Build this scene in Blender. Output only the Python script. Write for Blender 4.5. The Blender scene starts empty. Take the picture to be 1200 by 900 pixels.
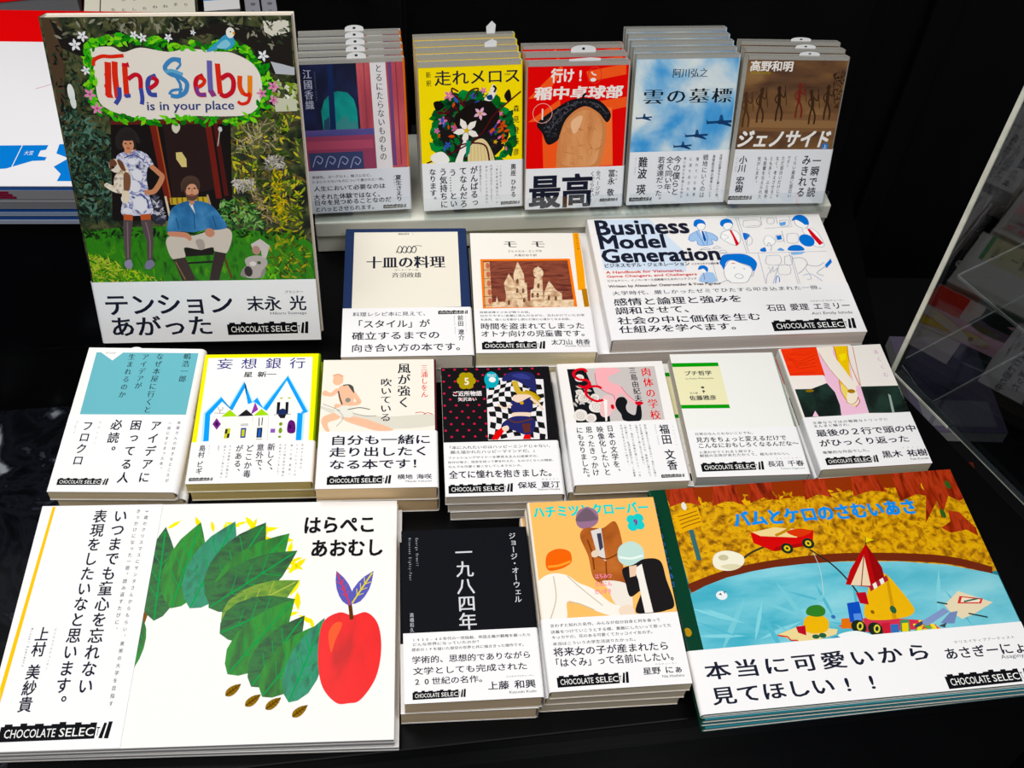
import bpy, math, random
from math import sin, cos, pi, radians
from mathutils import Matrix, Vector

C = bpy.context.scene.collection
sc = bpy.context.scene

# ---------------------------------------------------------------- camera
cam = bpy.data.cameras.new('camera')
cam.sensor_width = 36.0
cam.lens = 1303.92 / 1200.0 * 36.0
cam.clip_start = 0.02
cam_o = bpy.data.objects.new('camera', cam)
C.objects.link(cam_o)
R_ = Vector((0.99679227, 0.06066501, 0.05220084))
U_ = Vector((-0.08003231, 0.75557497, 0.65015482))
F_ = Vector((0.0, 0.65224705, -0.75800645))
M_ = Matrix((R_, U_, -F_)).transposed().to_4x4()
M_.translation = Vector((0, 0, 0.83838))
cam_o.matrix_world = M_
sc.camera = cam_o

# ---------------------------------------------------------------- colour, world, lights
sc.view_settings.view_transform = 'Standard'
sc.view_settings.look = 'None'
sc.view_settings.exposure = 0.0
sc.view_settings.gamma = 1.0
sc.view_settings.use_curve_mapping = False
world = bpy.data.worlds.new('world')
sc.world = world
world.use_nodes = True
world.node_tree.nodes['Background'].inputs[0].default_value = (0.95, 0.97, 1.0, 1)
world.node_tree.nodes['Background'].inputs[1].default_value = 0.16

def area(name, loc, target, sx, sy, power, col=(1, 0.985, 0.96)):
    l = bpy.data.lights.new(name, 'AREA')
    l.shape = 'RECTANGLE'; l.size = sx; l.size_y = sy; l.energy = power; l.color = col
    o = bpy.data.objects.new(name, l); C.objects.link(o)
    o.location = loc
    o.rotation_euler = (Vector(target) - Vector(loc)).to_track_quat('-Z', 'Y').to_euler()
    return o
area('ceiling_panel_light', (-0.55, -0.1, 2.25), (-0.05, 0.65, 0), 1.1, 1.0, 26)
area('ceiling_panel_light', (0.85, 0.05, 2.25), (0.1, 0.65, 0), 1.0, 1.0, 20)
area('ceiling_panel_light', (-0.9, 1.3, 2.25), (-0.6, 1.3, -0.1), 1.0, 0.6, 22)

# ---------------------------------------------------------------- materials
_m = {}
def lin(h):
    h = h.lstrip('#')
    if len(h) == 3: h = ''.join(q * 2 for q in h)
    out = []
    for i in (0, 2, 4):
        c = int(h[i:i + 2], 16) / 255.0
        out.append(c / 12.92 if c <= 0.04045 else ((c + 0.055) / 1.055) ** 2.4)
    g = .2126 * out[0] + .7152 * out[1] + .0722 * out[2]          # fresh, saturated printing inks
    return (*[min(1.0, max(0.0, g + (q - g) * 1.16)) for q in out], 1.0)

def base_mat(key, rough=0.45, spec=0.35, coat=0.0):
    m = bpy.data.materials.new(key); m.use_nodes = True
    b = m.node_tree.nodes['Principled BSDF']
    b.inputs['Roughness'].default_value = rough
    b.inputs['Specular IOR Level'].default_value = spec
    b.inputs['Coat Weight'].default_value = coat
    b.inputs['Coat Roughness'].default_value = 0.08
    return m, b, m.node_tree

def ink(h, finish='paper'):
    """printed ink or dyed paper of one colour"""
    k = finish + '_' + h
    if k in _m: return _m[k]
    r, s, c = {'paper': (0.6, 0.05, 0.0), 'gloss': (0.25, 0.3, 0.1), 'black': (0.3, 0.3, 0), 'plain': (0.6, 0.15, 0)}[finish]
    m, b, nt = base_mat(k, r, s, c)
    b.inputs['Base Color'].default_value = lin(h)
    _m[k] = m
    return m

def noise_mat(key, cols, scale=60, detail=6, rough=0.5, spec=0.06, stretch=(1, 1, 1), distort=0.4, coat=0.0, lo=0.3, hi=0.7, rot=(0, 0, 0), const=False):
    if key in _m: return _m[key]
    m, b, nt = base_mat(key, rough, spec, coat)
    N = nt.nodes; L = nt.links
    tc = N.new('ShaderNodeTexCoord'); mp = N.new('ShaderNodeMapping'); no = N.new('ShaderNodeTexNoise'); cr = N.new('ShaderNodeValToRGB')
    mp.inputs['Scale'].default_value = stretch; mp.inputs['Rotation'].default_value = rot
    no.inputs['Scale'].default_value = scale; no.inputs['Detail'].default_value = detail; no.inputs['Distortion'].default_value = distort
    L.new(tc.outputs['Object'], mp.inputs[0]); L.new(mp.outputs[0], no.inputs['Vector']); L.new(no.outputs[0], cr.inputs[0]); L.new(cr.outputs[0], b.inputs['Base Color'])
    if const: cr.color_ramp.interpolation = 'CONSTANT'
    el = cr.color_ramp.elements
    while len(el) < len(cols): el.new(0.5)
    for i, h in enumerate(cols):
        el[i].position = lo + (hi - lo) * i / max(1, len(cols) - 1)
        el[i].color = lin(h)
    _m[key] = m
    return m

def page_mat(h, axis=2):
    """cut page edges: fine lines running along the stack of leaves"""
    k = 'pages_%s_%d' % (h, axis)
    if k in _m: return _m[k]
    m, b, nt = base_mat(k, 0.8, 0.1)
    N = nt.nodes; L = nt.links
    tc = N.new('ShaderNodeTexCoord'); mp = N.new('ShaderNodeMapping'); no = N.new('ShaderNodeTexNoise'); mx = N.new('ShaderNodeMix')
    mx.data_type = 'RGBA'
    s = [6, 6, 6]; s[axis] = 2600
    mp.inputs['Scale'].default_value = s
    no.inputs['Scale'].default_value = 1.0; no.inputs['Detail'].default_value = 3
    L.new(tc.outputs['Object'], mp.inputs[0]); L.new(mp.outputs[0], no.inputs['Vector'])
    L.new(no.outputs[0], mx.inputs[0])
    c = lin(h)
    mx.inputs[6].default_value = (c[0] * .8, c[1] * .78, c[2] * .74, 1); mx.inputs[7].default_value = tuple(min(1, q * 1.3) for q in c[:3]) + (1,)
    L.new(mx.outputs[2], b.inputs['Base Color'])
    _m[k] = m
    return m

def black_mat(key='black_board', h='#08080a', rough=0.35, spec=0.25):
    if key in _m: return _m[key]
    m, b, nt = base_mat(key, rough, spec)
    b.inputs['Base Color'].default_value = lin(h)
    N = nt.nodes; L = nt.links
    no = N.new('ShaderNodeTexNoise'); no.inputs['Scale'].default_value = 9; no.inputs['Detail'].default_value = 8
    mr = N.new('ShaderNodeMapRange'); mr.inputs[3].default_value = rough - .08; mr.inputs[4].default_value = rough + .15
    L.new(no.outputs[0], mr.inputs[0]); L.new(mr.outputs[0], b.inputs['Roughness'])
    _m[key] = m
    return m

def clear_mat(key='clear_acrylic', tint=(0.97, 0.985, 0.985), refl=0.02, rough=0.03):
    if key in _m: return _m[key]
    m = bpy.data.materials.new(key); m.use_nodes = True
    nt = m.node_tree; N = nt.nodes; L = nt.links
    N.remove(N['Principled BSDF'])
    tr = N.new('ShaderNodeBsdfTransparent'); tr.inputs[0].default_value = (*tint, 1)
    gl = N.new('ShaderNodeBsdfGlossy'); gl.inputs['Roughness'].default_value = rough
    lw = N.new('ShaderNodeLayerWeight'); lw.inputs[0].default_value = 0.35
    mm = N.new('ShaderNodeMath'); mm.operation = 'MULTIPLY_ADD'; mm.inputs[1].default_value = 0.06; mm.inputs[2].default_value = refl
    mx = N.new('ShaderNodeMixShader')
    L.new(lw.outputs['Fresnel'], mm.inputs[0]); L.new(mm.outputs[0], mx.inputs[0]); L.new(tr.outputs[0], mx.inputs[1]); L.new(gl.outputs[0], mx.inputs[2])
    L.new(mx.outputs[0], N['Material Output'].inputs[0])
    _m[key] = m
    return m

def film_mat():
    """crinkled plastic film: partly see-through, greyish"""
    if 'film' in _m: return _m['film']
    m, b, nt = base_mat('plastic_film', .22, .5); N = nt.nodes; L = nt.links
    b.inputs['Base Color'].default_value = lin('#b7b6b0')
    tr = N.new('ShaderNodeBsdfTransparent'); mx = N.new('ShaderNodeMixShader'); no = N.new('ShaderNodeTexNoise'); mr = N.new('ShaderNodeMapRange')
    no.inputs['Scale'].default_value = 45; mr.inputs[3].default_value = .3; mr.inputs[4].default_value = .85
    L.new(no.outputs[0], mr.inputs[0]); L.new(mr.outputs[0], mx.inputs[0]); L.new(tr.outputs[0], mx.inputs[1]); L.new(b.outputs[0], mx.inputs[2]); L.new(mx.outputs[0], N['Material Output'].inputs[0])
    _m['film'] = m
    return m

# named printed patterns, used in the artwork as '@name'
def named(n):
    T = {
        '@garden': lambda: noise_mat('garden', ['#0c0d0a', '#1b2117', '#343d24', '#56583a', '#241c15', '#6d7048'], 55, 12, .3, .4, coat=.2, lo=.33, hi=.72),
        '@hedge': lambda: noise_mat('hedge', ['#0a0f0d', '#14231b', '#24402e', '#3c5a44', '#0e1512', '#5c7a68'], 120, 10, .3, .4, coat=.2, lo=.33, hi=.72),
        '@lawn': lambda: noise_mat('lawn', ['#1d4512', '#2c6a18', '#3c8220', '#357a1c', '#5c9a30'], 160, 8, .3, .4, stretch=(1, .5, 1), coat=.2),
        '@dress': lambda: noise_mat('dress', ['#2c2f58', '#c6c8dc', '#e6e6ee', '#5a64a4', '#eceaf0', '#7a7f98'], 130, 3, .35, .3, lo=.3, hi=.7),
        '@denim': lambda: noise_mat('denim', ['#2a5784', '#3b74a6', '#5a92c0'], 60, 5, .35, .3),
        '@fur': lambda: noise_mat('fur', ['#8a6a4e', '#e0d2be', '#efe6d8', '#7a5a44'], 130, 5, .35, .3),
        '@sky': lambda: noise_mat('sky_print', ['#2f86cf', '#5ba2da', '#9cc6e4', '#d5e3ea', '#eaf0ee'], 16, 6, .4, .3, lo=.32, hi=.66),
        '@dust': lambda: noise_mat('dust', ['#3e2a1d', '#5d4230', '#755639', '#8c6c4a'], 28, 7, .4, .3, stretch=(.6, 1.6, 1)),
        '@straw': lambda: noise_mat('straw', ['#6e4a0e', '#a3720f', '#cf9a1c', '#e3b432', '#9c6a10'], 150, 9, .25, .4, coat=.3),
        '@pond': lambda: noise_mat('pond', ['#4fa9bf', '#6ebccd', '#86cad8', '#9ad4de'], 18, 5, .25, .4, stretch=(.7, 2.0, 1), coat=.3, rot=(0, 0, .4)),
        '@bark': lambda: noise_mat('bark', ['#5e1a0d', '#8c2c14', '#b1402a', '#7a2410'], 60, 5, .25, .4, stretch=(3, .6, 1), coat=.3),
        '@brick': lambda: noise_mat('brick_print', ['#4c1f1a', '#6d352a', '#8b4c3a', '#5a2820'], 90, 5, .5, .25, stretch=(.5, 3, 1)),
        '@sand': lambda: noise_mat('sandcastle', ['#9b7a5e', '#cfae8e', '#ecd9bc', '#b89474'], 110, 5, .5, .25),
        '@rose': lambda: noise_mat('rose_pillar', ['#8e3c4c', '#b2505a', '#c9686a'], 26, 5, .4, .3, stretch=(2, .4, 1)),
        '@violet': lambda: noise_mat('violet_sill', ['#3a3f78', '#56508e', '#7a5a92'], 30, 5, .4, .3, stretch=(.4, 2, 1)),
        '@teal': lambda: noise_mat('teal_glass', ['#0e5a60', '#1f8a86', '#2fa39a'], 40, 5, .4, .3),
        '@navy': lambda: noise_mat('navy_glass', ['#0b0e22', '#151a38', '#222a55'], 30, 5, .4, .3),
        '@leaf_a': lambda: noise_mat('leaf_dark', ['#04391a', '#075226', '#0b6a2a', '#063f1f'], 60, 6, .42, .3, stretch=(1, 2.5, 1), rot=(0, 0, .5)),
        '@leaf_b': lambda: noise_mat('leaf_teal', ['#066044', '#0a7a5c', '#128a68', '#086848'], 55, 6, .42, .3, stretch=(2.5, 1, 1), rot=(0, 0, .3)),
        '@leaf_c': lambda: noise_mat('leaf_mid', ['#085018', '#12701e', '#2a8826', '#0e5e1c'], 55, 6, .42, .3, stretch=(2, .6, 1), rot=(0, 0, .9)),
        '@leaf_d': lambda: noise_mat('leaf_olive', ['#46682a', '#5f8a2a', '#7a9c3c', '#3c5a26'], 70, 6, .42, .3, stretch=(1, 2, 1)),
        '@apple': lambda: noise_mat('apple_red', ['#c01010', '#da1812', '#e42416', '#d0200f'], 22, 6, .42, .3, stretch=(2, .6, 1)),
        '@nut': lambda: noise_mat('nut', ['#c98458', '#dc9c6c', '#e6b084'], 22, 4, .35, .35, stretch=(2, .7, 1)),
        '@cloth': lambda: noise_mat('cloth_red', ['#e8380c', '#f04a12', '#d9300a'], 35, 5, .35, .3, stretch=(.6, 3, 1), rot=(0, 0, .35)),
        '@darkcloth': lambda: noise_mat('cloth_dark', ['#0a1210', '#14201c', '#223830', '#0c1412'], 30, 6, .3, .4),
        '@brownjacket': lambda: noise_mat('brown_jacket', ['#8c4a22', '#a85c2e', '#b86c3a'], 45, 5, .4, .3),
    }
    return T[n]()

def mat_of(c, finish):
    return named(c) if c[0] == '@' else ink(c, finish)

# ---------------------------------------------------------------- mesh helpers
class MB:
    """collects verts, faces and the material of each face; build() links ONE mesh object"""
    def __init__(s): s.v = []; s.f = []; s.mi = []; s.mats = []
    def slot(s, m):
        if m not in s.mats: s.mats.append(m)
        return s.mats.index(m)
    def add(s, verts, faces, m):
        o = len(s.v); i = s.slot(m)
        s.v.extend(verts); s.f.extend([tuple(o + k for k in f) for f in faces]); s.mi.extend([i] * len(faces))
    def box(s, x0, y0, z0, x1, y1, z1, m):
        s.add([(x0, y0, z0), (x1, y0, z0), (x1, y1, z0), (x0, y1, z0), (x0, y0, z1), (x1, y0, z1), (x1, y1, z1), (x0, y1, z1)],
              [(3, 2, 1, 0), (4, 5, 6, 7), (0, 1, 5, 4), (1, 2, 6, 5), (2, 3, 7, 6), (3, 0, 4, 7)], m)
    def prism(s, prof, y0, y1, m, axis='y'):
        """closed profile of (x,z) points (counter-clockwise) extruded along y"""
        n = len(prof)
        if axis == 'y':
            vs = [(x, y0, z) for x, z in prof] + [(x, y1, z) for x, z in prof]
        elif axis == 'x':
            vs = [(y0, x, z) for x, z in prof] + [(y1, x, z) for x, z in prof]
        else:
            vs = [(x, z, y0) for x, z in prof] + [(x, z, y1) for x, z in prof]
        fs = [(i, (i + 1) % n, n + (i + 1) % n, n + i) for i in range(n)]
        fs += [tuple(range(n - 1, -1, -1)), tuple(range(n, 2 * n))]
        s.add(vs, fs, m)
    def build(s, name, parent=None, smooth=False, bevel=0):
        me = bpy.data.meshes.new(name)
        me.from_pydata(s.v, [], s.f)
        for m in s.mats: me.materials.append(m)
        me.polygons.foreach_set('material_index', s.mi)
        me.update()
        o = bpy.data.objects.new(name, me); C.objects.link(o)
        if parent: o.parent = parent
        if bevel:
            b = o.modifiers.new('bevel', 'BEVEL'); b.width = bevel; b.segments = 2; b.limit_method = 'ANGLE'
        return o

def tag(o, label, cat, group=None, kind=None):
    if label: o['label'] = label
    if cat: o['category'] = cat
    if group: o['group'] = group
    if kind: o['kind'] = kind
    return o

def empty(name, M):
    o = bpy.data.objects.new(name, None); C.objects.link(o)
    o.empty_display_size = 0.02
    o.matrix_world = M
    return o

def copy_tree(root, M):
    r = root.copy(); C.objects.link(r); r.matrix_world = M
    for ch in list(root.children):
        c = ch.copy(); C.objects.link(c); c.parent = r
        for g in list(ch.children):
            d = g.copy(); C.objects.link(d); d.parent = c
    return r

# ---------------------------------------------------------------- lettering
_fc = bpy.data.curves.new('letters', 'FONT'); _fc.size = 1; _fc.resolution_u = 2
_fo = bpy.data.objects.new('letters', _fc); C.objects.link(_fo)
_gc = {}
def glyph(ch, w):
    k = (ch, w)
    if k not in _gc:
        _fc.body = ch; _fc.offset = w
        dg = bpy.context.evaluated_depsgraph_get(); dg.update()
        ev = _fo.evaluated_get(dg); me = ev.to_mesh()
        _gc[k] = ([(v.co.x, v.co.y) for v in me.vertices], [tuple(p.vertices) for p in me.polygons])
        ev.to_mesh_clear()
    return _gc[k]

ROT = 'ー〜…「」()（）～―'
def spread(w, mn):
    """shifts (em) whose overlaid copies thicken a letter: w all round, mn sideways only"""
    if mn: out = [(-mn, 0), (-mn / 3, 0), (mn / 3, 0), (mn, 0)]
    else: out = [(0, 0)]
    if w: out = [(x + a * w, b * w) for x, _ in out for a, b in ((-1, -.7), (1, -.7), (-1, .7), (1, .7))]
    if w > .014 and not mn: out += [(a * w, b * w) for a, b in ((-1, 0), (1, 0), (0, 0))]
    return out
def text_polys(op):
    """(verts, faces, layer) in cover millimetres (u right, v down); layers lie one above the other"""
    _, col, txt, x0, y0, x1, y1, kw = op
    sh = kw.get('k', 0.0); sz = min(abs(x1 - x0), abs(y1 - y0))
    copies = spread(kw.get('w', 0.0) + (.007 if sz > 2.6 and not kw.get('lat') and kw.get('m', 0) < .008 else 0), kw.get('m', 0.0) * 1.3 + (.010 if kw.get('m', 0) >= .008 else 0))
    out = []
    if kw.get('lat'):
        vs, fs = glyph(txt, 0)
        if not vs: return out
        a0 = min(v[0] for v in vs); a1 = max(v[0] for v in vs); b0 = min(v[1] for v in vs); b1 = max(v[1] for v in vs)
        sx = (x1 - x0) / (a1 - a0); sy = (y1 - y0) / (b1 - b0)
        for j, (d, e) in enumerate(copies):
            out.append(([(x0 + (x - a0 + d) * sx + sh * (y - b0) * sy, y1 - (y - b0 + e) * sy) for x, y in vs], fs, j))
        return out
    wts = [.45 if q == '　' else 1.0 for q in txt]; n = sum(wts); pos = [sum(wts[:q]) + wts[q] / 2 for q in range(len(txt))]
    vert = kw.get('v')
    if vert:
        pitch = (y1 - y0) / n; ew = x1 - x0; eh = min(pitch, ew * 1.25) * kw.get('f', 1.0)
    else:
        pitch = (x1 - x0) / n; eh = y1 - y0; ew = min(pitch, eh * 1.35) * kw.get('f', 1.0)
    thin = -.009 if kw.get('m', 0) >= .008 else 0            # brush-like letters: thin across, heavy down
    for i, ch in enumerate(txt):
        if ch in ' 　': continue
        vs, fs = glyph(ch, thin)
        if not vs: continue
        if vert:
            cx = (x0 + x1) / 2; cy = y0 + pos[i] * pitch
        else:
            cx = x0 + pos[i] * pitch; cy = (y0 + y1) / 2
        asc = ord(ch) < 0x2000
        gx = (max(v[0] for v in vs) + min(v[0] for v in vs)) / 2 if asc else .5
        for j, (d, e) in enumerate(copies):
            pts = []
            for x, y in vs:
                a = x - gx; b = y - .38
                if vert and (ch in ROT or (asc and n > 6)): a, b = b, -a
                if vert and ch in '、。': a += .55; b += .5
                if vert and ch in 'っゃゅょッャュョァィゥェォ': a += .1; b += .08
                a += d; b += e
                pts.append((cx + a * ew + sh * b * eh, cy - b * eh))
            out.append((pts, fs, j))
    return out

# ---------------------------------------------------------------- artwork on covers
def smooth_pts(pts, closed, n=6):
    P = pts; m = len(P); out = []
    rng = range(m) if closed else range(m - 1)
    for i in rng:
        p0 = P[(i - 1) % m] if closed or i > 0 else P[i]
        p1 = P[i]; p2 = P[(i + 1) % m]
        p3 = P[(i + 2) % m] if closed or i + 2 < m else P[(i + 1) % m]
        for k in range(n):
            t = k / n
            out.append(tuple(.5 * (2 * p1[j] + (p2[j] - p0[j]) * t + (2 * p0[j] - 5 * p1[j] + 4 * p2[j] - p3[j]) * t * t + (3 * p1[j] - p0[j] - 3 * p2[j] + p3[j]) * t ** 3) for j in (0, 1)))
    if not closed: out.append(tuple(P[-1]))
    return out

def clip(poly, x0, y0, x1, y1):
    for ax, lim, sg in ((0, x0, 1), (0, x1, -1), (1, y0, 1), (1, y1, -1)):
        out = []
        for i in range(len(poly)):
            a = poly[i - 1]; b = poly[i]
            ia = sg * (a[ax] - lim) >= 0; ib = sg * (b[ax] - lim) >= 0
            if ia != ib:
                t = (lim - a[ax]) / (b[ax] - a[ax])
                out.append((a[0] + t * (b[0] - a[0]), a[1] + t * (b[1] - a[1])))
            if ib: out.append(b)
        poly = out
        if not poly: return []
    return poly

def pairs(l): return [(l[i], l[i + 1]) for i in range(0, len(l), 2)]
def inside(p, poly):
    c = False
    for i in range(len(poly)):
        a = poly[i - 1]; b = poly[i]
        if (a[1] > p[1]) != (b[1] > p[1]) and p[0] < (b[0] - a[0]) * (p[1] - a[1]) / (b[1] - a[1]) + a[0]: c = not c
    return c
def leaf_shape(x, y, ln, wd, a):
    ca, sa = cos(a), sin(a)
    return [(x + ca * p * ln - sa * q * wd, y + sa * p * ln + ca * q * wd) for p, q in ((-.5, 0), (-.25, -.4), (.1, -.48), (.5, 0), (.1, .48), (-.25, .4))]
def stroke(pts, w):
    """ribbon of width w along pts, as quads"""
    out = []
    L = []; Rr = []
    for i, p in enumerate(pts):
        a = pts[max(0, i - 1)]; b = pts[min(len(pts) - 1, i + 1)]
        dx, dy = b[0] - a[0], b[1] - a[1]; d = math.hypot(dx, dy) or 1
        nx, ny = -dy / d * w / 2, dx / d * w / 2
        L.append((p[0] + nx, p[1] + ny)); Rr.append((p[0] - nx, p[1] - ny))
    for i in range(len(pts) - 1): out.append([L[i], L[i + 1], Rr[i + 1], Rr[i]])
    return out

LOGO = [(0, .18), (.03, .18), (.03, .05), (.1, .05), (.1, .16), (.17, .16), (.17, .02), (.23, .02), (.23, .14), (.3, .14), (.3, .06), (.38, .06), (.38, .17), (.45, .17), (.45, .1), (.52, .1),
        (.52, 0), (.58, 0), (.58, .15), (.66, .15), (.66, .05), (.72, .05), (.72, .16), (.8, .16), (.8, .08), (.86, .08), (.86, .95), (0, 1)]

def paint(mb, ops, w, h, rect, top, finish, dz=0.000005, z0=0.00002):
    """lay printed shapes on the flat front of a book; (u,v) mm from the cover's top left corner"""
    x0, y0, x1, y1 = rect
    st = {'z': z0}
    def put(poly, col, z=None):
        poly = clip(list(poly), x0, y0, x1, y1)
        if len(poly) < 3: return
        Z = top + (st['z'] if z is None else z)
        ar = sum(poly[i - 1][0] * poly[i][1] - poly[i][0] * poly[i - 1][1] for i in range(len(poly)))
        if abs(ar) < 1e-4: return
        if ar > 0: poly = poly[::-1]
        mb.add([(u / 1000 - w / 2, h / 2 - v / 1000, Z) for u, v in poly], [tuple(range(len(poly)))], mat_of(col, finish))
    for op in ops:
        k, col = op[0], op[1]
        st['z'] += dz
        if k == 'p': put(pairs(op[2]), col)
        elif k == 's': put(smooth_pts(pairs(op[2]), True), col)
        elif k == 'e':
            cx, cy, rx, ry, ro = op[2]
            put([(cx + rx * cos(t) * cos(ro) - ry * sin(t) * sin(ro), cy + rx * cos(t) * sin(ro) + ry * sin(t) * cos(ro)) for t in [i * 2 * pi / 28 for i in range(28)]], col)
        elif k == 'r':      # ring
            cx, cy, rx, ry, wd = op[2]
            for q in stroke([(cx + rx * cos(i * 2 * pi / 32), cy + ry * sin(i * 2 * pi / 32)) for i in range(33)], wd): put(q, col)
        elif k == 'l':
            for q in stroke(pairs(op[3]), op[2]): put(q, col)
        elif k == 'c':
            for q in stroke(smooth_pts(pairs(op[3]), False), op[2]): put(q, col)
        elif k == 'f':      # many small leaves or petals scattered in a region
            poly = pairs(op[2]); n, ln, wd, seed = op[3]; rnd = random.Random(seed)
            xs = [p[0] for p in poly]; ys = [p[1] for p in poly]; i = 0
            while i < n:
                x = rnd.uniform(min(xs), max(xs)); y = rnd.uniform(min(ys), max(ys))
                if not inside((x, y), poly): continue
                s = rnd.uniform(.6, 1.3); st['z'] += dz / 60
                put(leaf_shape(x, y, ln * s, wd * s, rnd.uniform(0, pi * 2)), rnd.choice(col)); i += 1
        elif k == 'g':      # leaves following a path
            poly = smooth_pts(pairs(op[2]), op[4]); n, ln, wd, seed, spread = op[3]; rnd = random.Random(seed)
            for i in range(n):
                j = int(i / n * len(poly)); p = poly[j]; q = poly[(j + 1) % len(poly)]
                a = math.atan2(q[1] - p[1], q[0] - p[0]) + rnd.uniform(-1.1, 1.1); st['z'] += dz / 60
                put(leaf_shape(p[0] + rnd.uniform(-spread, spread), p[1] + rnd.uniform(-spread, spread), ln * rnd.uniform(.7, 1.2), wd * rnd.uniform(.7, 1.2), a), rnd.choice(col))
        elif k == 'b':      # flower of five petals
            cx, cy, r_, ro = op[2]
            for q in range(5):
                a = ro + q * 2 * pi / 5; put(leaf_shape(cx + cos(a) * r_ * .55, cy + sin(a) * r_ * .55, r_, r_ * .5, a), col)
        elif k == 'd':      # grid of dots
            a0, b0, a1, b1, px, py, r_ = op[2]; row = 0; y = b0
            while y < b1:
                x = a0 + (px / 2 if row % 2 else 0)
                while x < a1:
                    put([(x + r_ * cos(t * pi / 4), y + r_ * sin(t * pi / 4)) for t in range(8)], col); x += px
                y += py; row += 1
        elif k == 't':
            for vs, fs, j in text_polys(op):
                Z = top + st['z'] + j * 1e-6
                mb.add([(u / 1000 - w / 2, h / 2 - v / 1000, Z) for u, v in vs], fs, mat_of(col, finish))
        elif k == 'k':      # the row-of-spines logo with its lettering
            a0, b0, a1, b1 = op[2]; W = a1 - a0; H = b1 - b0
            put([(a0 + x * W, b0 + y * H) for x, y in LOGO], col)
            put([(a0 + x * W, b0 + y * H) for x, y in ((.895, .93), (.925, .1), (.95, .13), (.93, .96))], col)
            put([(a0 + x * W, b0 + y * H) for x, y in ((.945, .95), (.965, .05), (1, .05), (.985, .97))], col)
            st['z'] += dz
            for nm, c0, c1, cc in (('CHOCOLATE', .045, .5, '#f2f2f0'), ('SELEC', .535, .845, '#f2f2f0'), ('T', .865, .895, col)):
                if op[3] or nm != 'T':
                    for vs, fs, j in text_polys(('t', cc, nm, a0 + c0 * W, b0 + .34 * H, a0 + c1 * W, b0 + .8 * H, {'lat': 1, 'w': 0.004})):
                        mb.add([(u / 1000 - w / 2, h / 2 - v / 1000, top + st['z'] + j * 1e-6) for u, v in vs], fs, ink(cc, finish))

# ---------------------------------------------------------------- a book
def arc_profile(w, t, s, r, off, back=0.0):
    """outer line of a jacket seen from its foot: front edge, round spine, back edge; s=+1 spine on the right"""
    h = w / 2; pts = [(-s * (h - back), t + off)]
    n = 6
    for i in range(n + 1):
        a = pi / 2 - (pi / 2) * i / n
        pts.append((s * (h - r + (r + off) * cos(a)), t - r + (r + off) * sin(a)))
    for i in range(n + 1):
        a = -(pi / 2) * i / n
        pts.append((s * (h - r + (r + off) * cos(a)), r + (r + off) * sin(a)))
    pts.append((-s * (h - back), -off))
    return pts

def jacket(mb, w, t, s, r, th, off, y0, y1, m_front, m_spine, m_in, back=0.0):
    o = arc_profile(w, t, s, r, off + th, back); i = arc_profile(w, t, s, r, off, back)
    n = len(o)
    vs = [(x, y0, z) for x, z in o] + [(x, y1, z) for x, z in o] + [(x, y0, z) for x, z in i] + [(x, y1, z) for x, z in i]
    F, S, I = [], [], []
    for k in range(n - 1):
        q = (k, k + 1, n + k + 1, n + k)
        if s < 0: q = q[::-1]
        (S if 0 < k < n - 2 else F).append(q)
        q = (2 * n + k, 3 * n + k, 3 * n + k + 1, 2 * n + k + 1)
        I.append(q if s > 0 else q[::-1])
        F.append((k, 2 * n + k, 2 * n + k + 1, k + 1) if s > 0 else (k, k + 1, 2 * n + k + 1, 2 * n + k))
        F.append((n + k, n + k + 1, 3 * n + k + 1, 3 * n + k) if s > 0 else (n + k, 3 * n + k, 3 * n + k + 1, n + k + 1))
    for a in (0, n - 1): F.append((a, n + a, 3 * n + a, 2 * n + a) if a == 0 else (a, 2 * n + a, 3 * n + a, n + a))
    mb.add(vs, F, m_front); mb.add(vs, S, m_spine); mb.add(vs, I, m_in)

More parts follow.
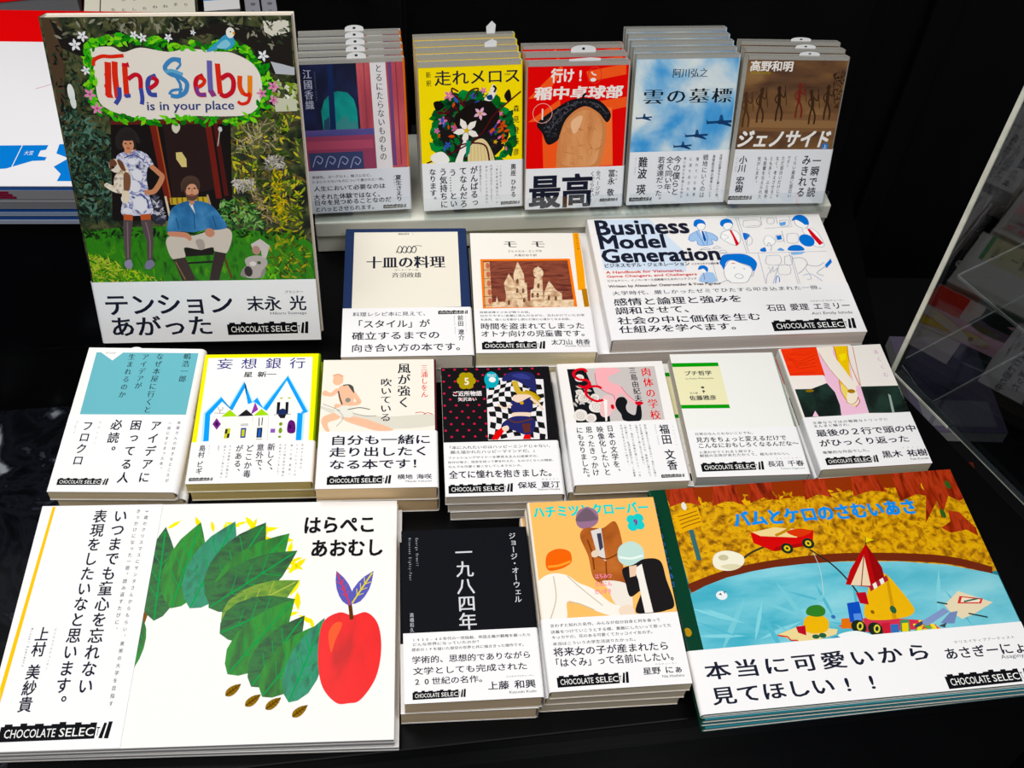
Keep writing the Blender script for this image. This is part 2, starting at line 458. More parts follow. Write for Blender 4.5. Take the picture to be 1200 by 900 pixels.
def make_book(d, M):
    """book > cover, pages, belly_band; the thing's origin lies in the middle of its back cover"""
    w, h, t = d['w'], d['h'], d['t']; s = d.get('s', 1); fin = d.get('fin', 'paper')
    ct = d.get('ct', 0.0004); r = d.get('r', min(0.0016, t * .3)); hard = d.get('hard', 0.0)
    root = empty(d['name'], M)
    mb = MB()
    base = mat_of(d.get('base', '#f4f1ee'), fin)
    jacket(mb, w, t - ct * 2, s, r, ct, 0.0, -h / 2, h / 2, base, mat_of(d.get('spine', d.get('base', '#f4f1ee')), fin), ink('#ece8e0', 'plain'))
    for i in range(len(mb.v)): x, y, z = mb.v[i]; mb.v[i] = (x, y, z + ct)
    top = t
    m = r * 1000
    rect = (m if s < 0 else 0, 0, w * 1000 - (m if s > 0 else 0), h * 1000)
    rect = (rect[0], 0, rect[2], d.get('artmax', h * 1000))
    paint(mb, d.get('cover', []), w, h, rect, top, fin, dz=d.get('dz', 0.000003))
    mb.build('cover', root)
    # text block
    pb = MB(); g = 0.0002
    x0, x1 = -w / 2 + (hard if s > 0 else g + r * .6), w / 2 - (hard if s < 0 else g + r * .6)
    if s > 0: x0 = -w / 2 + hard + 0.0002
    else: x1 = w / 2 - hard - 0.0002
    zt = t - ct - g; zb = ct + g
    e = 0.0008 if not hard else 0.0
    pb.prism([(x0, zb), (x1, zb), (x1, zt), (x0, zt)], -h / 2 + hard + .0003, h / 2 - hard - .0003, page_mat(d.get('pages', '#e6d6b8')))
    pb.build('pages', root)
    if d.get('sleeve'):          # rim of the clear plastic wrap folded over the head of the book
        sv = d['sleeve']; sm = MB(); zt_ = t + len(d['cover']) * d.get('dz', 0.000003) + .00008
        sm.box(-w / 2 + .0002, h / 2 - sv, zt_, w / 2 - r, h / 2 + .0004, zt_ + .00012, film_mat())
        sm.box(-w / 2 + .0002, h / 2 + .00025, t * .08, w / 2 - r, h / 2 + .0004, zt_ - .00002, film_mat())
        sm.build('plastic_sleeve', root)
    if d.get('bh'):
        bh = d['bh']; bm = MB(); bo = max(0.0003, len(d.get('cover', [])) * d.get('dz', 0.000003) + 0.00012)
        bfin = d.get('bfin', 'paper'); white = ink(d.get('bcol', '#f3f2f3'), bfin)
        jacket(bm, w, t - ct * 2, s, r, 0.00018, ct + bo, -h / 2 - 0.0002, -h / 2 + bh, white, white, white)
        for i in range(len(bm.v)): x, y, z = bm.v[i]; bm.v[i] = (x, y, z + ct)
        if d.get('bx'):      # a band that wraps the left of a wide board book instead of its foot
            bm = MB(); bw = d['bx']
            bm.box(-w / 2 - .0004, -h / 2 + .0001, t + bo, -w / 2 + bw, h / 2 - .0001, t + bo + .00018, white)
            bm.box(-w / 2 - .0006, -h / 2 + .0001, -.0001, -w / 2 - .0004, h / 2 - .0001, t + bo + .00018, white)
        paint(bm, d.get('band', []), w, h, (0, 0, w * 1000, h * 1000), t + bo + 0.00019, bfin)
        bm.build('belly_band', root)
    return root

def rescale(d, k):
    """the same book k times larger, artwork included"""
    d = dict(d)
    for part in ('cover', 'band'):
        out = []
        for o in d[part]:
            o = list(o)
            if o[0] == 't': o[3:7] = [q * k for q in o[3:7]]
            elif o[0] in 'lc': o[2] *= k; o[3] = [q * k for q in o[3]]
            elif o[0] == 'e': o[2] = [q * k for q in o[2][:4]] + [o[2][4]]
            elif o[0] == 'b': o[2] = [q * k for q in o[2][:3]] + [o[2][3]]
            else: o[2] = [q * k for q in o[2]]
            out.append(o)
        d[part] = out
    for q in ('w', 'h', 'bh', 'artmax', 'bx'):
        if q in d: d[q] *= k
    return d

def pose(x, y, z, yaw):
    return Matrix.Translation((x, y, z)) @ Matrix.Rotation(yaw, 4, 'Z')

# ---------------------------------------------------------------- the shop around the display
marble = noise_mat('black_marble', ['#06070a', '#0c0e13', '#181b22', '#0d0f14', '#3f444e', '#a8adb4'], 8, 14, .15, .5, distort=3.2, lo=.34, hi=.72)
blk = black_mat(); blk2 = black_mat('black_panel', '#060608', .45, .2); satin = black_mat('black_table', '#050506', .32, .1)
white_lam = noise_mat('white_laminate', ['#dcdcd0', '#e6e6dc', '#e0e0d6'], 8, 4, .4, .3)
cream_edge = noise_mat('polished_edge', ['#c9cbbc', '#e2e3d6', '#bfc3b4'], 30, 4, .25, .5)
clear = clear_mat()

def rot_pt(x, y, yaw): return (x * cos(yaw) - y * sin(yaw), x * sin(yaw) + y * cos(yaw))
mb = MB(); mb.box(-2.6, -0.6, -0.62, 2.6, 3.2, -0.6, marble); tag(mb.build('floor'), 'black veined marble shop floor', 'floor', kind='structure')
mb = MB(); mb.box(-2.6, 3.2, -0.6, 2.6, 3.25, 2.6, blk2); tag(mb.build('wall_back'), 'black wall behind the shelves', 'wall', kind='structure')

# display table
tt = empty('display_table', Matrix.Translation((0, 0, -0.6)))
tag(tt, 'low black display table carrying the rows of books face up', 'table')
top = [(-.352, .283), (.572, .466), (.382, .770), (.385, 1.10), (-.458, 1.10)]
def poly_slab(pts, z0, z1, m, name, parent, inset=0):
    cx = sum(p[0] for p in pts) / len(pts); cy = sum(p[1] for p in pts) / len(pts)
    q = [(cx + (x - cx) * (1 - inset), cy + (y - cy) * (1 - inset)) for x, y in pts]
    b = MB(); n = len(q)
    b.add([(x, y, z0 + .6) for x, y in q] + [(x, y, z1 + .6) for x, y in q], [tuple(range(n - 1, -1, -1)), tuple(range(n, 2 * n))] + [(i, (i + 1) % n, n + (i + 1) % n, n + i) for i in range(n)], m)
    return b.build(name, parent, bevel=.0015)
poly_slab(top, -.018, 0, satin, 'table_top', tt)
poly_slab(top, -.055, -.021, blk, 'apron', tt, .012)
poly_slab(top, -.6, -.055, blk2, 'body', tt, .06)

# white riser under the back row
ry = radians(10.0)
RM = Matrix.Translation((-0.2215, 0.8840, 0)) @ Matrix.Rotation(ry, 4, 'Z')
rs = empty('display_riser', RM); tag(rs, 'white step raising the back row of books', 'riser')
mb = MB(); mb.box(0, 0, .0252, .57, .15, .0450, white_lam); mb.build('shelf_board', rs, bevel=.0015)
mb = MB(); mb.box(.0, .004, .0005, .57, .15, .0250, white_lam); mb.build('riser_body', rs, bevel=.001)

# black uprights and panels behind
up = MB(); up.box(-.017, 0, 0, .017, .03, 1.1, blk2); up.box(-.021, .004, 0, -.0172, .03, 1.1, blk); up.box(.0172, .004, 0, .021, .03, 1.1, blk)
o = up.build('shelf_upright'); o.matrix_world = Matrix.Translation((-.165, 1.06, 0.0005)); tag(o, 'black upright behind the back row, between the pink window cover and the yellow cover', 'shelf upright')
bp = MB(); bp.box(-.13, 0, 0, .56, .012, 1.0, blk2); o = bp.build('back_panel'); o.matrix_world = Matrix.Translation((-.165, 1.125, 0.0005)) @ Matrix.Rotation(radians(9), 4, 'Z'); tag(o, 'black panel standing behind the back row of books', 'panel')
cb = empty('display_cabinet', Matrix.Translation((.53, 1.30, -.6)) @ Matrix.Rotation(radians(9), 4, 'Z')); tag(cb, 'tall black cabinet standing behind the right end of the back row', 'cabinet')
mb = MB(); mb.box(-.14, 0, 0, .5, .4, 2.2, blk2); mb.build('body', cb)
for x in (-.14, -.05, .42):
    mb = MB(); mb.box(x, -.014, 0, x + .035, -.0005, 2.2, blk); mb.build('frame_rail', cb, bevel=.002)

# left fixture with magazines
LY = radians(11.5)
LM = Matrix.Rotation(LY, 4, 'Z')
LYd = 1.252 * cos(LY)
fx = empty('magazine_shelf', LM @ Matrix.Translation((-.75, LYd, -.6))); tag(fx, 'low black glossy shelf unit on the marble floor holding magazines', 'shelf')
gloss = black_mat('black_gloss', '#060609', .16, .4)
mb = MB(); mb.box(-.5, .0, .145, .62, .95, .409, gloss); mb.build('body', fx, bevel=.003)
mb = MB(); mb.box(-.5, .008, .0, .62, .95, .143, blk); mb.build('toe_board', fx)

# glass side panel on the right
a = math.atan2(-.158, .099)
GM = Matrix.Translation((.3895, .782, 0.001)) @ Matrix.Rotation(a, 4, 'Z')
gp = empty('glass_side_panel', GM); tag(gp, 'upright glass side panel with pale polished edge at the right of the table', 'glass panel')
gm = clear_mat('side_glass', (.4, .42, .45), .05, .03)
mb = MB(); mb.box(.006, -.004, .003, .62, .004, .62, gm); mb.build('pane', gp)
mb = MB(); mb.box(0, -.0045, .0, .0055, .0045, .62, cream_edge); mb.build('polished_edge', gp, bevel=.0008)
mb = MB(); mb.box(.006, -.0045, .0, .085, .0045, .0028, cream_edge); mb.build('corner_rail', gp)
mb = MB(); mb.box(.0855, -.003, .0, .62, .003, .0018, cream_edge); mb.build('bottom_edge', gp)

ART = {}
ART['A'] = dict(w=0.2127, h=0.3099, bh=0.065, artmax=246.9, bcol='#f1f2f5')
ART['A']['cover'] = [('f',['#0f120c','#1d2416','#2c3820','#4a4f30','#5f6040','#3a3626'],[0.4,1,214.8,1,209.5,178.3,-1.6,182.4],(420,12.38,3.3,3)),
  ('p','#4a3a2a',[0.6,-0,18.8,2,-7.9,179.9,-10.6,182.2]),
  ('f',['#12201a','#20382a','#2f4c3a','#48695a','#0d1512','#58776a'],[12.4,76.4,46.2,105.6,34.9,183,-1.6,182.4,1.7,76.4],(420,9.05,2.15,4)),
  ('p','#16120f',[8.6,1,20.7,13.1,42.1,21.4,55.5,17.3,81.1,15.3,80.3,20.4,54.2,24.5,31.4,33.8,14.1,25.5]),
  ('p','#1c1714',[93.8,15.3,128.6,9.2,154.6,5.1,211.4,13.4,210.7,42.9,192.6,49.2,181.5,31.1,165.6,19.5,140.6,14.3,101.5,20.5]),
  ('p','#b9bdc4',[191.5,38.5,202.2,41.1,211.7,43.9,211.1,50.4,194.8,49.2]),
  ('p','#d8d5c8',[188.4,4.1,210.2,3.5,210.3,13.4,195.9,17.5,188.8,13.3]),
  ('f',['#e8e8d8','#c8cfae','#9fb06a','#7a9438'],[191,53.5,211.5,58,211.5,82.2,187.2,79.8],(60,5.7,2.63,6)),
  ('p','#c9cbb4',[190.9,69.9,210.6,72.2,210.6,82.2,191.3,82.5]),
  ('f',['#3c5a1e','#8aa03c','#c3b84e','#2a3a18','#6a5a30'],[150.9,86.3,210.8,77.8,208.9,185.7,138.6,184.6],(330,8.42,2.22,7)),
  ('f',['#9a8f72','#6c6a4c','#55583a','#b8a98a'],[163.9,88.6,196.9,93.3,185.1,120.7,148.9,120.3],(110,11.12,0.89,8)),
  ('f',['#0c120e','#16241a','#22382a','#2c4a3a','#0a0e0c'],[4.9,19.3,34.7,27.6,35.2,70.1,44.8,101.1,33,180.5,-1.6,182.4],(240,5.42,1.67,81)),
  ('f',['#141a10','#2a3418','#5a6430','#8c9448','#3c3a22'],[150.9,86.3,209.2,82.2,207.9,183.3,141.3,182.2],(200,4.88,1.33,82)),
  ('f',['#2c3424','#6a6a58','#8a8a78','#1a1e14'],[8.4,2,212.6,1.4,211.5,23.8,188.6,25.8,162.6,9.2,98.3,13.2,42,11.1,13.2,19.3],(150,6.2,2.07,83)),
  ('p','#120b0b',[44.7,89.5,150.4,90.3,141,184.7,30.3,182.9]),
  ('p','#241514',[90.3,92.5,130.1,92.8,130,153,88.7,162]),
  ('l','#6e2218',5.72,[81.3,93.5,84.5,166.7]),
  ('l','#a0522f',1.32,[84.6,93.6,87,166.8]),
  ('l','#6a1f18',5.32,[130.1,92.8,131,162.6]),
  ('l','#4c1512',3.99,[136.7,92.9,138.2,160.3]),
  ('p','#5c1e18',[44.8,88.8,150.5,89.6,150,93,44.2,92.6]),
  ('s','#d6d3c0',[98.7,92.9,104.4,92.6,104.8,96.9,101,101.1,97.9,98]),
  ('p','#d8c78a',[97.9,118.7,103.3,118.4,106.5,124.9,105.8,132.3,101.3,132.3,97.5,124.8]),
  ('l','#b8b8b0',0.89,[140.1,97.8,136.3,113.2]),
  ('e','#c9cfd0',[140.3,97.8,1.78,2.36,0]),
  ('p','@lawn',[0.9,193.6,36,189.8,80,189,146.9,193.6,200.6,198.5,213.4,209.8,211.8,248.1,-0.9,247.2]),
  ('f',['#16300c','#22501a','#10220a'],[1.3,191.2,205.7,194.6,204.9,203.4,0.8,199.8],(120,6.85,2.28,9)),
  ('f',['#7fb030','#a3c84a','#4f8c22','#c8b858'],[0.5,213.5,17.9,226.5,67.4,240.4,66.4,246.9,-0.7,246.2],(130,9.23,1.38,10)),
  ('f',['#7a8a2a','#b0a040','#4c5c20','#3a4818'],[180.5,164.7,203.7,165,210.5,243.4,157.9,242.3,171.1,209.1],(170,7.89,1.86,11)),
  ('f',['#55a030','#7cc048'],[161.4,231.9,178.2,232.3,176.9,245.3,160,244.9],(22,8.61,1.91,12)),
  ('f',['#2e5c2a','#5a9048','#1e3c1e','#8ab070'],[130.6,164,167.3,166.4,170.1,192,134.3,193.4],(120,8.1,1.84,13)),
  ('f',['#8a7a5c','#6e6040','#b09c78'],[159.4,154.7,166.8,154.8,185.8,186.3,170.6,188.1],(60,7.36,0.92,14)),
  ('f',['#a8a29a','#c9c4bc','#8a8680','#6c6660'],[177.6,122.9,193.9,124,193.8,134.3,176.2,136],(90,6.18,1.27,15)),
  ('f',['#a8a29a','#d0cac2','#8a8680'],[145.9,145,164.3,144.3,165.9,154.8,148,157.5],(90,5.48,1.1,16)),
  ('f',['#b8a028','#8a8a20','#d0b830','#5a6a1a'],[182.6,136,190.9,136.1,193.3,186.5,178.3,186.2],(110,5.49,1.65,17)),
  ('s','#8f8a86',[141.8,240.4,150.9,228.2,165.7,232.6,160.7,242.9]),
  ('s','#b4aeaa',[147.6,224,155.6,220,166,221.3,168.5,228.5,162.5,235.6,158.9,242.5,147.3,242.2,149.3,233.3]),
  ('p','#c9c2be',[155.1,208.2,164.2,203,172.7,210.2,167.9,222.7,164,221.8,163.8,214.9,156.3,214.8]),
  ('e','#b08a80',[159.3,214.4,3.79,4.5,0]),
  ('e','#35302f',[149.6,236,3.83,5.42,0]),
  ('e','#4a5a3a',[160.6,227.3,1.91,1.66,0]),
  ('e','#e0dad6',[154.7,228.2,3.05,2.48,0]),
  ('p','#c2aa4c',[86,161.4,120.9,160.8,120.9,167.7,85.9,168]),
  ('l','#8a6a30',1.46,[87.9,161.1,87.6,167.6]),
  ('l','#8a6a30',1.46,[92.6,161.1,92.4,167.7]),
  ('l','#8a6a30',1.46,[97.4,161.2,97.2,167.7]),
  ('l','#8a6a30',1.46,[102.1,161.3,101.9,167.8]),
  ('l','#8a6a30',1.46,[106.9,161.3,106.7,167.9]),
  ('l','#8a6a30',1.47,[111.7,161.4,111.5,168]),
  ('l','#8a6a30',1.47,[116.4,161.5,116.3,168]),
  ('l','#d8c9b0',2,[82.4,159.8,83.8,184.7]),
  ('l','#b79a86',1.65,[120.8,158.8,122.6,171.6]),
  ('l','#5c3a22',1.89,[127.1,213.4,132.9,242.7]),
  ('l','#1a1a18',1.89,[93.1,226.6,117,225.4]),
  ('p','#1c1816',[92.6,210.7,120.7,211.3,118.8,218.3,92.2,219.9]),
  ('s','#cfc6bb',[78.2,200.5,87,197.6,101.8,198.9,118.3,194.2,134.5,191.8,138.6,199.9,130.9,217.1,120.6,214.9,118.9,210.8,106.4,213,92.6,210.7,91.7,220.5,80,222.3,76.1,208.4]),
  ('s','#a89f96',[103.9,203.9,110.5,203,111.7,211.1,106.4,213]),
  ('s','@denim',[79.3,194.9,82,181.7,87.3,171.1,100.1,165.1,113,164.9,123,168.9,130.5,179.5,134.9,190.5,126.8,193.3,114.1,193.5,102.3,195.3,89.4,194.3]),
  ('l','#2a5078',0.92,[106,175.3,105,192.9]),
  ('l','#2c527c',0.92,[89.1,180.9,90,192.7]),
  ('l','#2c527c',0.93,[123,179.4,124.8,191.3]),
  ('p','#e6e2de',[102.9,167.4,105.8,165.2,107.4,177.6]),
  ('p','#c08a70',[103,161.7,109.2,161.7,107.7,167.5,104.1,169]),
  ('s','#4a382e',[98,155.8,98,148.6,101.7,142.6,108.2,140.4,113.7,142.7,115.5,148.4,113.5,154.9,108.6,150.3,101.3,150.9]),
  ('e','#cf9a7e',[107.3,154.4,6.02,8.09,0]),
  ('s','#45332a',[99.9,155.5,100.2,147.9,105.1,144.5,111.6,144.6,114.6,149.6,112.8,154.1,111.3,149.5,107.1,148.3,103.4,151,101.2,156.3]),
  ('s','#5e463a',[101,157.8,103.7,159,106.9,157.7,109.6,159.1,112.7,157.6,111.4,161.8,108.5,164,105.9,164.6,102.7,163.6,101.2,161.6]),
  ('e','#b0604e',[106.8,159.2,2.19,0.77,0]),
  ('e','#2a2220',[105,152.7,1.09,0.77,0]),
  ('e','#2a2220',[110.1,152.6,1.09,0.77,0]),
  ('l','#a87860',0.91,[107.8,152.5,107.2,156.3]),
  ('s','#c98c74',[79.3,194.9,87.5,194.6,97,196,100.7,200.8,98.4,204,94,200.7,81.2,198.9]),
  ('e','#c48870',[118.2,196,4.48,4.41,-0.5]),
  ('p','#3d3230',[80.3,222.3,91.9,220.5,98.1,241.2,96.2,244.9,85.7,244.7]),
  ('p','#352b2a',[120.6,214.9,130.9,217.1,124.4,233.8,120.1,245.4,111.3,245.2,117,225.4]),
  ('l','#9a7a4a',0.75,[82.2,224.8,88.8,243.5]),
  ('s','#2a2b36',[69.9,159.9,76.1,159.1,77.5,171.9,80.2,183.1,70,186.7,66.5,175.5]),
  ('f',['#8a8a98','#c8c8d4','#4a4a5c'],[69.7,160.8,77.5,160.9,79.6,181.2,70.6,183],(40,5.89,1.73,18)),
  ('p','#c98c6c',[53.6,110.8,62,110.9,63.4,118.8,51.8,119.2]),
  ('s','@dress',[46.3,119.8,55.2,116.8,64.4,116.5,72,120.1,76.3,130.3,70.7,132.4,68,144.5,68.2,160.8,68.4,176.6,54.2,178.2,39.8,176.5,44.3,158.6,46.6,137.1,43.5,126.1]),
  ('e','#e6e6ee',[60.3,139,4.79,5.41,0]),
  ('e','#e6e6ee',[56,149.7,5.15,5.84,0]),
  ('e','#e6e6ee',[58.3,167,6.24,7.42,0]),
  ('e','#e6e6ee',[57.3,126.6,3.74,2.85,0]),
  ('e','#e6e6ee',[45.2,162.3,3.45,4.06,0]),
  ('e','#e6e6ee',[45.9,173.3,3.82,2.61,0]),
  ('c','#3a407a',1.02,[51.1,123,60,120.5,67.8,124.9]),
  ('c','#3a407a',1.21,[59.1,157,65.1,162.6,65.4,171.7]),
  ('c','#c58868',4.61,[73.7,130.7,79.8,137.5,82.3,141.4,77.5,149.6,71.8,155.4,64.1,155.6]),
  ('s','#25201f',[46.2,114.2,45.6,108.2,47.7,101.8,52.3,96.7,58,94.7,63.2,96.5,66.3,101.3,68,107.2,66.5,110.3,64.1,108.5,63.5,114.1,61.2,115.4,56.4,113.6,49.7,115.3]),
  ('e','#cb9070',[56.7,110.2,5.05,6.66,0]),
  ('p','#cb9070',[53.6,114.3,58.4,114.4,58.6,118.9,52.5,118.8]),
  ('p','#221c1c',[48,113.6,50.4,103.9,55.3,98.5,62.1,98.2,64.6,103.3,62.1,114,61.6,109.2,61.3,107.1,57.2,107.4,53.2,107,51.5,110.8,50.6,114.3]),
  ('e','#33201c',[54.6,109.8,1.01,0.7,0]),
  ('e','#33201c',[58.9,109.8,1.01,0.7,0]),
  ('e','#a8443c',[56.2,114.2,1.69,0.7,0]),
  ('l','#a87458',0.67,[56.7,110.2,56.2,112.2]),
  ('s','@fur',[39.5,140.6,49.9,130,53.8,138.9,51,151.5,42.8,156.4,35.4,154.5,28.8,149,32,146.2,37.1,148.8]),
  ('s','#7a543c',[48.7,137.1,53.7,139.8,51.2,152.4,45.9,153.2]),
  ('e','#e4d8c8',[41.7,130.3,5.43,6.44,0]),
  ('s','#6a4430',[37.3,126.4,41.5,124,43.8,128.2,40.8,131.7,37,133.8]),
  ('s','#6a4430',[44.3,125,48.8,126.5,50.4,135.3,46.6,133.5]),
  ('e','#2a2020',[39.4,131.7,1.53,1.25,0]),
  ('s','#e6d8c0',[43.9,155,49.9,155.1,47.8,164.1,43.2,165.2]),
  ('p','#b85a38',[41.4,176.6,49.9,177.4,48.8,183.4,40.7,182.5]),
  ('p','#b85a38',[56.8,177.2,66.3,176.6,65.9,182.5,56.5,183.1]),
  ('p','#54474a',[40.4,182.1,49,183,46.3,193.8,43.3,205.1,40.6,222.4,35.7,222.6,37.3,203.1,38.2,193.7]),
  ('p','#54474a',[56.2,182.7,66,182.1,65.6,194.1,65,203.6,60.6,223.1,56,223,58.5,203.5,56.5,194]),
  ('c','#7a6a6c',1.22,[43.7,184.4,41.2,201.3,38.4,220.4]),
  ('c','#7a6a6c',1.23,[60.6,184.7,61.6,201.6,58.9,220.8]),
  ('s','#8f8ba4',[34.6,224.2,40.3,222,41.2,228.2,37.8,231.6,34.2,229.2]),
  ('s','#7d7894',[54.7,224.6,60.3,222.7,62,227.8,56.7,232,52.6,230.8]),
  ('f',['#8cb83a','#b8c45a','#5a9028'],[5,215.9,26.6,224,34.6,239.8,-1.5,241],(90,8.81,1.23,19)),
  ('g',['#2f8c22','#47b02c','#6cc83e','#1f6a1c','#8ad850'],[40.3,25.5,61.5,19.4,86.6,20.4,109.3,24.6,139.1,25.7,160.5,25.8,176.8,34.2,184.9,49.2,182.6,71,166.4,86.4,135.1,88.4,108.7,87.1,82.2,88,56.3,85.6,38.3,76.6,33.2,63.5,37.1,48.6,36.3,35.9],(190,9.69,4.63,20,4.63),1),
  ('s','#ece5dc',[38,26.5,56.3,24.5,66.1,29.3,81.5,25.6,104.3,29.4,121.8,26.9,147.2,29.5,159.9,31,176.1,40.6,182,55.7,177.7,75.3,166.6,84.6,144.2,86.2,113.4,85.5,82.1,88.4,56.6,83.8,41.6,76.6,37.4,67.9,38.1,48.6,38.4,35.9]),
  ('g',['#3a9c28','#5cc038','#8ad850','#2a7a20'],[40.3,25.5,61.5,19.4,86.6,20.4,109.3,24.6,139.1,25.7,160.5,25.8,176.8,34.2,184.9,49.2,182.6,71,166.4,86.4,135.1,88.4,108.7,87.1,82.2,88,56.3,85.6,38.3,76.6,33.2,63.5,37.1,48.6,36.3,35.9],(70,7.16,3.37,21,2.53),1),
  ('b','#eceef2',(33.8,15.6,5.02,0.3)),
  ('b','#eceef2',(26.3,23,5.45,0.9)),
  ('b','#eceef2',(77.6,14.8,3.79,0.2)),
  ('b','#eceef2',(84.2,17.3,4.22,0.8)),
  ('b','#eceef2',(106.4,17.4,3.82,0.4)),
  ('b','#eceef2',(185.6,33.4,5.2,0.2)),
  ('b','#eceef2',(31.4,44.7,4.25,0.7)),
  ('b','#eceef2',(128,13.3,2.55,0.1)),
  ('b','#dc8cb4',(31,65.3,5.58,0.3)),
  ('e','#b04c7c',[31,65.3,1.07,1.1,0]),
  ('b','#dc8cb4',(35.1,77.9,5.63,1)),
  ('e','#b04c7c',[35.1,77.9,1.08,1.11,0]),
  ('b','#dc8cb4',(191.5,60.1,5.28,0.2)),
  ('e','#b04c7c',[191.5,60.1,1.1,1.09,0]),
  ('b','#dc8cb4',(180.9,66.1,4.85,0.7)),
  ('e','#b04c7c',[180.9,66.1,1.1,1.1,0]),
  ('b','#dc8cb4',(190.6,72.1,4.43,0.4)),
  ('e','#b04c7c',[190.6,72.1,1.11,1.11,0]),
  ('e','#e8ebe8',[15.1,63.9,3,7.9,0]),
  ('e','#e0e6e2',[15.4,72.1,2.58,5.75,0]),
  ('s','#4d9cc4',[137.6,28.9,147.1,21.6,155.4,15.4,161.6,17.4,162.1,23.7,156,27.9,148.6,27,140.7,29.5]),
  ('s','#8cc8dc',[146.6,25.7,154.9,19.5,158.7,23.7,153.5,27]),
  ('e','#eeece4',[159.7,13.7,3.63,4.58,0.2]),
  ('e','#e0a030',[162.6,14.1,1.07,1.25,0]),
  ('e','#303030',[160,12.9,0.64,0.62,0]),
  ('c','#d8382c',3.18,[38.6,40.5,40.4,35.5,47.5,32.6,54.8,33,66,32.2]),
  ('c','#d8382c',5.52,[51.4,37.6,49.5,50.8,47,66.9]),
  ('c','#d8382c',5.1,[57.4,37.2,55.5,50.8,54.8,69.1]),
  ('c','#3c4a9c',3.87,[57.4,59.4,56.3,68,51.8,74.1]),
  ('l','#d8382c',2.99,[46.7,48.6,50.9,48.6]),
  ('l','#d8382c',3,[44.9,58.2,49.2,58.2]),
  ('p','#d8382c',[43.9,65.3,50.3,65.4,51,68.8,45.9,68.4]),
  ('c','#d8382c',4.69,[65.7,38.5,64.1,53,62.8,68]),
  ('p','#c02634',[62.4,40.6,68.9,37.7,69.4,42.3]),
  ('c','#c02634',3.86,[66.3,52.5,73,48.7,76.9,51.3,76,61.6]),
  ('c','#3c4a9c',3.67,[76.2,60.5,76.1,69.2,74.7,74.7]),
  ('p','#3c4a9c',[60.2,65.9,66.4,65,66.2,68.5,61.8,68.9]),
  ('c','#3c4a9c',4.09,[90.9,49.7,84.4,52.6,82.4,59.5,83.6,65.6,89.3,66.5]),
  ('c','#c02634',3.66,[86.7,51.4,91.1,53.5,89.2,57.4,83.5,60.8]),
  ('c','#4a86bc',3.86,[114.4,36.6,106.7,36.1,99.8,42.5,103.2,48,111.8,51.5,116.7,56.6,114.2,64.4,107.2,67.9,101.2,67]),
  ('c','#6aa8cc',3.01,[99.5,46.7,105.3,45.5,114.3,48.9]),
  ('c','#4a86bc',2.59,[107,48.9,110.9,57.5,109.2,66.1]),
  ('c','#4a86bc',2.39,[100,66.1,103.6,62.6,112.4,61.8]),
  ('c','#4a86bc',1.93,[107.7,35.3,113.5,39.5,109.3,44.6]),
  ('c','#c02634',4.12,[131.9,49.8,125.9,52.8,124.1,59.3,125.8,66.2,132.3,66.7]),
  ('c','#d8382c',3.25,[127.8,51.5,132.3,53.7,130.4,57.6,125.2,60.6]),
  ('c','#7a3c8c',3.05,[124.7,59.7,125.8,66.2,132.3,66.7]),
  ('c','#6a62a8',4.53,[138.8,37.1,137.4,51.1,136.5,64.6]),
  ('p','#8a3c7c',[134,63.2,139,62.4,141.3,67.6,136.8,68.9]),
  ('c','#d8382c',4.54,[145.4,39.7,144.9,53.3,144.6,66.3]),
  ('c','#c02634',4.14,[146.7,52.9,153.7,49.5,157.4,54.5,155.4,63.8,148.7,68.1,144.6,65.9]),
  ('c','#e0502c',4.14,[163.6,50.4,162.5,59.9,164.8,66.5]),
  ('c','#e88a30',4.15,[172.3,50.4,171.2,60,170.3,68.2]),
  ('c','#d8382c',3.3,[164.4,66,168.2,67.4,171,65.6]),
  ('c','#d8382c',2.86,[170.6,67.6,167.9,73.5,162.4,75.2,159.1,73]),
  ('t','#2c3a78','is in your place',78.7,72.2,154.8,82.5,{'w':0.006,'k':0.08,'m':0.006,'lat':1})]
ART['A']['band'] = [('t','#1a1d2e','テンション',6.9,256.3,132,281,{'w':0.012}),
  ('t','#1a1d2e','あがった',8.5,280.7,109.1,303.8,{'w':0.012}),
  ('t','#1a1d2e','末永\u3000光',143.9,261.4,201.8,278.1,{'w':0.01}),
  ('t','#55586a','プランナー',181.6,256.3,199.9,259.7,{}),
  ('t','#444858','Hikaru Suenaga',165.8,278.9,200.8,282.7,{'lat':1}),
  ('k','#0c0d12',[122.3,289.2,201.7,303.3],1)]
ART['B'] = dict(w=0.1017, h=0.1543, bh=0.0449, artmax=111.4, base='#3a2a44', spine='#e0762a', pages='#b4b0a6', bcol='#dcdfe8', s=1)
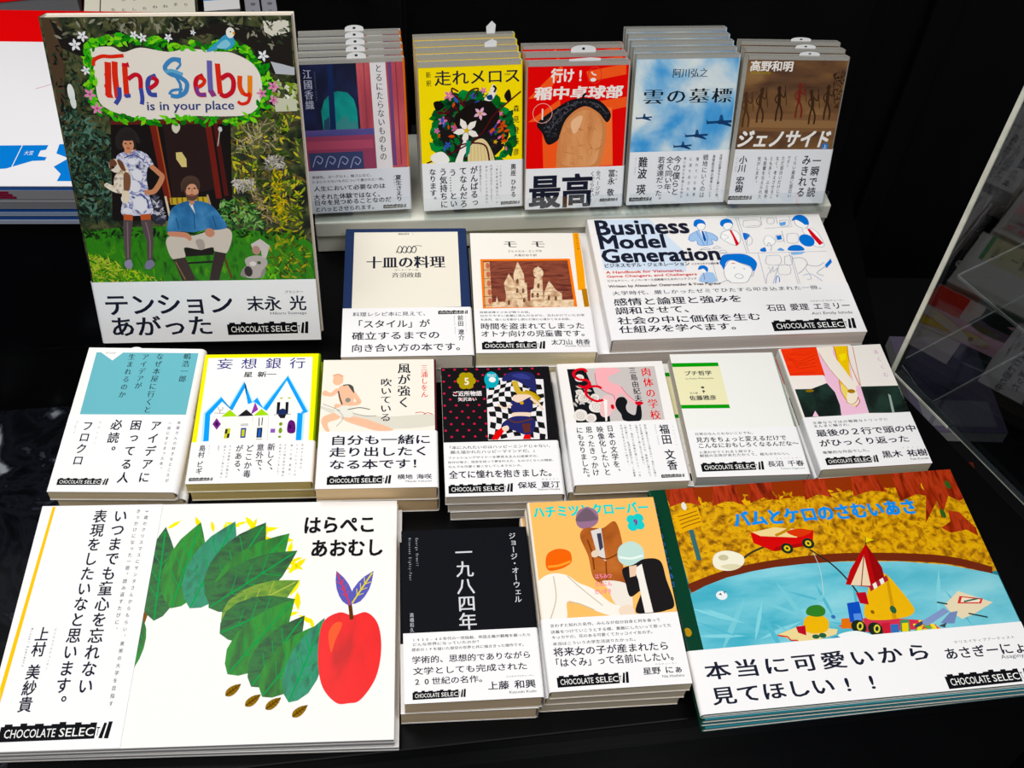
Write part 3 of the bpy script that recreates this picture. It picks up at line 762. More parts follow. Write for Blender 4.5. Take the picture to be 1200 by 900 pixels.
ART['B']['cover'] = [('p','@navy',[-0.4,-0.1,55.2,0.7,55.4,70.1,-0.8,68.8]),
  ('p','@teal',[18,49.2,21.8,38.3,28.2,32.2,35.4,29.7,44.7,31.5,50.5,38.4,52.7,48.1,53.2,68,18.8,68]),
  ('p','#1c2a55',[27.2,2.4,32.3,2.4,31.1,67.7,25.4,67.9]),
  ('p','#2f4a60',[20.1,58.4,25.1,55.1,25.4,67.9,19.3,67.6]),
  ('p','#4a8a8c',[32.1,61.5,41.8,53.6,45.9,62.2,52.1,58.9,52.7,68,31.6,67.8]),
  ('p','@rose',[54.7,1.1,69.3,0.7,69.6,68.9,55.4,70.1]),
  ('l','#8c4450',1.17,[62.2,1.4,61.9,68.5]),
  ('p','@violet',[-1.5,67.8,69.7,67.9,69.7,74.3,-1.1,74.1]),
  ('p','#8f4560',[-1.1,74.1,69.7,74.3,70.7,113.6,-0.7,109.9]),
  ('p','#a85068',[0.5,79.1,66.5,79.3,67.1,88.1,0.4,87.6]),
  ('p','#3c4468',[2,90.9,55.9,90.9,56.4,109,2.8,108.9]),
  ('c','#9aa0c4',0.95,[5.2,105.3,9.8,94.4,15.5,97.3,12.7,102.1,9.8,99.4]),
  ('c','#9aa0c4',0.96,[17.6,106.1,22.2,95.2,27.9,98.1,25.1,102.9,22.2,100.2]),
  ('c','#9aa0c4',0.97,[30.1,107,34.6,96,40.5,98.9,37.7,103.7,34.7,101]),
  ('c','#9aa0c4',0.97,[42.7,107.8,47.2,96.8,53.1,99.7,50.3,104.6,47.3,101.9]),
  ('p','@rose',[83.1,-0.2,101.8,-0.5,102.5,108.6,84.9,110]),
  ('p','#6a4a78',[85.3,2.2,88.7,2.1,89.5,107.2,85.5,107.4]),
  ('l','#8c3c4c',1.2,[93,2.5,94.1,106.5]),
  ('p','#e0762a',[99.8,-0.1,102,0,103,108.6,100.8,109]),
  ('p','#e4e0e3',[67.9,0.4,83.1,0.1,85.2,112.5,69.2,113]),
  ('t','#25273a','とるにたらないものもの',72.6,4.7,79.9,101.8,{'m':0.01,'v':1}),
  ('t','#b4b6cc','江國香織',3.1,7.4,11.8,47.3,{'m':0.012,'v':1}),
  ('t','#7a7e9c','とるにたらないものもの',13.8,10,15.5,39.1,{'v':1})]
ART['B']['band'] = [('t','#1a1d2e','黄緑色、ヨーグルト、輪ゴムなど、',3.2,114.3,65.2,117.6,{}),
  ('t','#1a1d2e','とるにたらないものについて書かれた一冊。',2.7,119.1,77.7,122.4,{}),
  ('t','#1a1d2e','人生において必要なのは',4,125.2,76.7,130.9,{'w':0.012}),
  ('t','#1a1d2e','大それた体験ではなく、',3.2,133.7,74.7,139.9,{'w':0.012}),
  ('t','#1a1d2e','日々を見つめることなのだ',3.1,139.8,81.9,146,{'w':0.012}),
  ('t','#1a1d2e','とハッとさせられます。',3.5,147.2,67.3,152.9,{'w':0.012}),
  ('t','#1a1d2e','夏生さえり',86.8,117,93.4,145.7,{'w':0.012,'v':1}),
  ('t','#1a1d2e','ブロガー',84.8,117.2,86.6,130.2,{'v':1}),
  ('k','#0c0d12',[73.2,148.4,96.7,152.6],1)]
ART['C'] = dict(w=0.1032, h=0.1502, bh=0.0505, artmax=101.7, base='#ffe400', spine='#ffe400', pages='#b4b0a6', bcol='#eef0f4')
ART['C']['cover'] = [('t','#1a1d2e','走れメロス',15.3,6.1,101.7,22,{'w':0,'m':0.004}),
  ('t','#2a2618','新釈',7.4,6.3,12.6,23,{'v':1}),
  ('t','#1a1d2e','文庫版',84.5,11.5,91.3,13.7,{}),
  ('t','#2a2618','森見登美彦',93.9,41.5,100,97.4,{'m':0.005,'v':1}),
  ('e','#1a1719',[52.1,66.9,37.93,34.79,0]),
  ('g',['#0f6a34','#1c8a44','#0b4a28','#156a2c'],[52.5,32,72.1,37.2,87.3,52.2,91.7,72.8,84.1,93.1,65.1,100.6,39.3,98.9,19,88.8,14.3,68,18.6,48.1,32.2,35.7],(46,15.78,8.64,31,2.66),1),
  ('f',['#0f6a34','#1a1719','#123a24','#2c1a22'],[23.6,48.4,80.5,45.1,87.5,89.8,25.7,92.8],(70,9.99,4.99,32)),
  ('b','#d87ab0',(29.8,31.5,5.61,21.5)),
  ('b','#d87ab0',(22.5,56.7,5.01,17.5)),
  ('b','#cc5c98',(34.9,64.2,4.71,25)),
  ('b','#d87ab0',(16.4,66.4,3.36,14)),
  ('b','#d2562c',(82.2,63.7,5.79,53)),
  ('b','#d8702c',(80.5,51.8,3.72,52)),
  ('b','#d87ab0',(63.8,27.7,3.66,42)),
  ('b','#3a5cb0',(26.9,81.6,4.07,20.5)),
  ('b','#3c2c8c',(72.1,68.2,5.79,47)),
  ('b','#3a5cb0',(53.8,32.8,3.66,36)),
  ('b','#e0b832',(84,80.9,3.1,54)),
  ('b','#e0b832',(75.5,80.4,2.4,49)),
  ('f',['#0f6a34','#1c8a44','#d87ab0','#4c1218','#3a5cb0','#d2562c'],[18.6,48.1,35.5,34.3,72.1,37.2,89.9,59.1,87.5,89.8,72,71.6,43.3,66.4,32.6,93.2,17.4,85.3],(60,7.31,3.32,33)),
  ('s','#16110f',[34.3,54,43.7,44.6,55.4,39.5,68.8,38.6,79.7,50.1,75.5,63.3,63.5,71,53.4,67,48.3,71.8,38.2,66.1]),
  ('s','#0f0c0c',[14,37.9,20.6,36.7,24.6,41.8,17,46.3]),
  ('s','#16110f',[84.7,33.8,89.6,27.5,91.9,35.9,88.9,40.6]),
  ('b','#f4efe8',(46.3,67.4,13.19,0.5)),
  ('e','#d8b84a',[46.3,67.4,2.37,2.21,0]),
  ('b','#e8b8d0',(60.3,50.6,6.73,0.2)),
  ('e','#d8a03a',[60.3,50.6,1.35,1.34,0]),
  ('s','#f2ece2',[73.8,21.8,77.1,28.5,72.1,38,64.6,36.8,68.8,31.3]),
  ('s','#1e3c6c',[67.1,33.6,72.1,32.3,72.9,37.2,68.4,37]),
  ('s','#f6f3ee',[34.1,100.3,37.7,90.1,43.1,78.3,48.1,83.8,42.8,93.9,40.9,101.8]),
  ('s','#e6d4a4',[47,101.2,48,87.3,55.3,78.2,63.5,77,70.6,87,74.8,101.6,72,103.9,49.5,102.4]),
  ('l','#c8b07a',0.51,[50.6,84.7,49.9,101.4]),
  ('l','#c8b07a',0.51,[53.9,83.5,53.7,101.6]),
  ('l','#c8b07a',0.51,[57.2,82.3,57.5,101.9]),
  ('l','#c8b07a',0.51,[60.4,81.1,61.3,102.1]),
  ('l','#c8b07a',0.51,[63.6,82.7,65.1,102.4]),
  ('l','#c8b07a',0.51,[66.9,84.3,68.9,102.6]),
  ('l','#c8b07a',0.52,[70.1,85.9,72.7,102.9]),
  ('c','#4c1218',1.49,[39,27.9,32.8,24.3,34,30.1,43.8,38,50.6,27.8,58.9,25.8,53.8,33.7]),
  ('c','#4c1218',1.7,[36.2,83,49.8,80.5,65.2,84,69.4,102.7]),
  ('c','#4c1218',1.51,[103,29.1,87.2,41.4,73.8,53.1,60.1,72.5,37.8,86.6,5.1,99.4]),
  ('p','#0f8a6a',[46.2,76.8,50.7,78.8,48.8,90.8,44.5,95.7]),
  ('s','#f4f4f0',[9.6,91.7,20.8,88.1,28.2,96.4,23.8,100.7,11.9,98.8]),
  ('c','#16110f',1.99,[73.8,23.4,76.3,26,74.6,29.9])]
ART['C']['band'] = [('t','#1a1d2e','輿座\u3000ひかる',91,104,96.6,140.4,{'w':0.012,'v':1}),
  ('t','#1a1d2e','「この世にある',79.3,103.8,81.6,128.8,{'v':1}),
  ('t','#1a1d2e','「桜の森の満開の下」が',75.4,103.5,77.8,146.9,{'v':1}),
  ('t','#1a1d2e','今読んでも切なくなります。',69.6,103.9,72,145.2,{'v':1}),
  ('t','#1a1d2e','成功していく人の孤独や',64.6,104.2,67,146.1,{'v':1}),
  ('t','#1a1d2e','絶望が描かれていて、',58.3,104.2,60.8,136.1,{'v':1}),
  ('t','#1a1d2e','がんばるっ',48.9,104.4,56.9,148.1,{'m':0.006,'w':0.006,'v':1}),
  ('t','#1a1d2e','てなんだろ',37.7,104.7,45.7,148.8,{'m':0.006,'w':0.006,'v':1}),
  ('t','#1a1d2e','う……とい',27.1,106.1,35.1,148,{'m':0.006,'w':0.006,'v':1}),
  ('t','#1a1d2e','う気持ちに',17.2,104.8,25.2,148.4,{'m':0.006,'w':0.006,'v':1}),
  ('t','#1a1d2e','なります。',6.8,105,14,142.1,{'m':0.006,'w':0.006,'v':1}),
  ('k','#0c0d12',[80.4,144.1,100.3,147.7],1)]
ART['D'] = dict(w=0.1035, h=0.1509, bh=0.0438, artmax=109.1, base='#e0121a', spine='#b8b4ac', pages='#b4b0a6', bcol='#eef0f4')
ART['D']['cover'] = [('p','#f2643e',[0.8,34.9,33.2,2.7,35.8,6.6,25.8,21.2,19.5,34]),
  ('p','#f2643e',[58.7,9.1,98.8,2.2,99.6,12.7,62,19.2]),
  ('p','#f2643e',[74.1,38.8,101.4,35.2,101.9,45.3,87.1,48.2,91.2,105.9,78.5,106.7]),
  ('p','#f2643e',[1.4,58.4,33.1,35.9,40.4,106.9,18.3,107.8,16.1,70.1,13.6,57.8]),
  ('p','#f58050',[56.4,40.8,87,46,91.2,105.9,72.8,106.4]),
  ('t','#f4ece8','行け!',23.4,5.2,58.9,19.8,{'w':0.03,'k':-0}),
  ('t','#f4ece8','稲中卓球部',7.1,23.1,97.6,36.6,{'w':0.03,'k':0.08}),
  ('r','#d8483c',[67.7,12.9,6.78,8.09,0.81]),
  ('e','#f4ece8',[66.2,17.4,2.99,1.83,0]),
  ('c','#f4ece8',1.35,[64.1,9.5,65.9,11.9,69.1,12.9]),
  ('s','#d08a5c',[31.6,98.6,32.8,76.4,35.5,60.1,46,49.7,60.7,43.6,73.4,49.5,81.1,60.7,82.3,78.7,79.3,98.2,72.9,108.5,36.2,108.1]),
  ('s','@nut',[35.5,90.4,36,71,40.9,59,51.5,50,63.7,47.8,73.8,55,78.2,70.2,76,89.6,69.9,104.8,40.3,104.7]),
  ('f',['#c9875a','#e2a878','#b8764a'],[37.1,65.6,58.3,50.3,75.2,56.4,78.1,78.5,72.7,105,40.3,104.7],(60,9.64,0.69,44)),
  ('s','#eec09a',[45.1,60.5,51.7,54,57.2,54.3,53.7,66.4,48.4,71.6]),
  ('s','#16161a',[10.9,59.3,33.4,42.5,46.7,36.4,60.2,35.6,74.1,38.8,86,51.7,82.5,60.8,73.5,50.9,60.7,43.9,49.9,47.2,39.5,57.6,34.6,71,32.2,78,22.1,82.1,16.1,70.1]),
  ('c','#4a4a50',1.09,[17.7,59.3,36.2,45.3,55,39.4]),
  ('c','#4a4a50',0.82,[63.2,39.1,74.4,43.5,81.9,52.6]),
  ('c','#4a4a50',0.82,[22.2,70.4,32.6,55.9,45.8,45.7]),
  ('f',['#3a3a40','#2a2a30','#50505a'],[15.1,61.9,33.4,43.9,49.4,37.2,68.7,39.3,84.6,51.3,81.5,56.6,73.3,48.2,59.2,41.6,47.1,44.4,36.7,56.1,30.7,74.9,22.6,80.1],(110,2.73,1.64,45)),
  ('c','#16161a',2.46,[56.2,36.8,57.1,32.8,60,31]),
  ('r','#f0b0a4',[15.8,49.8,9.76,9.93,0.54]),
  ('t','#f6efe8','1',10.4,42.3,21.1,58.1,{'w':0.01})]
ART['D']['band'] = [('t','#1a1d2e','最高',3.3,112.9,71.7,151,{'w':0.026}),
  ('t','#1a1d2e','全ページが',73.9,111.1,78.9,138.9,{'v':1}),
  ('t','#1a1d2e','くだらない!',67.8,111.4,72.9,146.4,{'v':1}),
  ('t','#1a1d2e','冨永\u3000敬',86.8,110.3,94.4,139.7,{'w':0.012,'v':1}),
  ('t','#1a1d2e','漫画家',94.9,111.2,96.8,123.3,{'v':1}),
  ('k','#0c0d12',[79.4,141.7,98.6,145.1],1)]
ART['E'] = dict(w=0.1073, h=0.1552, bh=0.0571, artmax=100.1, base='@sky', spine='#c2d6e2', pages='#b4b0a6', bcol='#eef0f4')
ART['E']['cover'] = [('t','#23262e','阿川弘之',37.8,12.8,74.9,22.6,{'m':0.01}),
  ('t','#1c222c','雲の墓標',8.1,32.7,104,49.1,{'m':0.016}),
  ('l','#1f4270',1.52,[3.6,62.9,20.3,61.7]),
  ('p','#1c3a66',[10.5,63.3,18.9,65.5,20.2,65.1,14.7,61.6]),
  ('p','#25507e',[10.8,61.8,11.4,58.2,12.9,58.2,13.8,61.3]),
  ('e','#1c3a66',[12.2,62.4,2.38,1.27,0]),
  ('p','#1c3a66',[4,62.3,3,60.4,4.8,62]),
  ('l','#1f4270',2.7,[78.8,69,108.6,67.9]),
  ('p','#1c3a66',[91.1,69.5,106.3,74.1,108.5,73.4,98.6,67.8]),
  ('p','#25507e',[91.7,68,92.5,61.1,95.1,61.1,97,67.4]),
  ('e','#1c3a66',[94.1,68.6,4.23,2.28,0]),
  ('p','#1c3a66',[79.5,68.4,77.6,64.9,81,68.1]),
  ('l','#1f4270',2.18,[57.3,82.6,81.4,81.5]),
  ('p','#1c3a66',[67.3,83.1,79.4,86.6,81.2,86.1,73.3,81.3]),
  ('p','#25507e',[67.7,81.6,68.4,76.1,70.6,76.1,72,81]),
  ('e','#1c3a66',[69.7,82.2,3.42,1.85,0]),
  ('p','#1c3a66',[57.9,82,56.4,79.2,59.1,81.7]),
  ('l','#1f4270',1.75,[45.9,93.5,65.2,92.3]),
  ('p','#1c3a66',[53.9,94,63.7,96.7,65.1,96.2,58.7,92.2]),
  ('p','#25507e',[54.3,92.4,54.9,88.1,56.6,88.1,57.7,91.9]),
  ('e','#1c3a66',[55.8,93.1,2.75,1.5,0]),
  ('p','#1c3a66',[46.3,92.9,45.1,90.7,47.3,92.6])]
ART['E']['band'] = [('t','#1a1d2e','難波\u3000瑛',9.6,103,19.8,144.6,{'w':0.012,'v':1}),
  ('t','#1a1d2e','Akira Namba',6.1,103.5,8,122.5,{'v':1}),
  ('t','#1a1d2e','今の僕らと',47.3,102.9,55.9,146.4,{'w':0.006,'v':1}),
  ('t','#1a1d2e','全く同い年、',39.3,103.5,47.5,147.6,{'w':0.006,'v':1}),
  ('t','#1a1d2e','若者達だった。',30.2,103.3,38.1,154,{'w':0.006,'v':1}),
  ('t','#1a1d2e','戦地にいくのは',78.8,102.1,84.8,150,{'v':1}),
  ('t','#1a1d2e','憧れていた海軍',71.4,103.9,74.6,149.3,{'v':1}),
  ('t','#1a1d2e','に送り出される',64.4,103.8,67.6,149.2,{'v':1}),
  ('t','#1a1d2e','想い続けた仲間との別れ',58,104.3,60.8,149.7,{'v':1}),
  ('t','#1a1d2e','海軍航空隊の戦争について',89.1,102.9,92.3,150.1,{'v':1}),
  ('t','#1a1d2e','当時の記録をもとに書いた一冊。',96.8,102.4,99.9,152.2,{'v':1}),
  ('k','#0c0d12',[2.7,147,27.2,151.3],1)]
ART['F'] = dict(w=0.1074, h=0.1543, bh=0.0593, artmax=97, base='@dust', spine='#8f8a84', pages='#b4b0a6', bcol='#e9ebef')
ART['F']['cover'] = [('p','#7a5a40',[5.5,57.2,106.6,59.1,105.3,77.3,3.7,75.6]),
  ('p','#8d6c4c',[9.7,63.2,106.2,65.1,106,72.7,7.9,71.9]),
  ('f',['#3a281c','#2c1e14'],[92.2,14.3,105.1,14.2,110.2,53,100.8,53.1],(60,4.32,1.23,41)),
  ('e','#4a3424',[3,38.3,2.22,2.76,0]),
  ('c','#4a3424',3.49,[3.4,40.7,4.6,48,5.2,55.6]),
  ('c','#4a3424',1.91,[5,54.1,3.8,62.7,4.1,71.9]),
  ('c','#4a3424',1.91,[5.6,54.1,9.7,63.2,9.8,71.8]),
  ('c','#4a3424',1.27,[3.7,42.5,0.3,48.7,3,53.5]),
  ('c','#4a3424',1.27,[3.7,42.5,9.6,47.4,9.9,41.3]),
  ('l','#4a3424',0.79,[8.9,35.2,13.5,55.5]),
  ('e','#3e2b1e',[19.4,33.6,2.21,2.75,0]),
  ('c','#3e2b1e',3.47,[19.8,36,19.1,43.3,19.7,50.9]),
  ('c','#3e2b1e',1.9,[19.5,49.4,18.3,57.9,18.6,67.1]),
  ('c','#3e2b1e',1.9,[20.1,49.4,24.2,58.5,24.3,67]),
  ('c','#3e2b1e',1.26,[18.2,37.9,14.8,44,17.5,48.8]),
  ('c','#3e2b1e',1.26,[18.2,37.9,24,42.7,24.3,36.6]),
  ('l','#3e2b1e',0.79,[23.3,30.6,27.9,50.8]),
  ('e','#33241a',[37.4,32,2.2,2.75,0]),
  ('c','#33241a',3.45,[37.8,34.4,39,41.6,39.7,49.2]),
  ('c','#33241a',1.89,[39.4,47.7,38.3,56.2,38.6,65.3]),
  ('c','#33241a',1.89,[40.1,47.7,44.1,56.7,44.3,65.3]),
  ('c','#33241a',1.26,[38.1,36.2,34.7,42.3,37.4,47.1]),
  ('c','#33241a',1.26,[38.1,36.2,43.9,41,44.2,34.9]),
  ('l','#33241a',0.78,[43.1,28.9,47.9,49.1]),
  ('e','#6e2a22',[59.4,28.8,2.18,2.74,0]),
  ('c','#6e2a22',3.43,[59.8,31.2,59.8,38.4,60.5,45.9]),
  ('c','#6e2a22',1.88,[60.2,44.4,59.2,52.9,59.6,62]),
  ('c','#6e2a22',1.88,[60.9,44.4,65,53.5,65.2,62]),
  ('c','#6e2a22',1.25,[58.9,33,55.5,39,58.3,43.8]),
  ('c','#6e2a22',1.25,[58.9,33,64.7,37.8,64.9,31.7]),
  ('l','#6e2a22',0.78,[63.8,25.8,68.6,45.9]),
  ('e','#3a281c',[72.4,35.3,2.18,2.74,0]),
  ('c','#3a281c',3.43,[72.8,37.7,75.4,44.9,76.1,52.4]),
  ('c','#3a281c',1.87,[75.8,50.9,74.8,59.4,75.2,68.5]),
  ('c','#3a281c',1.87,[76.4,50.9,80.6,60,80.8,68.5]),
  ('c','#3a281c',1.25,[74.4,39.5,71.1,45.5,73.8,50.3]),
  ('c','#3a281c',1.25,[74.4,39.5,80.2,44.2,80.4,38.2]),
  ('l','#3a281c',0.78,[79.3,32.2,84.2,52.3]),
  ('e','#3a281c',[89.9,30.4,2.17,2.73,0]),
  ('c','#3a281c',3.41,[90.3,32.7,90.7,39.9,91.4,47.4]),
  ('c','#3a281c',1.86,[91.1,45.9,90.2,54.4,90.6,63.5]),
  ('c','#3a281c',1.86,[91.8,45.9,95.9,54.9,96.2,63.4]),
  ('c','#3a281c',1.24,[89.7,34.5,86.4,40.6,89.2,45.4]),
  ('c','#3a281c',1.24,[89.7,34.5,95.5,39.3,95.7,33.3]),
  ('l','#3a281c',0.77,[94.6,27.3,99.5,47.4]),
  ('t','#f0ece6','高野和明',2.8,4.1,48.5,15,{'w':0.022}),
  ('t','#b0a030','KAZUAKI TAKANO',4.6,15.1,25.3,17.6,{'lat':1}),
  ('t','#f2efea','ジェノサイド',1,73.9,102.9,93.9,{'w':0.03,'k':0.16}),
  ('e','#3c78c0',[97.7,92.1,3.76,3.74,0]),
  ('t','#f0f0f0','上',95.1,89.6,100.2,94.6,{})]
ART['F']['band'] = [('t','#1a1d2e','一瞬で読',86.6,101.5,96.4,147.7,{'w':0.008,'v':1}),
  ('t','#1a1d2e','みきれる',75,100.5,84.9,147.9,{'w':0.008,'v':1}),
  ('t','#1a1d2e','くらい最高に面白い',65.6,101.9,69.7,148.2,{'v':1}),
  ('t','#1a1d2e','です!',58,102,62.1,115.1,{'v':1}),
  ('t','#1a1d2e','ただ面白いだけじゃ',52,102.1,55.9,148.5,{'v':1}),
  ('t','#1a1d2e','なく、考えさせるこ',45.6,102.2,49.5,148.7,{'v':1}),
  ('t','#1a1d2e','とも多く、ふと戦争',39.2,102.3,43.1,148.8,{'v':1}),
  ('t','#1a1d2e','も影響を与えられた',32.8,102.4,36.7,149,{'v':1}),
  ('t','#1a1d2e','気がします。',25.7,102.6,29.6,133.3,{'v':1}),
  ('t','#1a1d2e','小川\u3000宏樹',5.7,101.6,14.7,141.9,{'w':0.012,'v':1}),
  ('t','#1a1d2e','Hiroki Ogawa',2.7,103.6,4.6,119.3,{'v':1}),
  ('k','#0c0d12',[0.1,145.3,26.1,149.9],1)]
ART['G'] = dict(w=0.1294, h=0.1863, bh=0.0659, artmax=122.4, base='#26355a', spine='#26355a', pages='#d8d2c6', s=1)
ART['G']['cover'] = [('p','#ece7da',[9.2,5.6,120.5,5.6,119.6,119.5,9,121.3]),
  ('t','#1a1d2e','御馳走読本 1',56.1,6.9,73.3,10.3,{}),
  ('t','#1a1d2e','十皿の料理',22.5,42.6,105.6,62.9,{'m':0.02,'w':0.004}),
  ('t','#1a1d2e','コート・ドール',51.6,63,77.2,66.2,{}),
  ('t','#1a1d2e','斉須政雄',49.2,68.2,80.4,76.6,{'m':0.008}),
  ('c','#30323a',1,[54.3,38.6,57.4,28.2,60.4,31.9,58.3,38.6,54.8,35.6]),
  ('c','#30323a',1,[59.3,38.6,62.4,28.2,65.4,31.9,63.3,38.5,59.8,35.6]),
  ('c','#30323a',1,[64.3,38.5,67.4,28.2,70.4,31.9,68.3,38.5,64.8,35.6]),
  ('c','#30323a',1,[69.3,38.5,72.4,28.2,75.4,31.9,73.3,38.5,69.8,35.6]),
  ('c','#30323a',0.75,[69.9,31.9,75,27.4,81.5,28.2])]
ART['G']['band'] = [('t','#1a1d2e','料理レシピ本に見えて、',10.1,125.9,87.6,132.2,{}),
  ('t','#1a1d2e','「スタイル」が',9.4,136.9,87.7,148.6,{'w':0.006}),
  ('t','#1a1d2e','確立するまでの',9.8,153,97.4,164.5,{'w':0.006}),
  ('t','#1a1d2e','向き合い方の本です。',9.6,169.4,123.5,180.6,{'w':0.006}),
  ('t','#1a1d2e','前田\u3000遼介',115.3,132,121.3,167.2,{'w':0.01,'v':1}),
  ('t','#1a1d2e','Ryosuke Maeda',111.6,132.7,113.4,158.4,{'v':1}),
  ('t','#1a1d2e','フリーエディター',123,132.6,124.3,158.3,{'v':1}),
  ('k','#0c0d12',[96.1,125.1,126.2,130.4],1)]
ART['H'] = dict(w=0.1205, h=0.1759, bh=0.0604, artmax=117.6, base='#f3efe8', spine='#efe6d8', pages='#e8dcc0', s=1)
ART['H']['cover'] = [('t','#25262c','モ\u3000モ',32.5,11.4,83.4,23.9,{'m':0.012}),
  ('t','#1a1d2e','ミヒャエル・エンデ作',39.3,26.8,76.5,30.8,{}),
  ('t','#1a1d2e','大島かおり訳',45.9,33.2,70.5,37.2,{}),
  ('p','#ef7d1e',[9.6,41.2,105.5,40.7,106.6,112.6,9.2,114.5]),
  ('p','@brick',[12.4,44,102.7,43.6,103.8,111.3,11.2,113.1]),
  ('p','#d8b48c',[12.8,46.2,19.1,45.4,19,113.1,11.7,113.1]),
  ('e','#b86a54',[17,51.5,1.99,4.65,0]),
  ('l','#7a3c2c',0.74,[12.7,58,21.6,57.6]),
  ('e','#b86a54',[17,64.7,1.98,4.6,0]),
  ('l','#7a3c2c',0.74,[12,71,20.9,70.6]),
  ('e','#b86a54',[17,78,1.97,4.55,0]),
  ('l','#7a3c2c',0.74,[11.3,84.3,20.2,83.9]),
  ('e','#b86a54',[17.1,91.2,1.96,4.49,0]),
  ('l','#7a3c2c',0.73,[10.6,97.4,19.4,97]),
  ('e','#b86a54',[17.1,103.9,1.94,4.44,0]),
  ('l','#7a3c2c',0.73,[9.9,110.1,18.7,109.7]),
  ('p','@sand',[34,113,33.8,88.4,41.9,77.9,50.5,77.8,48.5,112.9]),
  ('p','@sand',[43.5,64.5,49.1,44.6,54.4,63.8,54.6,88.2,53.4,112.9,42.2,112.9]),
  ('p','@sand',[32.8,77.9,38.6,63.2,44.4,77.2,41.1,90,33.7,90.1]),
  ('p','@sand',[50.5,77.8,56.6,77.8,55.8,112.9,48,112.9]),
  ('p','@sand',[65.3,70.8,73.6,70.7,71.7,112.8,60.1,112.8]),
  ('e','@sand',[69.9,62.3,5.44,8.52,0]),
  ('p','@sand',[68.8,56.6,70.7,51.6,71.8,56.6]),
  ('p','@sand',[73.9,91.6,80.3,74.2,86.4,88.1,92.1,93.2,91.6,112,71,112.8]),
  ('p','@sand',[21.4,113,24.3,97,26.7,113]),
  ('p','@sand',[31.1,113,33.9,98.7,37.3,91.8,40.8,112.9]),
  ('p','@sand',[19,113.1,19.4,105.6,103.7,102.4,103.2,112.6]),
  ('p','@sand',[57.7,112.9,60,88.2,65.2,84.7,64.5,112.8]),
  ('p','#6e4a38',[45.5,78.6,45.9,73,47.3,70.9,48.4,73,48,78.6]),
  ('p','#6e4a38',[44.6,92.4,44.9,86.9,46.3,84.8,47.4,86.9,47,92.4]),
  ('p','#6e4a38',[50.7,92.4,51.1,86.9,52.4,84.8,53.5,86.9,53.1,92.4]),
  ('p','#6e4a38',[34.9,109.6,35.3,104.1,36.6,102.1,37.7,104.1,37.4,109.6]),
  ('p','#6e4a38',[67.1,85.4,67.5,79.8,68.9,77.8,70,79.8,69.5,85.4]),
  ('p','#6e4a38',[65.3,99.2,65.7,93.7,67.1,91.6,68.2,93.7,67.7,99.2]),
  ('p','#6e4a38',[76.7,102.6,77.1,97.1,78.5,95,79.6,97.1,79.1,102.5]),
  ('p','#6e4a38',[83.8,104.2,84.3,98.8,85.7,96.7,86.7,98.7,86.3,104.2]),
  ('p','#6e4a38',[50.9,106.1,51.3,100.6,52.7,98.6,53.8,100.6,53.4,106.1]),
  ('p','#6e4a38',[59.9,99.2,60.3,93.7,61.7,91.7,62.8,93.7,62.4,99.2]),
  ('l','#b08a6a',0.61,[33.8,88.4,57.1,88.2]),
  ('l','#b08a6a',0.61,[61.8,90.3,93.5,90.8]),
  ('l','#b08a6a',0.61,[33.5,94.6,56.6,94.4]),
  ('l','#b08a6a',0.61,[61.4,96.5,93,97]),
  ('l','#b08a6a',0.61,[33.1,100.7,56.2,100.6]),
  ('l','#b08a6a',0.61,[60.9,102.6,92.4,103.2]),
  ('p','#f0a41c',[112.3,-0.4,121.4,-0,117.7,87.9,109.8,88.7]),
  ('p','#b07a20',[113.4,87.2,119.8,86.5,119.6,112.5,113.8,113.2]),
  ('t','#3a2a10','岩波少年文庫',114.8,1.8,117.1,27.6,{'v':1})]
ART['H']['band'] = [('t','#1a1d2e','時間泥棒と少女が闘うお話。',5.5,118.9,59.6,121.9,{}),
  ('t','#1a1d2e','分かりやすい言葉に沈んだながら、忘れかけていた日常',5.7,123.6,112.6,127,{}),
  ('t','#1a1d2e','を皮肉、強く心を動かし読んだ後に心温かくなるお話。',5.9,129,99.6,132.3,{}),
  ('t','#1a1d2e','時間を盗まれてしまった',5.5,135.3,111.2,144.6,{'w':0.008}),
  ('t','#1a1d2e','オトナ向けの児童書です。',5.4,145.8,115.6,155,{'w':0.008}),
  ('t','#1a1d2e','太刀山\u3000桃香',75.3,158.5,114.6,166.3,{'w':0.008}),
  ('t','#1a1d2e','Momoka Tachiyama',89,166.6,114,169.5,{'lat':1}),
  ('k','#0c0d12',[6,160.3,69.4,171.6],1)]
ART['I'] = dict(w=0.2651, h=0.1829, bh=0.0711, artmax=113.8, base='#f5f2f0', pages='#d8d0cc', s=-1)
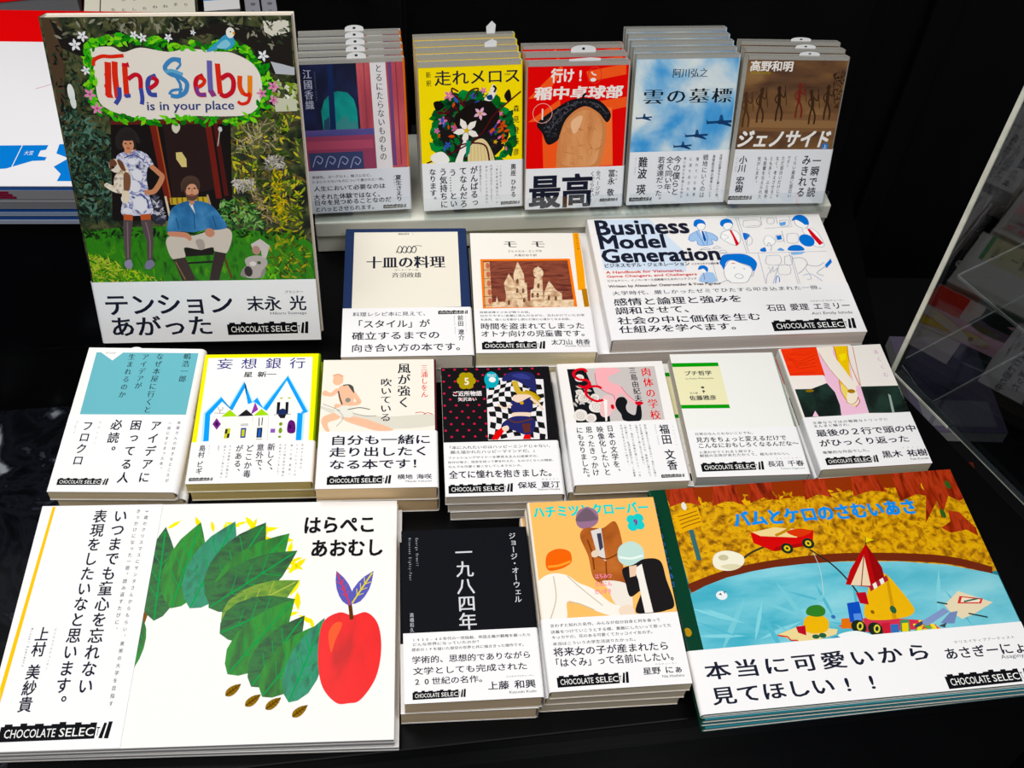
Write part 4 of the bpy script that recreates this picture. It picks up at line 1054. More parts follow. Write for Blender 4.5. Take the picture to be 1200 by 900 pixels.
ART['I']['cover'] = [('p','#d9e6f5',[7.5,1.5,69.6,2.3,98.4,55,95.1,87.5,6.8,81.3]),
  ('l','#8a94a8',0.43,[92.6,1.7,167.4,2.4,263.9,-1]),
  ('l','#8a94a8',0.46,[168,3.1,167.1,60.8]),
  ('l','#8a94a8',0.46,[170.6,2.9,169.7,60.5]),
  ('l','#8a94a8',0.42,[88.4,58.6,166.1,61.6,257.2,61.7]),
  ('l','#8a94a8',0.45,[179.5,61.9,176.8,108.9]),
  ('l','#8a94a8',0.46,[214.3,62.3,211.5,110.9]),
  ('l','#8a94a8',0.46,[216.5,62,213.7,110.1]),
  ('l','#8a94a8',0.43,[126.4,70.2,125.5,104.5]),
  ('l','#8a94a8',0.47,[196.8,3,195,16.6,177.7,18.1]),
  ('l','#8a94a8',0.47,[214.3,2.6,213.2,16.3]),
  ('l','#8a94a8',0.48,[229.7,2,228.8,20.4,196.8,22.4]),
  ('l','#8a94a8',0.47,[215.3,26.6,213.3,46.5]),
  ('s','#fbfaf8',[120.9,13.9,121.4,20.5,124.8,22.8,129.5,18.7,131.2,11.7,126.6,9.2]),
  ('c','#8a94a8',0.59,[120.9,13.9,121.4,20.5,124.8,22.8,129.5,18.7,131.2,11.7,126.6,9.2,120.9,13.9]),
  ('s','#1d72cc',[117.7,15.1,119.8,7.2,125.7,4.3,130.8,7.6,131.2,14.3,128.5,11.5,123.3,12.2,120.4,16.5]),
  ('s','#a9c8ea',[107.2,37.1,110.9,29.5,118.6,24.3,123.9,22.8,128.8,25.2,135.8,28.6,140.3,35.3,137.7,40.8,132.9,38.4,132.2,46,117.2,46.9,116,39.2,110.6,40.6]),
  ('c','#1d72cc',0.57,[107.2,37.1,110.9,29.5,118.6,24.3,123.9,22.8,128.8,25.2,135.8,28.6,140.3,35.3,137.7,40.8,132.9,38.4,132.2,46,117.2,46.9,116,39.2,110.6,40.6,107.2,37.1]),
  ('p','#fbfaf8',[122.5,22.7,127.5,23.4,126.6,33.3,124.1,35.4]),
  ('p','#1c4f9c',[124.5,24.1,126.6,24.2,126.9,38.7,124.6,41.8,124,37.5]),
  ('c','#1d72cc',0.58,[118.6,24.3,121.1,37.3,122.9,46.4]),
  ('c','#1d72cc',0.59,[128.8,25.2,129,35.6,126,45.7]),
  ('s','#fbfaf8',[150.6,15.2,151.3,21.4,154.9,22.9,160,19.1,162.1,12.5,156.5,10.1]),
  ('c','#8a94a8',0.6,[150.6,15.2,151.3,21.4,154.9,22.9,160,19.1,162.1,12.5,156.5,10.1,150.6,15.2]),
  ('s','#fbfaf8',[143.7,36.3,146.7,27.8,153.5,24.2,161,24.1,165.8,29.8,164.6,41.8,157.2,48.3,149.4,43.1]),
  ('c','#8a94a8',0.59,[143.7,36.3,146.7,27.8,153.5,24.2,161,24.1,165.8,29.8,164.6,41.8,157.2,48.3,149.4,43.1,143.7,36.3]),
  ('s','#1d72cc',[147.8,13.7,150.8,7.1,157.1,4.7,161.9,7.6,162.5,14.8,159.5,11.7,153.2,12.6,150,17.8]),
  ('p','#d01c30',[156.2,23.8,158.6,24,162.1,46.4,158,50,157.7,34.9]),
  ('c','#8a94a8',0.44,[147.7,30,152.7,34.6,147.3,38.7]),
  ('s','#fbfaf8',[233.5,10,234.2,18.3,239.4,22.7,245.8,21.6,248.5,14.3,242,7.1]),
  ('c','#8a94a8',0.64,[233.5,10,234.2,18.3,239.4,22.7,245.8,21.6,248.5,14.3,242,7.1,233.5,10]),
  ('s','#fbfaf8',[238.7,25.4,247.2,23.5,254.9,30.7,256.5,53.3,242.9,50.3]),
  ('c','#8a94a8',0.48,[238.7,25.4,247.2,23.5,254.9,30.7,256.5,53.3,242.9,50.3,238.7,25.4]),
  ('s','#1d72cc',[230.7,10.8,236.7,2.7,244,1.1,249.5,6.9,249.1,16.7,244.3,17.9,241.7,14.1,236.3,9.2]),
  ('p','#d01c30',[244.8,25.2,247.6,24.4,256.8,48.8,251.5,51.7,246.6,37.1]),
  ('e','#1d72cc',[239.4,43.5,8.48,10.04,0]),
  ('s','#1d72cc',[214.6,58.8,217.5,52.4,224.8,50.2,230.9,52.7,231.6,59.4]),
  ('s','#1d72cc',[170.2,29.4,175.5,30.1,177.1,33.7,170.1,40.3]),
  ('c','#8a94a8',0.45,[175.4,30.5,178.5,38.1,175.9,46.7,170.8,47.7,175.4,30.5]),
  ('s','#fbfaf8',[136.5,84.2,146,72.1,155.4,76,166.6,86.2,161,100.1,154.4,106.5,138.8,105.3,135,96.2]),
  ('c','#8a94a8',0.57,[136.5,84.2,146,72.1,155.4,76,166.6,86.2,161,100.1,154.4,106.5,138.8,105.3,135,96.2,136.5,84.2]),
  ('s','#1d72cc',[134,74.2,139.8,63.8,151.2,62,164.3,63.2,172,69.5,174.3,78.9,168.1,90,165.8,82.1,156.8,76.5,147.7,71.4,140.9,75.5,136.4,85.8,134.8,80]),
  ('r','#8a94a8',[150.3,96.7,4.29,3.66,0.57]),
  ('e','#c85a4a',[148.5,76.8,2.31,0.63,0]),
  ('e','#7ab0d8',[148.1,83.8,0.86,0.83,0]),
  ('e','#7ab0d8',[158.5,85.7,0.87,0.83,0]),
  ('c','#8a94a8',0.56,[123.9,108.5,136.6,102.3,138.9,106.1]),
  ('c','#8a94a8',0.58,[168.3,90.5,165.4,96.4,161.8,98.2]),
  ('c','#8a94a8',0.46,[176,8.6,193.1,8.6,191.2,19.2,174.3,18.9,176,8.6]),
  ('c','#8a94a8',0.47,[203.7,5.6,210.8,5.2,209.2,14.1,202.2,14.2,203.7,5.6]),
  ('c','#8a94a8',0.47,[217.2,10,226.8,9.7,225.1,18.6,215.6,18.7,217.2,10]),
  ('c','#8a94a8',0.46,[206.5,34,214.1,33.7,212.3,43.2,204.8,43.2,206.5,34]),
  ('c','#8a94a8',0.47,[219.9,32.4,231.4,32.3,228.2,46.2,217,46,219.9,32.4]),
  ('c','#8a94a8',0.45,[187.8,66.7,202.3,66.9,199.5,80.1,185.2,79.6,187.8,66.7]),
  ('c','#8a94a8',0.45,[207.8,68.3,215.2,68.1,212.5,80.5,205.2,80.5,207.8,68.3]),
  ('c','#8a94a8',0.45,[197.2,82.1,209.3,82.2,206.5,95.2,194.6,94.8,197.2,82.1]),
  ('p','#1d72cc',[206.8,35.1,212.6,34.1,211.8,40.7,206.3,41.7]),
  ('p','#6aa4e0',[216.3,13.5,223.8,11.9,222,17.3,215.8,18.9]),
  ('s','#fbfaf8',[190.2,43.1,195.3,34.6,201.1,36.2,203.3,43.8,199.4,49.3,191.5,50.1]),
  ('c','#8a94a8',0.46,[190.2,43.1,195.3,34.6,201.1,36.2,203.3,43.8,199.4,49.3,191.5,50.1,190.2,43.1]),
  ('c','#8a94a8',0.61,[193,50.2,195.7,45.6,197.1,52.2,194.6,58.5]),
  ('s','#1d72cc',[183.7,55.8,189.3,53.1,189.2,59.5,183.5,59.2]),
  ('s','#6aa4e0',[202.1,58.1,206.7,54.5,209.9,59]),
  ('c','#8a94a8',0.43,[177.1,109,180.8,97.5,186.3,89.6,185.5,83.4]),
  ('c','#8a94a8',0.44,[185.3,93.7,190.8,83.7,189,91.9,195,86.1,190.6,96.1,184.3,109.5]),
  ('c','#1d72cc',0.87,[187.1,109.1,191.3,98.2,193.4,100.4,191.9,107.4]),
  ('p','#8ab8e8',[216.1,62.4,233.6,61.2,227.8,65.2,217.5,66.3]),
  ('c','#8a94a8',0.61,[215.2,71.6,226.2,71.2,230,79.9,222.5,90,215.6,95.8]),
  ('c','#8a94a8',0.61,[227.9,81.9,239.5,84.8,249,79]),
  ('p','#1d72cc',[248.7,83.3,257.9,73.5,257.8,79.1,249.1,88.4]),
  ('c','#8a94a8',0.62,[248.7,85.4,236.5,95.2,242.9,99.8]),
  ('c','#1d72cc',0.45,[220.3,98.2,229.9,96.8,239.1,107.8]),
  ('c','#8a94a8',0.45,[226.1,88.2,228.2,102.9,223.1,104.6]),
  ('c','#8a94a8',0.43,[116.4,54,123.4,51.3,128,53.9,116.4,54]),
  ('c','#8a94a8',0.43,[131.1,52.8,136.2,49.2,140,52.4,131.1,52.8]),
  ('c','#8a94a8',0.43,[134.2,59.3,142.3,55.5,144.9,60.3,134.2,59.3]),
  ('s','#a9c8ea',[106.1,103,110.3,92.5,115.1,89.6,122.8,90.1,124.5,95.5,123.4,104.3]),
  ('s','#fbfaf8',[111.1,88.5,113.4,83.9,116.6,84.9,115.3,90]),
  ('s','#1d72cc',[108.3,85.1,110.8,79.6,115.8,78.8,119.2,83,117.2,89,114.2,83.9]),
  ('c','#8a5aa0',0.7,[112.8,91.1,112.1,100.5]),
  ('t','#1a1d2e','Business',8.2,3.2,110.4,26.8,{'w':0.03,'lat':1}),
  ('t','#1a1d2e','Model',8.6,28,79.7,49.2,{'w':0.03,'lat':1}),
  ('t','#1a1d2e','Generation',8,49.9,135.8,70.8,{'w':0.03,'lat':1}),
  ('t','#1a1d2e','ビジネスモデル・ジェネレーション',7.6,71.8,101,78.6,{'w':0.012}),
  ('t','#1a1d2e','ビジネスモデル設計書',102.6,74.3,132.8,77.8,{}),
  ('t','#cc2030','A Handbook for Visionaries,',8.3,83.5,91.7,88,{'w':0.016,'lat':1}),
  ('t','#cc2030','Game Changers, and Challengers',8.3,89.9,105.2,94.4,{'w':0.016,'lat':1}),
  ('t','#1a1d2e','ビジョナリー、イノベーターと挑戦者のためのハンドブック',7.7,96.5,104.1,100.1,{}),
  ('t','#1a1d2e','Written by Alexander Osterwalder & Yves Pigneur',7.7,104.7,128.7,109.4,{'w':0.016,'lat':1})]
ART['I']['band'] = [('t','#1a1d2e','大学時代、厳しかったゼミでひたすら叩き込まれた一冊。',9.8,114.1,240,120.4,{}),
  ('t','#1a1d2e','感情と論理と強みを',9.1,124.5,146,135.8,{'w':0.008}),
  ('t','#1a1d2e','調和させて、',8.9,137.3,94.9,148.3,{'w':0.008}),
  ('t','#1a1d2e','社会の中に価値を生む',9.1,151.4,159.6,162.4,{'w':0.008}),
  ('t','#1a1d2e','仕組みを学べます。',8.9,163.8,138.8,174.5,{'w':0.008}),
  ('t','#1a1d2e','石田\u3000愛理\u3000エミリー',168.3,139.9,258.5,150.4,{'w':0.008}),
  ('t','#1a1d2e','Airi Emily Ishida',213.9,153.2,257.6,158.1,{'lat':1}),
  ('t','#1a1d2e','マネタイズプロデューサー',216.7,136.1,254.5,138.7,{}),
  ('k','#0c0d12',[168.2,162.7,256.6,178.5],1)]
ART['J'] = dict(w=0.1111, h=0.1697, bh=0.0864, artmax=85.3, base='#f3f1ef', pages='#dccdb0', s=1, r=0.005)
ART['J']['cover'] = [('p','#74b4bf',[8.2,6.1,105,5.5,105.1,82.3,9.1,83]),
  ('p','#f4f2f0',[12.6,6.2,33.3,6,25.2,16.3]),
  ('t','#74808a','祥伝社新書',17.2,5.7,26.5,8,{}),
  ('t','#1a1d2e','なぜ本屋に行くと',65.6,5.8,72.6,81.3,{'m':0.009,'v':1}),
  ('t','#1a1d2e','アイデアが',52.1,6.7,58.8,52.3,{'m':0.009,'v':1}),
  ('t','#1a1d2e','生まれるのか',39.3,6.7,46,63.5,{'m':0.009,'v':1}),
  ('t','#1a1d2e','嶋浩一郎',91.5,4.9,98.6,43.3,{'m':0.01,'v':1})]
ART['J']['band'] = [('t','#1a1d2e','本屋さんの好きなところが',98.9,89.2,102.1,160.3,{'v':1}),
  ('t','#1a1d2e','一冊にまとまった本。',91,90,94.1,147.3,{'v':1}),
  ('t','#1a1d2e','アイデアに',75.3,88.6,85.2,161.1,{'w':0.012,'v':1}),
  ('t','#1a1d2e','困ってる人',57.3,87.9,67.2,161.7,{'w':0.012,'v':1}),
  ('t','#1a1d2e','必読。',39.8,87.7,50.1,132.5,{'w':0.012,'v':1}),
  ('t','#1a1d2e','フロクロ',14.5,90.3,24.1,142.2,{'w':0.01,'v':1}),
  ('t','#50545e','プランナー',28.6,90,30.5,119.4,{'v':1}),
  ('t','#50545e','Fragile',8.1,91.1,10.1,105.7,{'v':1}),
  ('k','#0c0d12',[6.5,154.9,50.1,162.7],1)]
ART['K'] = dict(w=0.1101, h=0.1533, bh=0.0461, artmax=109.1, base='#f8ee08', spine='#86a818', pages='#dcc88e', s=1)
ART['K']['cover'] = [('p','#f7f6f2',[3.4,4.5,102.9,4.5,104.7,107.5,4.2,106.8]),
  ('t','#2c2f7c','妄想銀行',8.4,4.8,100.4,19.4,{'f':0.8}),
  ('t','#1a1d2e','星\u3000新一',38.6,22.4,69.9,29.8,{'w':0.016}),
  ('l','#bfe4fa',9.2,[12.9,106,10.9,73.8,21.5,56.5,31.3,69.2,41.6,37.8,47.4,62.3,52.7,57.4,62.5,69.7,80.5,31.3,99.5,74.2,94.9,74.6,95.2,106.6]),
  ('l','#1f9cf0',5.39,[12.9,106,10.9,73.8,21.5,56.5,31.3,69.2,41.6,37.8,47.4,62.3,52.7,57.4,62.5,69.7,80.5,31.3,99.5,74.2,94.9,74.6,95.2,106.6]),
  ('p','#f7f6f2',[15,106,13,75.1,21.8,60,31.9,72.6,41.5,43.2,46.9,66.2,52.9,61,63.2,73.6,80.5,35.5,97.5,72.4,92.6,74.1,93,106.6]),
  ('p','#8a3c9c',[49.9,75.7,52.6,60.5,56.3,69.7]),
  ('p','#a8d424',[23,77.7,30.3,69.2,37.9,77.4]),
  ('p','#1c1c20',[37.9,77.4,45.4,69.2,52.6,77]),
  ('p','#a8d424',[52.3,77,59.2,68.8,67,76.6]),
  ('p','#f2f1ee',[23.7,78.2,38,77.8,39.6,105.8,24.6,105.7]),
  ('l','#c8c8c8',0.33,[38,78.2,39.6,105.8]),
  ('p','#f2f1ee',[37.6,77.8,52,77.4,53.4,105.9,38.3,105.8]),
  ('l','#c8c8c8',0.33,[52,77.8,53.4,105.9]),
  ('p','#f2f1ee',[52.3,77.4,66.4,77,67.5,106,52.7,105.9]),
  ('l','#c8c8c8',0.33,[66.4,77.5,67.5,106]),
  ('p','#c9c820',[28.3,91.7,33.1,91.5,32.6,102.9,28.2,103]),
  ('p','#1c2430',[28.7,92.1,30.6,92.1,30.5,97.5,28.3,97.5]),
  ('p','#1c2430',[30.8,97.5,33.1,97.5,32.7,102.5,30.7,102.5]),
  ('p','#1e3c8c',[42.5,91.3,47.3,91.2,47.3,102.6,42.8,102.7]),
  ('p','#c9c820',[43.6,93,46.1,92.8,46.2,100.9,43.7,101.1]),
  ('p','#141a2c',[57,91.4,61.9,91.2,62.1,102.7,57.3,102.8]),
  ('p','#2c5cb4',[58.4,92.7,60.7,92.7,60.7,101.8,58.5,101.8]),
  ('p','#7a2c8c',[19.2,79,23.9,86.2,20.7,92.9,16.1,86.2]),
  ('p','#35144a',[19.6,82.4,21.9,86.2,20.4,89.5,18.1,86.2]),
  ('l','#222',0.82,[58,79.6,58.5,89.5]),
  ('l','#222',0.82,[61,79.2,61,88.5]),
  ('c','#333',0.49,[19.2,66.1,20.5,69.6,23.4,69.1,23.4,66.1]),
  ('l','#333',0.49,[16,73,26.1,73.5]),
  ('l','#333',0.49,[21.5,69.6,21.5,73]),
  ('p','#16181c',[73,61,75.9,61,76.1,75.4,73.3,75.4]),
  ('p','#16181c',[80.9,61,83.7,61,84,75.4,81.4,75.4]),
  ('e','#1c2a5c',[78.7,74.5,3.96,5.62,0]),
  ('p','#16181c',[75.8,75.8,82.1,75.8,81.4,80.5,77.1,80.5]),
  ('l','#333',0.49,[70.9,76.2,86.7,75.8]),
  ('e','#b8c030',[76.6,56.2,1.51,0.89,0]),
  ('e','#b8c030',[83.9,56.2,1.51,0.89,0]),
  ('s','#5a1a6c',[85,97,84.7,86.5,87.4,82.7,91.2,86.5,91.5,97.5]),
  ('p','#2c0c3c',[85.8,88.6,87.8,88.6,88,92.9,86,92.8]),
  ('p','#8a5cb0',[69.4,92.7,73.7,92.8,73.6,97.4,69.4,97.3]),
  ('e','#7a9a20',[78.2,87.3,1.63,2.12,0]),
  ('e','#7a9a20',[78.4,94.9,1.63,3.35,0]),
  ('e','#7a9a20',[78.2,102.2,1.45,1.24,0]),
  ('p','#c8c8c8',[41.7,86.3,48.5,85.9,48.7,88.9,41.9,89.2]),
  ('l','#222',0.48,[57.1,104.7,62.6,104.7])]
ART['K']['band'] = [('t','#1a1d2e','新しく、',68.1,109.7,75.3,144.3,{'w':0.008,'v':1}),
  ('t','#1a1d2e','意外で、',58.6,110,65.5,144.2,{'w':0.008,'v':1}),
  ('t','#1a1d2e','どこか毒',49,110.4,56,148.3,{'w':0.008,'v':1}),
  ('t','#1a1d2e','がある、',40,110.7,46.6,145.1,{'w':0.008,'v':1}),
  ('t','#1a1d2e','言わずと知れた',98.5,110.3,100.6,139.6,{'v':1}),
  ('t','#1a1d2e','ショートショートの',93.6,110.3,95.7,147.7,{'v':1}),
  ('t','#1a1d2e','第一人者\u3000星新一',88.8,110.3,91,147.2,{'v':1}),
  ('t','#1a1d2e','小さい頃の自分の憧れ',83.1,110.2,85.2,147.9,{'v':1}),
  ('t','#1a1d2e','が詰まっていました。',78.7,110.2,80.7,147.1,{'v':1}),
  ('t','#1a1d2e','そんな星新一の魅力が',33.9,110.6,36,148.1,{'v':1}),
  ('t','#1a1d2e','詰まった一冊だと思い',29.3,111,31.3,148.4,{'v':1}),
  ('t','#1a1d2e','ます。',23.7,111.4,25.8,119.8,{'v':1}),
  ('t','#1a1d2e','島村\u3000ビギ',7.4,110.4,13.3,143.2,{'w':0.008,'v':1}),
  ('t','#1a1d2e','プランナー',15.8,110.5,17,124.1,{'v':1}),
  ('k','#0c0d12',[2.7,146.7,23.3,150.4],1)]
ART['L'] = dict(w=0.1064, h=0.1502, bh=0.0627, artmax=89.5, base='#f2ede2', spine='#5a2430', pages='#d8bf9c', s=1)
ART['L']['cover'] = [('s','#dcd8cc',[-1.5,56.4,27,65.6,61.8,70.3,103.2,68.3,103,81.6,44.8,83.6,9.5,65.5]),
  ('s','#eebfa2',[9.8,26,11.3,19.2,18.2,20.3,19.2,27.9,15.1,31.7,11.1,30.3]),
  ('c','#e0ae92',1.81,[9.6,20.2,14.5,18.3,19.2,21.2]),
  ('s','#eebfa2',[15.3,35.5,22.3,31.8,28.6,35.6,30.3,49.6,26.7,56.5,17.8,54.2]),
  ('c','#eebfa2',4.64,[15.3,36.7,9.4,43,3.4,41.5]),
  ('e','#eebfa2',[3.4,41.5,2.85,3.29,0]),
  ('c','#eebfa2',4.27,[26.9,36.8,32.7,47.3,34.7,53.4,24.9,55.4,16.2,57.4]),
  ('e','#eebfa2',[14.7,56.9,2.46,2.52,0]),
  ('s','#eebfa2',[18.3,65.6,11.3,65.5,2.8,70,1.7,76.7,5.6,85.6,9.5,86.5,7.6,76.8,16.8,72.3]),
  ('s','#eebfa2',[21.9,69,37.6,71.5,53.3,78.1,67.1,85.8,51.7,86.6,36.1,80.2,23.8,75]),
  ('s','#e8e6dc',[12.9,63.3,19.7,56.9,29.4,58.8,28.9,70.1,18.4,69]),
  ('c','#3a3c38',1.25,[15.4,39,17.2,47.2,19.6,55.3]),
  ('c','#3a3c38',1.25,[19.4,32.2,25.8,31.8,29.7,40.3]),
  ('s','#4a4c48',[24,30.8,28.7,33.2,30.1,41.7,26.7,36.5]),
  ('e','#8a8c84',[24.7,50.1,2.47,2.78,0]),
  ('c','#3a3c38',0.88,[25.1,61.5,35.5,59.3,45.2,61.6]),
  ('c','#7a7c74',0.53,[1.9,54.5,11,58.7,18.2,62.9]),
  ('c','#7a7c74',0.52,[29.6,65.6,41,69.1,51.4,69.1]),
  ('c','#9a9c94',0.53,[12.7,58.7,21.1,70.1,15.4,81.2]),
  ('c','#c83c30',0.69,[86.9,66.4,92.1,65.5,96.4,67.3]),
  ('c','#c83c30',0.69,[94.6,68.2,99,66.4,103.2,68.7]),
  ('t','#1a1d2e','風が強く',70.2,4.3,82.6,60.5,{'m':0.018,'v':1}),
  ('t','#1a1d2e','吹いている',54.3,23.5,65.2,76.5,{'m':0.014,'v':1}),
  ('t','#d83028','三浦しをん',92.2,6.9,99,48.2,{'m':0.008,'v':1})]
ART['L']['band'] = [('t','#1a1d2e','自分も一緒に',10.3,91.6,101.3,103.2,{'w':0.012}),
  ('t','#1a1d2e','走り出したく',10.3,105,100,116.4,{'w':0.012}),
  ('t','#1a1d2e','なる本です！',10.6,118.9,97.4,130.1,{'w':0.012}),
  ('t','#1a1d2e','横地\u3000海咲',71,136,101.4,141.7,{'w':0.01}),
  ('t','#1a1d2e','Miyuki Yokochi',78.5,142.9,101,145.3,{'lat':1}),
  ('k','#0c0d12',[9.8,136.3,65.8,146.3],1)]
ART['M'] = dict(w=0.104, h=0.1501, bh=0.0595, base='#121114', spine='#121114', pages='#cdc6bc', s=1)
ART['M']['cover'] = [('d','#c02a48',[2.2,2.5,96.3,90,10.7,7.4,1.3]),
  ('p','#ece9ea',[42.7,13.1,97.2,16.5,95,88.6,40.6,88.7]),
  ('p','#141416',[44,21.8,50.1,22.8,49.7,28.9,44.2,28.9]),
  ('p','#141416',[43.3,35.2,48.5,34.1,47.3,38.9,42,40.6]),
  ('p','#141416',[41.3,45.4,47.1,43.7,47.9,49,41.6,50.1]),
  ('p','#141416',[42.7,55.1,49.1,55,49.6,61.6,43.7,60.7]),
  ('p','#141416',[43.9,67.1,49.1,68.8,47.8,75.8,42.9,74.1]),
  ('p','#141416',[41.6,81.1,46.6,82.5,46.3,88.4,40.7,87.8]),
  ('p','#141416',[49.5,15.9,55.9,16.6,55.9,22.5,50.1,22.8]),
  ('p','#141416',[49.7,28.9,55,27.6,53.7,32.4,48.5,34.1]),
  ('p','#141416',[47.3,38.9,53,37.3,53.3,42.9,47.1,43.7]),
  ('p','#141416',[47.9,49,54.3,49.2,55.2,56.2,49.1,55]),
  ('p','#141416',[49.6,61.6,55.1,63.4,54,70.5,49.1,68.8]),
  ('p','#141416',[47.8,75.8,52.6,77,51.9,82.6,46.6,82.5]),
  ('p','#141416',[55.9,22.5,61.5,20.9,60.2,25.8,55,27.6]),
  ('p','#141416',[53.7,32.4,59.1,30.9,58.9,36.8,53,37.3]),
  ('p','#141416',[53.3,42.9,59.6,43.5,60.6,50.7,54.3,49.2]),
  ('p','#141416',[55.2,56.2,61,58,60.3,65,55.1,63.4]),
  ('p','#141416',[54,70.5,58.9,71.3,57.8,76.8,52.6,77]),
  ('p','#141416',[51.9,82.6,57.7,81.5,58.5,86,52.2,87.6]),
  ('p','#141416',[62,15.9,67.9,14.2,66.8,19.1,61.5,20.9]),
  ('p','#141416',[60.2,25.8,65.5,24.6,64.7,30.8,59.1,30.9]),
  ('p','#141416',[58.9,36.8,65,37.7,66,45.1,59.6,43.5]),
  ('p','#141416',[60.6,50.7,66.7,52.5,66.4,59.4,61,58]),
  ('p','#141416',[60.3,65,65.3,65.5,63.9,70.8,58.9,71.3]),
  ('p','#141416',[57.8,76.8,63.3,75.4,63.8,79.9,57.7,81.5]),
  ('p','#141416',[66.8,19.1,72.1,18.3,70.9,24.8,65.5,24.6]),
  ('p','#141416',[64.7,30.8,70.6,32,71.3,39.6,65,37.7]),
  ('p','#141416',[66,45.1,72.2,46.9,72.5,53.7,66.7,52.5]),
  ('p','#141416',[66.4,59.4,71.7,59.6,70.3,64.7,65.3,65.5]),
  ('p','#141416',[63.9,70.8,69.3,69.3,69.3,73.8,63.3,75.4]),
  ('p','#141416',[63.8,79.9,70.1,78.8,71.1,84.4,64.9,84.6]),
  ('p','#141416',[73.5,12.5,78.8,12,77.3,18.8,72.1,18.3]),
  ('p','#141416',[70.9,24.8,76.5,26.3,76.8,33.9,70.6,32]),
  ('p','#141416',[71.3,39.6,77.7,41.2,78.3,47.8,72.2,46.9]),
  ('p','#141416',[72.5,53.7,78,53.5,76.8,58.4,71.7,59.6]),
  ('p','#141416',[70.3,64.7,75.5,63,75,67.7,69.3,69.3]),
  ('p','#141416',[69.3,73.8,75.5,72.9,76.4,78.9,70.1,78.8]),
  ('p','#141416',[77.3,18.8,82.6,20.6,82.4,28.2,76.5,26.3]),
  ('p','#141416',[76.8,33.9,83.2,35.4,84.1,41.8,77.7,41.2]),
  ('p','#141416',[78.3,47.8,84.2,47.2,83.4,52.1,78,53.5]),
  ('p','#141416',[76.8,58.4,82,56.7,81,61.6,75.5,63]),
  ('p','#141416',[75,67.7,81,67.1,81.7,73.3,75.5,72.9]),
  ('p','#141416',[76.4,78.9,82.5,80.2,82.5,87.2,77,85.4]),
  ('p','#141416',[83.9,12.9,89,14.8,88.3,22.4,82.6,20.6]),
  ('p','#141416',[82.4,28.2,88.7,29.4,89.7,35.6,83.2,35.4]),
  ('p','#141416',[84.1,41.8,90.3,40.9,89.9,45.7,84.2,47.2]),
  ('p','#141416',[83.4,52.1,88.6,50.4,87.2,55.5,82,56.7]),
  ('p','#141416',[81,61.6,86.7,61.3,87.1,67.9,81,67.1]),
  ('p','#141416',[81.7,73.3,87.9,74.9,88.3,82,82.5,80.2]),
  ('p','#141416',[88.3,22.4,94.4,23.3,95.3,29.2,88.7,29.4]),
  ('p','#141416',[89.7,35.6,96.2,34.4,96.3,39.1,90.3,40.9]),
  ('p','#141416',[89.9,45.7,95.2,44,93.7,49.4,88.6,50.4]),
  ('p','#141416',[87.2,55.5,92.7,55.6,92.6,62.4,86.7,61.3]),
  ('p','#141416',[87.1,67.9,93.3,69.6,94,76.7,87.9,74.9]),
  ('p','#141416',[88.3,82,93.8,83.2,92.7,89,87.7,88.7]),
  ('e','#a8942c',[28.3,16.9,4.38,4.86,0]),
  ('e','#a8942c',[25.7,22.3,4.36,4.82,0]),
  ('e','#a8942c',[20.9,22.3,4.36,4.81,0]),
  ('e','#a8942c',[18.8,16.8,4.38,4.85,0]),
  ('e','#a8942c',[21.3,11.3,4.4,4.89,0]),
  ('e','#a8942c',[26.1,11.4,4.4,4.9,0]),
  ('t','#f2ead0','5',19,11,28.7,23.2,{'w':0.02}),
  ('t','#eeeaea','ご近所物語',9.5,29.5,37.7,36.1,{'w':0.016}),
  ('t','#eeeaea','矢沢あい',14.7,37.2,32.6,42.3,{'w':0.01}),
  ('e','#22a4b4',[47.7,16.1,6.97,10.23,0]),
  ('e','#f0efee',[48.4,16.1,3.3,3.41,0]),
  ('p','#22a4b4',[42.3,20.4,46.4,20,44.5,27.6,41.6,27.1]),
  ('t','#e8f4f4','MIKAKO',44.1,8.7,52.1,12.7,{'lat':1}),
  ('c','#c9ab52',5.51,[69.4,18.2,72.9,32.7,83.6,35.2,88.9,47]),
  ('c','#b8983c',2.92,[78.5,30.4,87.2,35.2,92,42.3]),
  ('s','#23265e',[57.8,18.1,61.8,9.3,73.1,6.5,87.7,9.6,89.9,25.7,88.4,31.6,80.7,25.6,70.4,17.7]),
  ('s','#343a80',[67.2,10.9,78.4,9,85.2,15.9,74.2,15.3]),
  ('s','#ead2c0',[66.7,37.4,72.7,35.1,83.4,36.6,83.8,44.6,68.2,46.3]),
  ('s','#23265e',[65.3,42.1,71.9,44.9,83.3,38.7,84.6,48.1,81.6,57.3,65.6,56.4,64,49]),
  ('e','#c9a040',[74.4,45.4,1.8,2.11,0]),
  ('s','#ead2c0',[65.6,57.1,81.3,57.5,79.8,62.1,65.6,61.9]),
  ('s','#23265e',[54.4,69.9,64.9,61.9,79.8,62.1,85.4,67.6,82.8,79.9,75.9,83.5,65.7,78.5,57.6,74.4]),
  ('c','#5a3420',1.59,[60.6,64.6,68.3,68.7,82.8,64.8]),
  ('p','#5a2c28',[72.5,70.8,80.6,69.8,80,80.5,74.3,81.3]),
  ('p','#d81c1c',[43.5,87.9,47.8,79.4,54.1,73.9,56.7,76.6,53.2,82.8,49.3,88.4]),
  ('p','#d81c1c',[72.3,88.3,74.1,83.5,79.7,83.1,79.6,88.4]),
  ('s','#ead2c0',[54.1,74.4,59.2,72.2,60.3,76.7,56.2,79.3]),
  ('c','#ead2c0',2.54,[83.2,39.9,89.8,47,93.6,54]),
  ('c','#ead2c0',2.16,[64.9,46.7,57.9,51.7,52,46.6])]
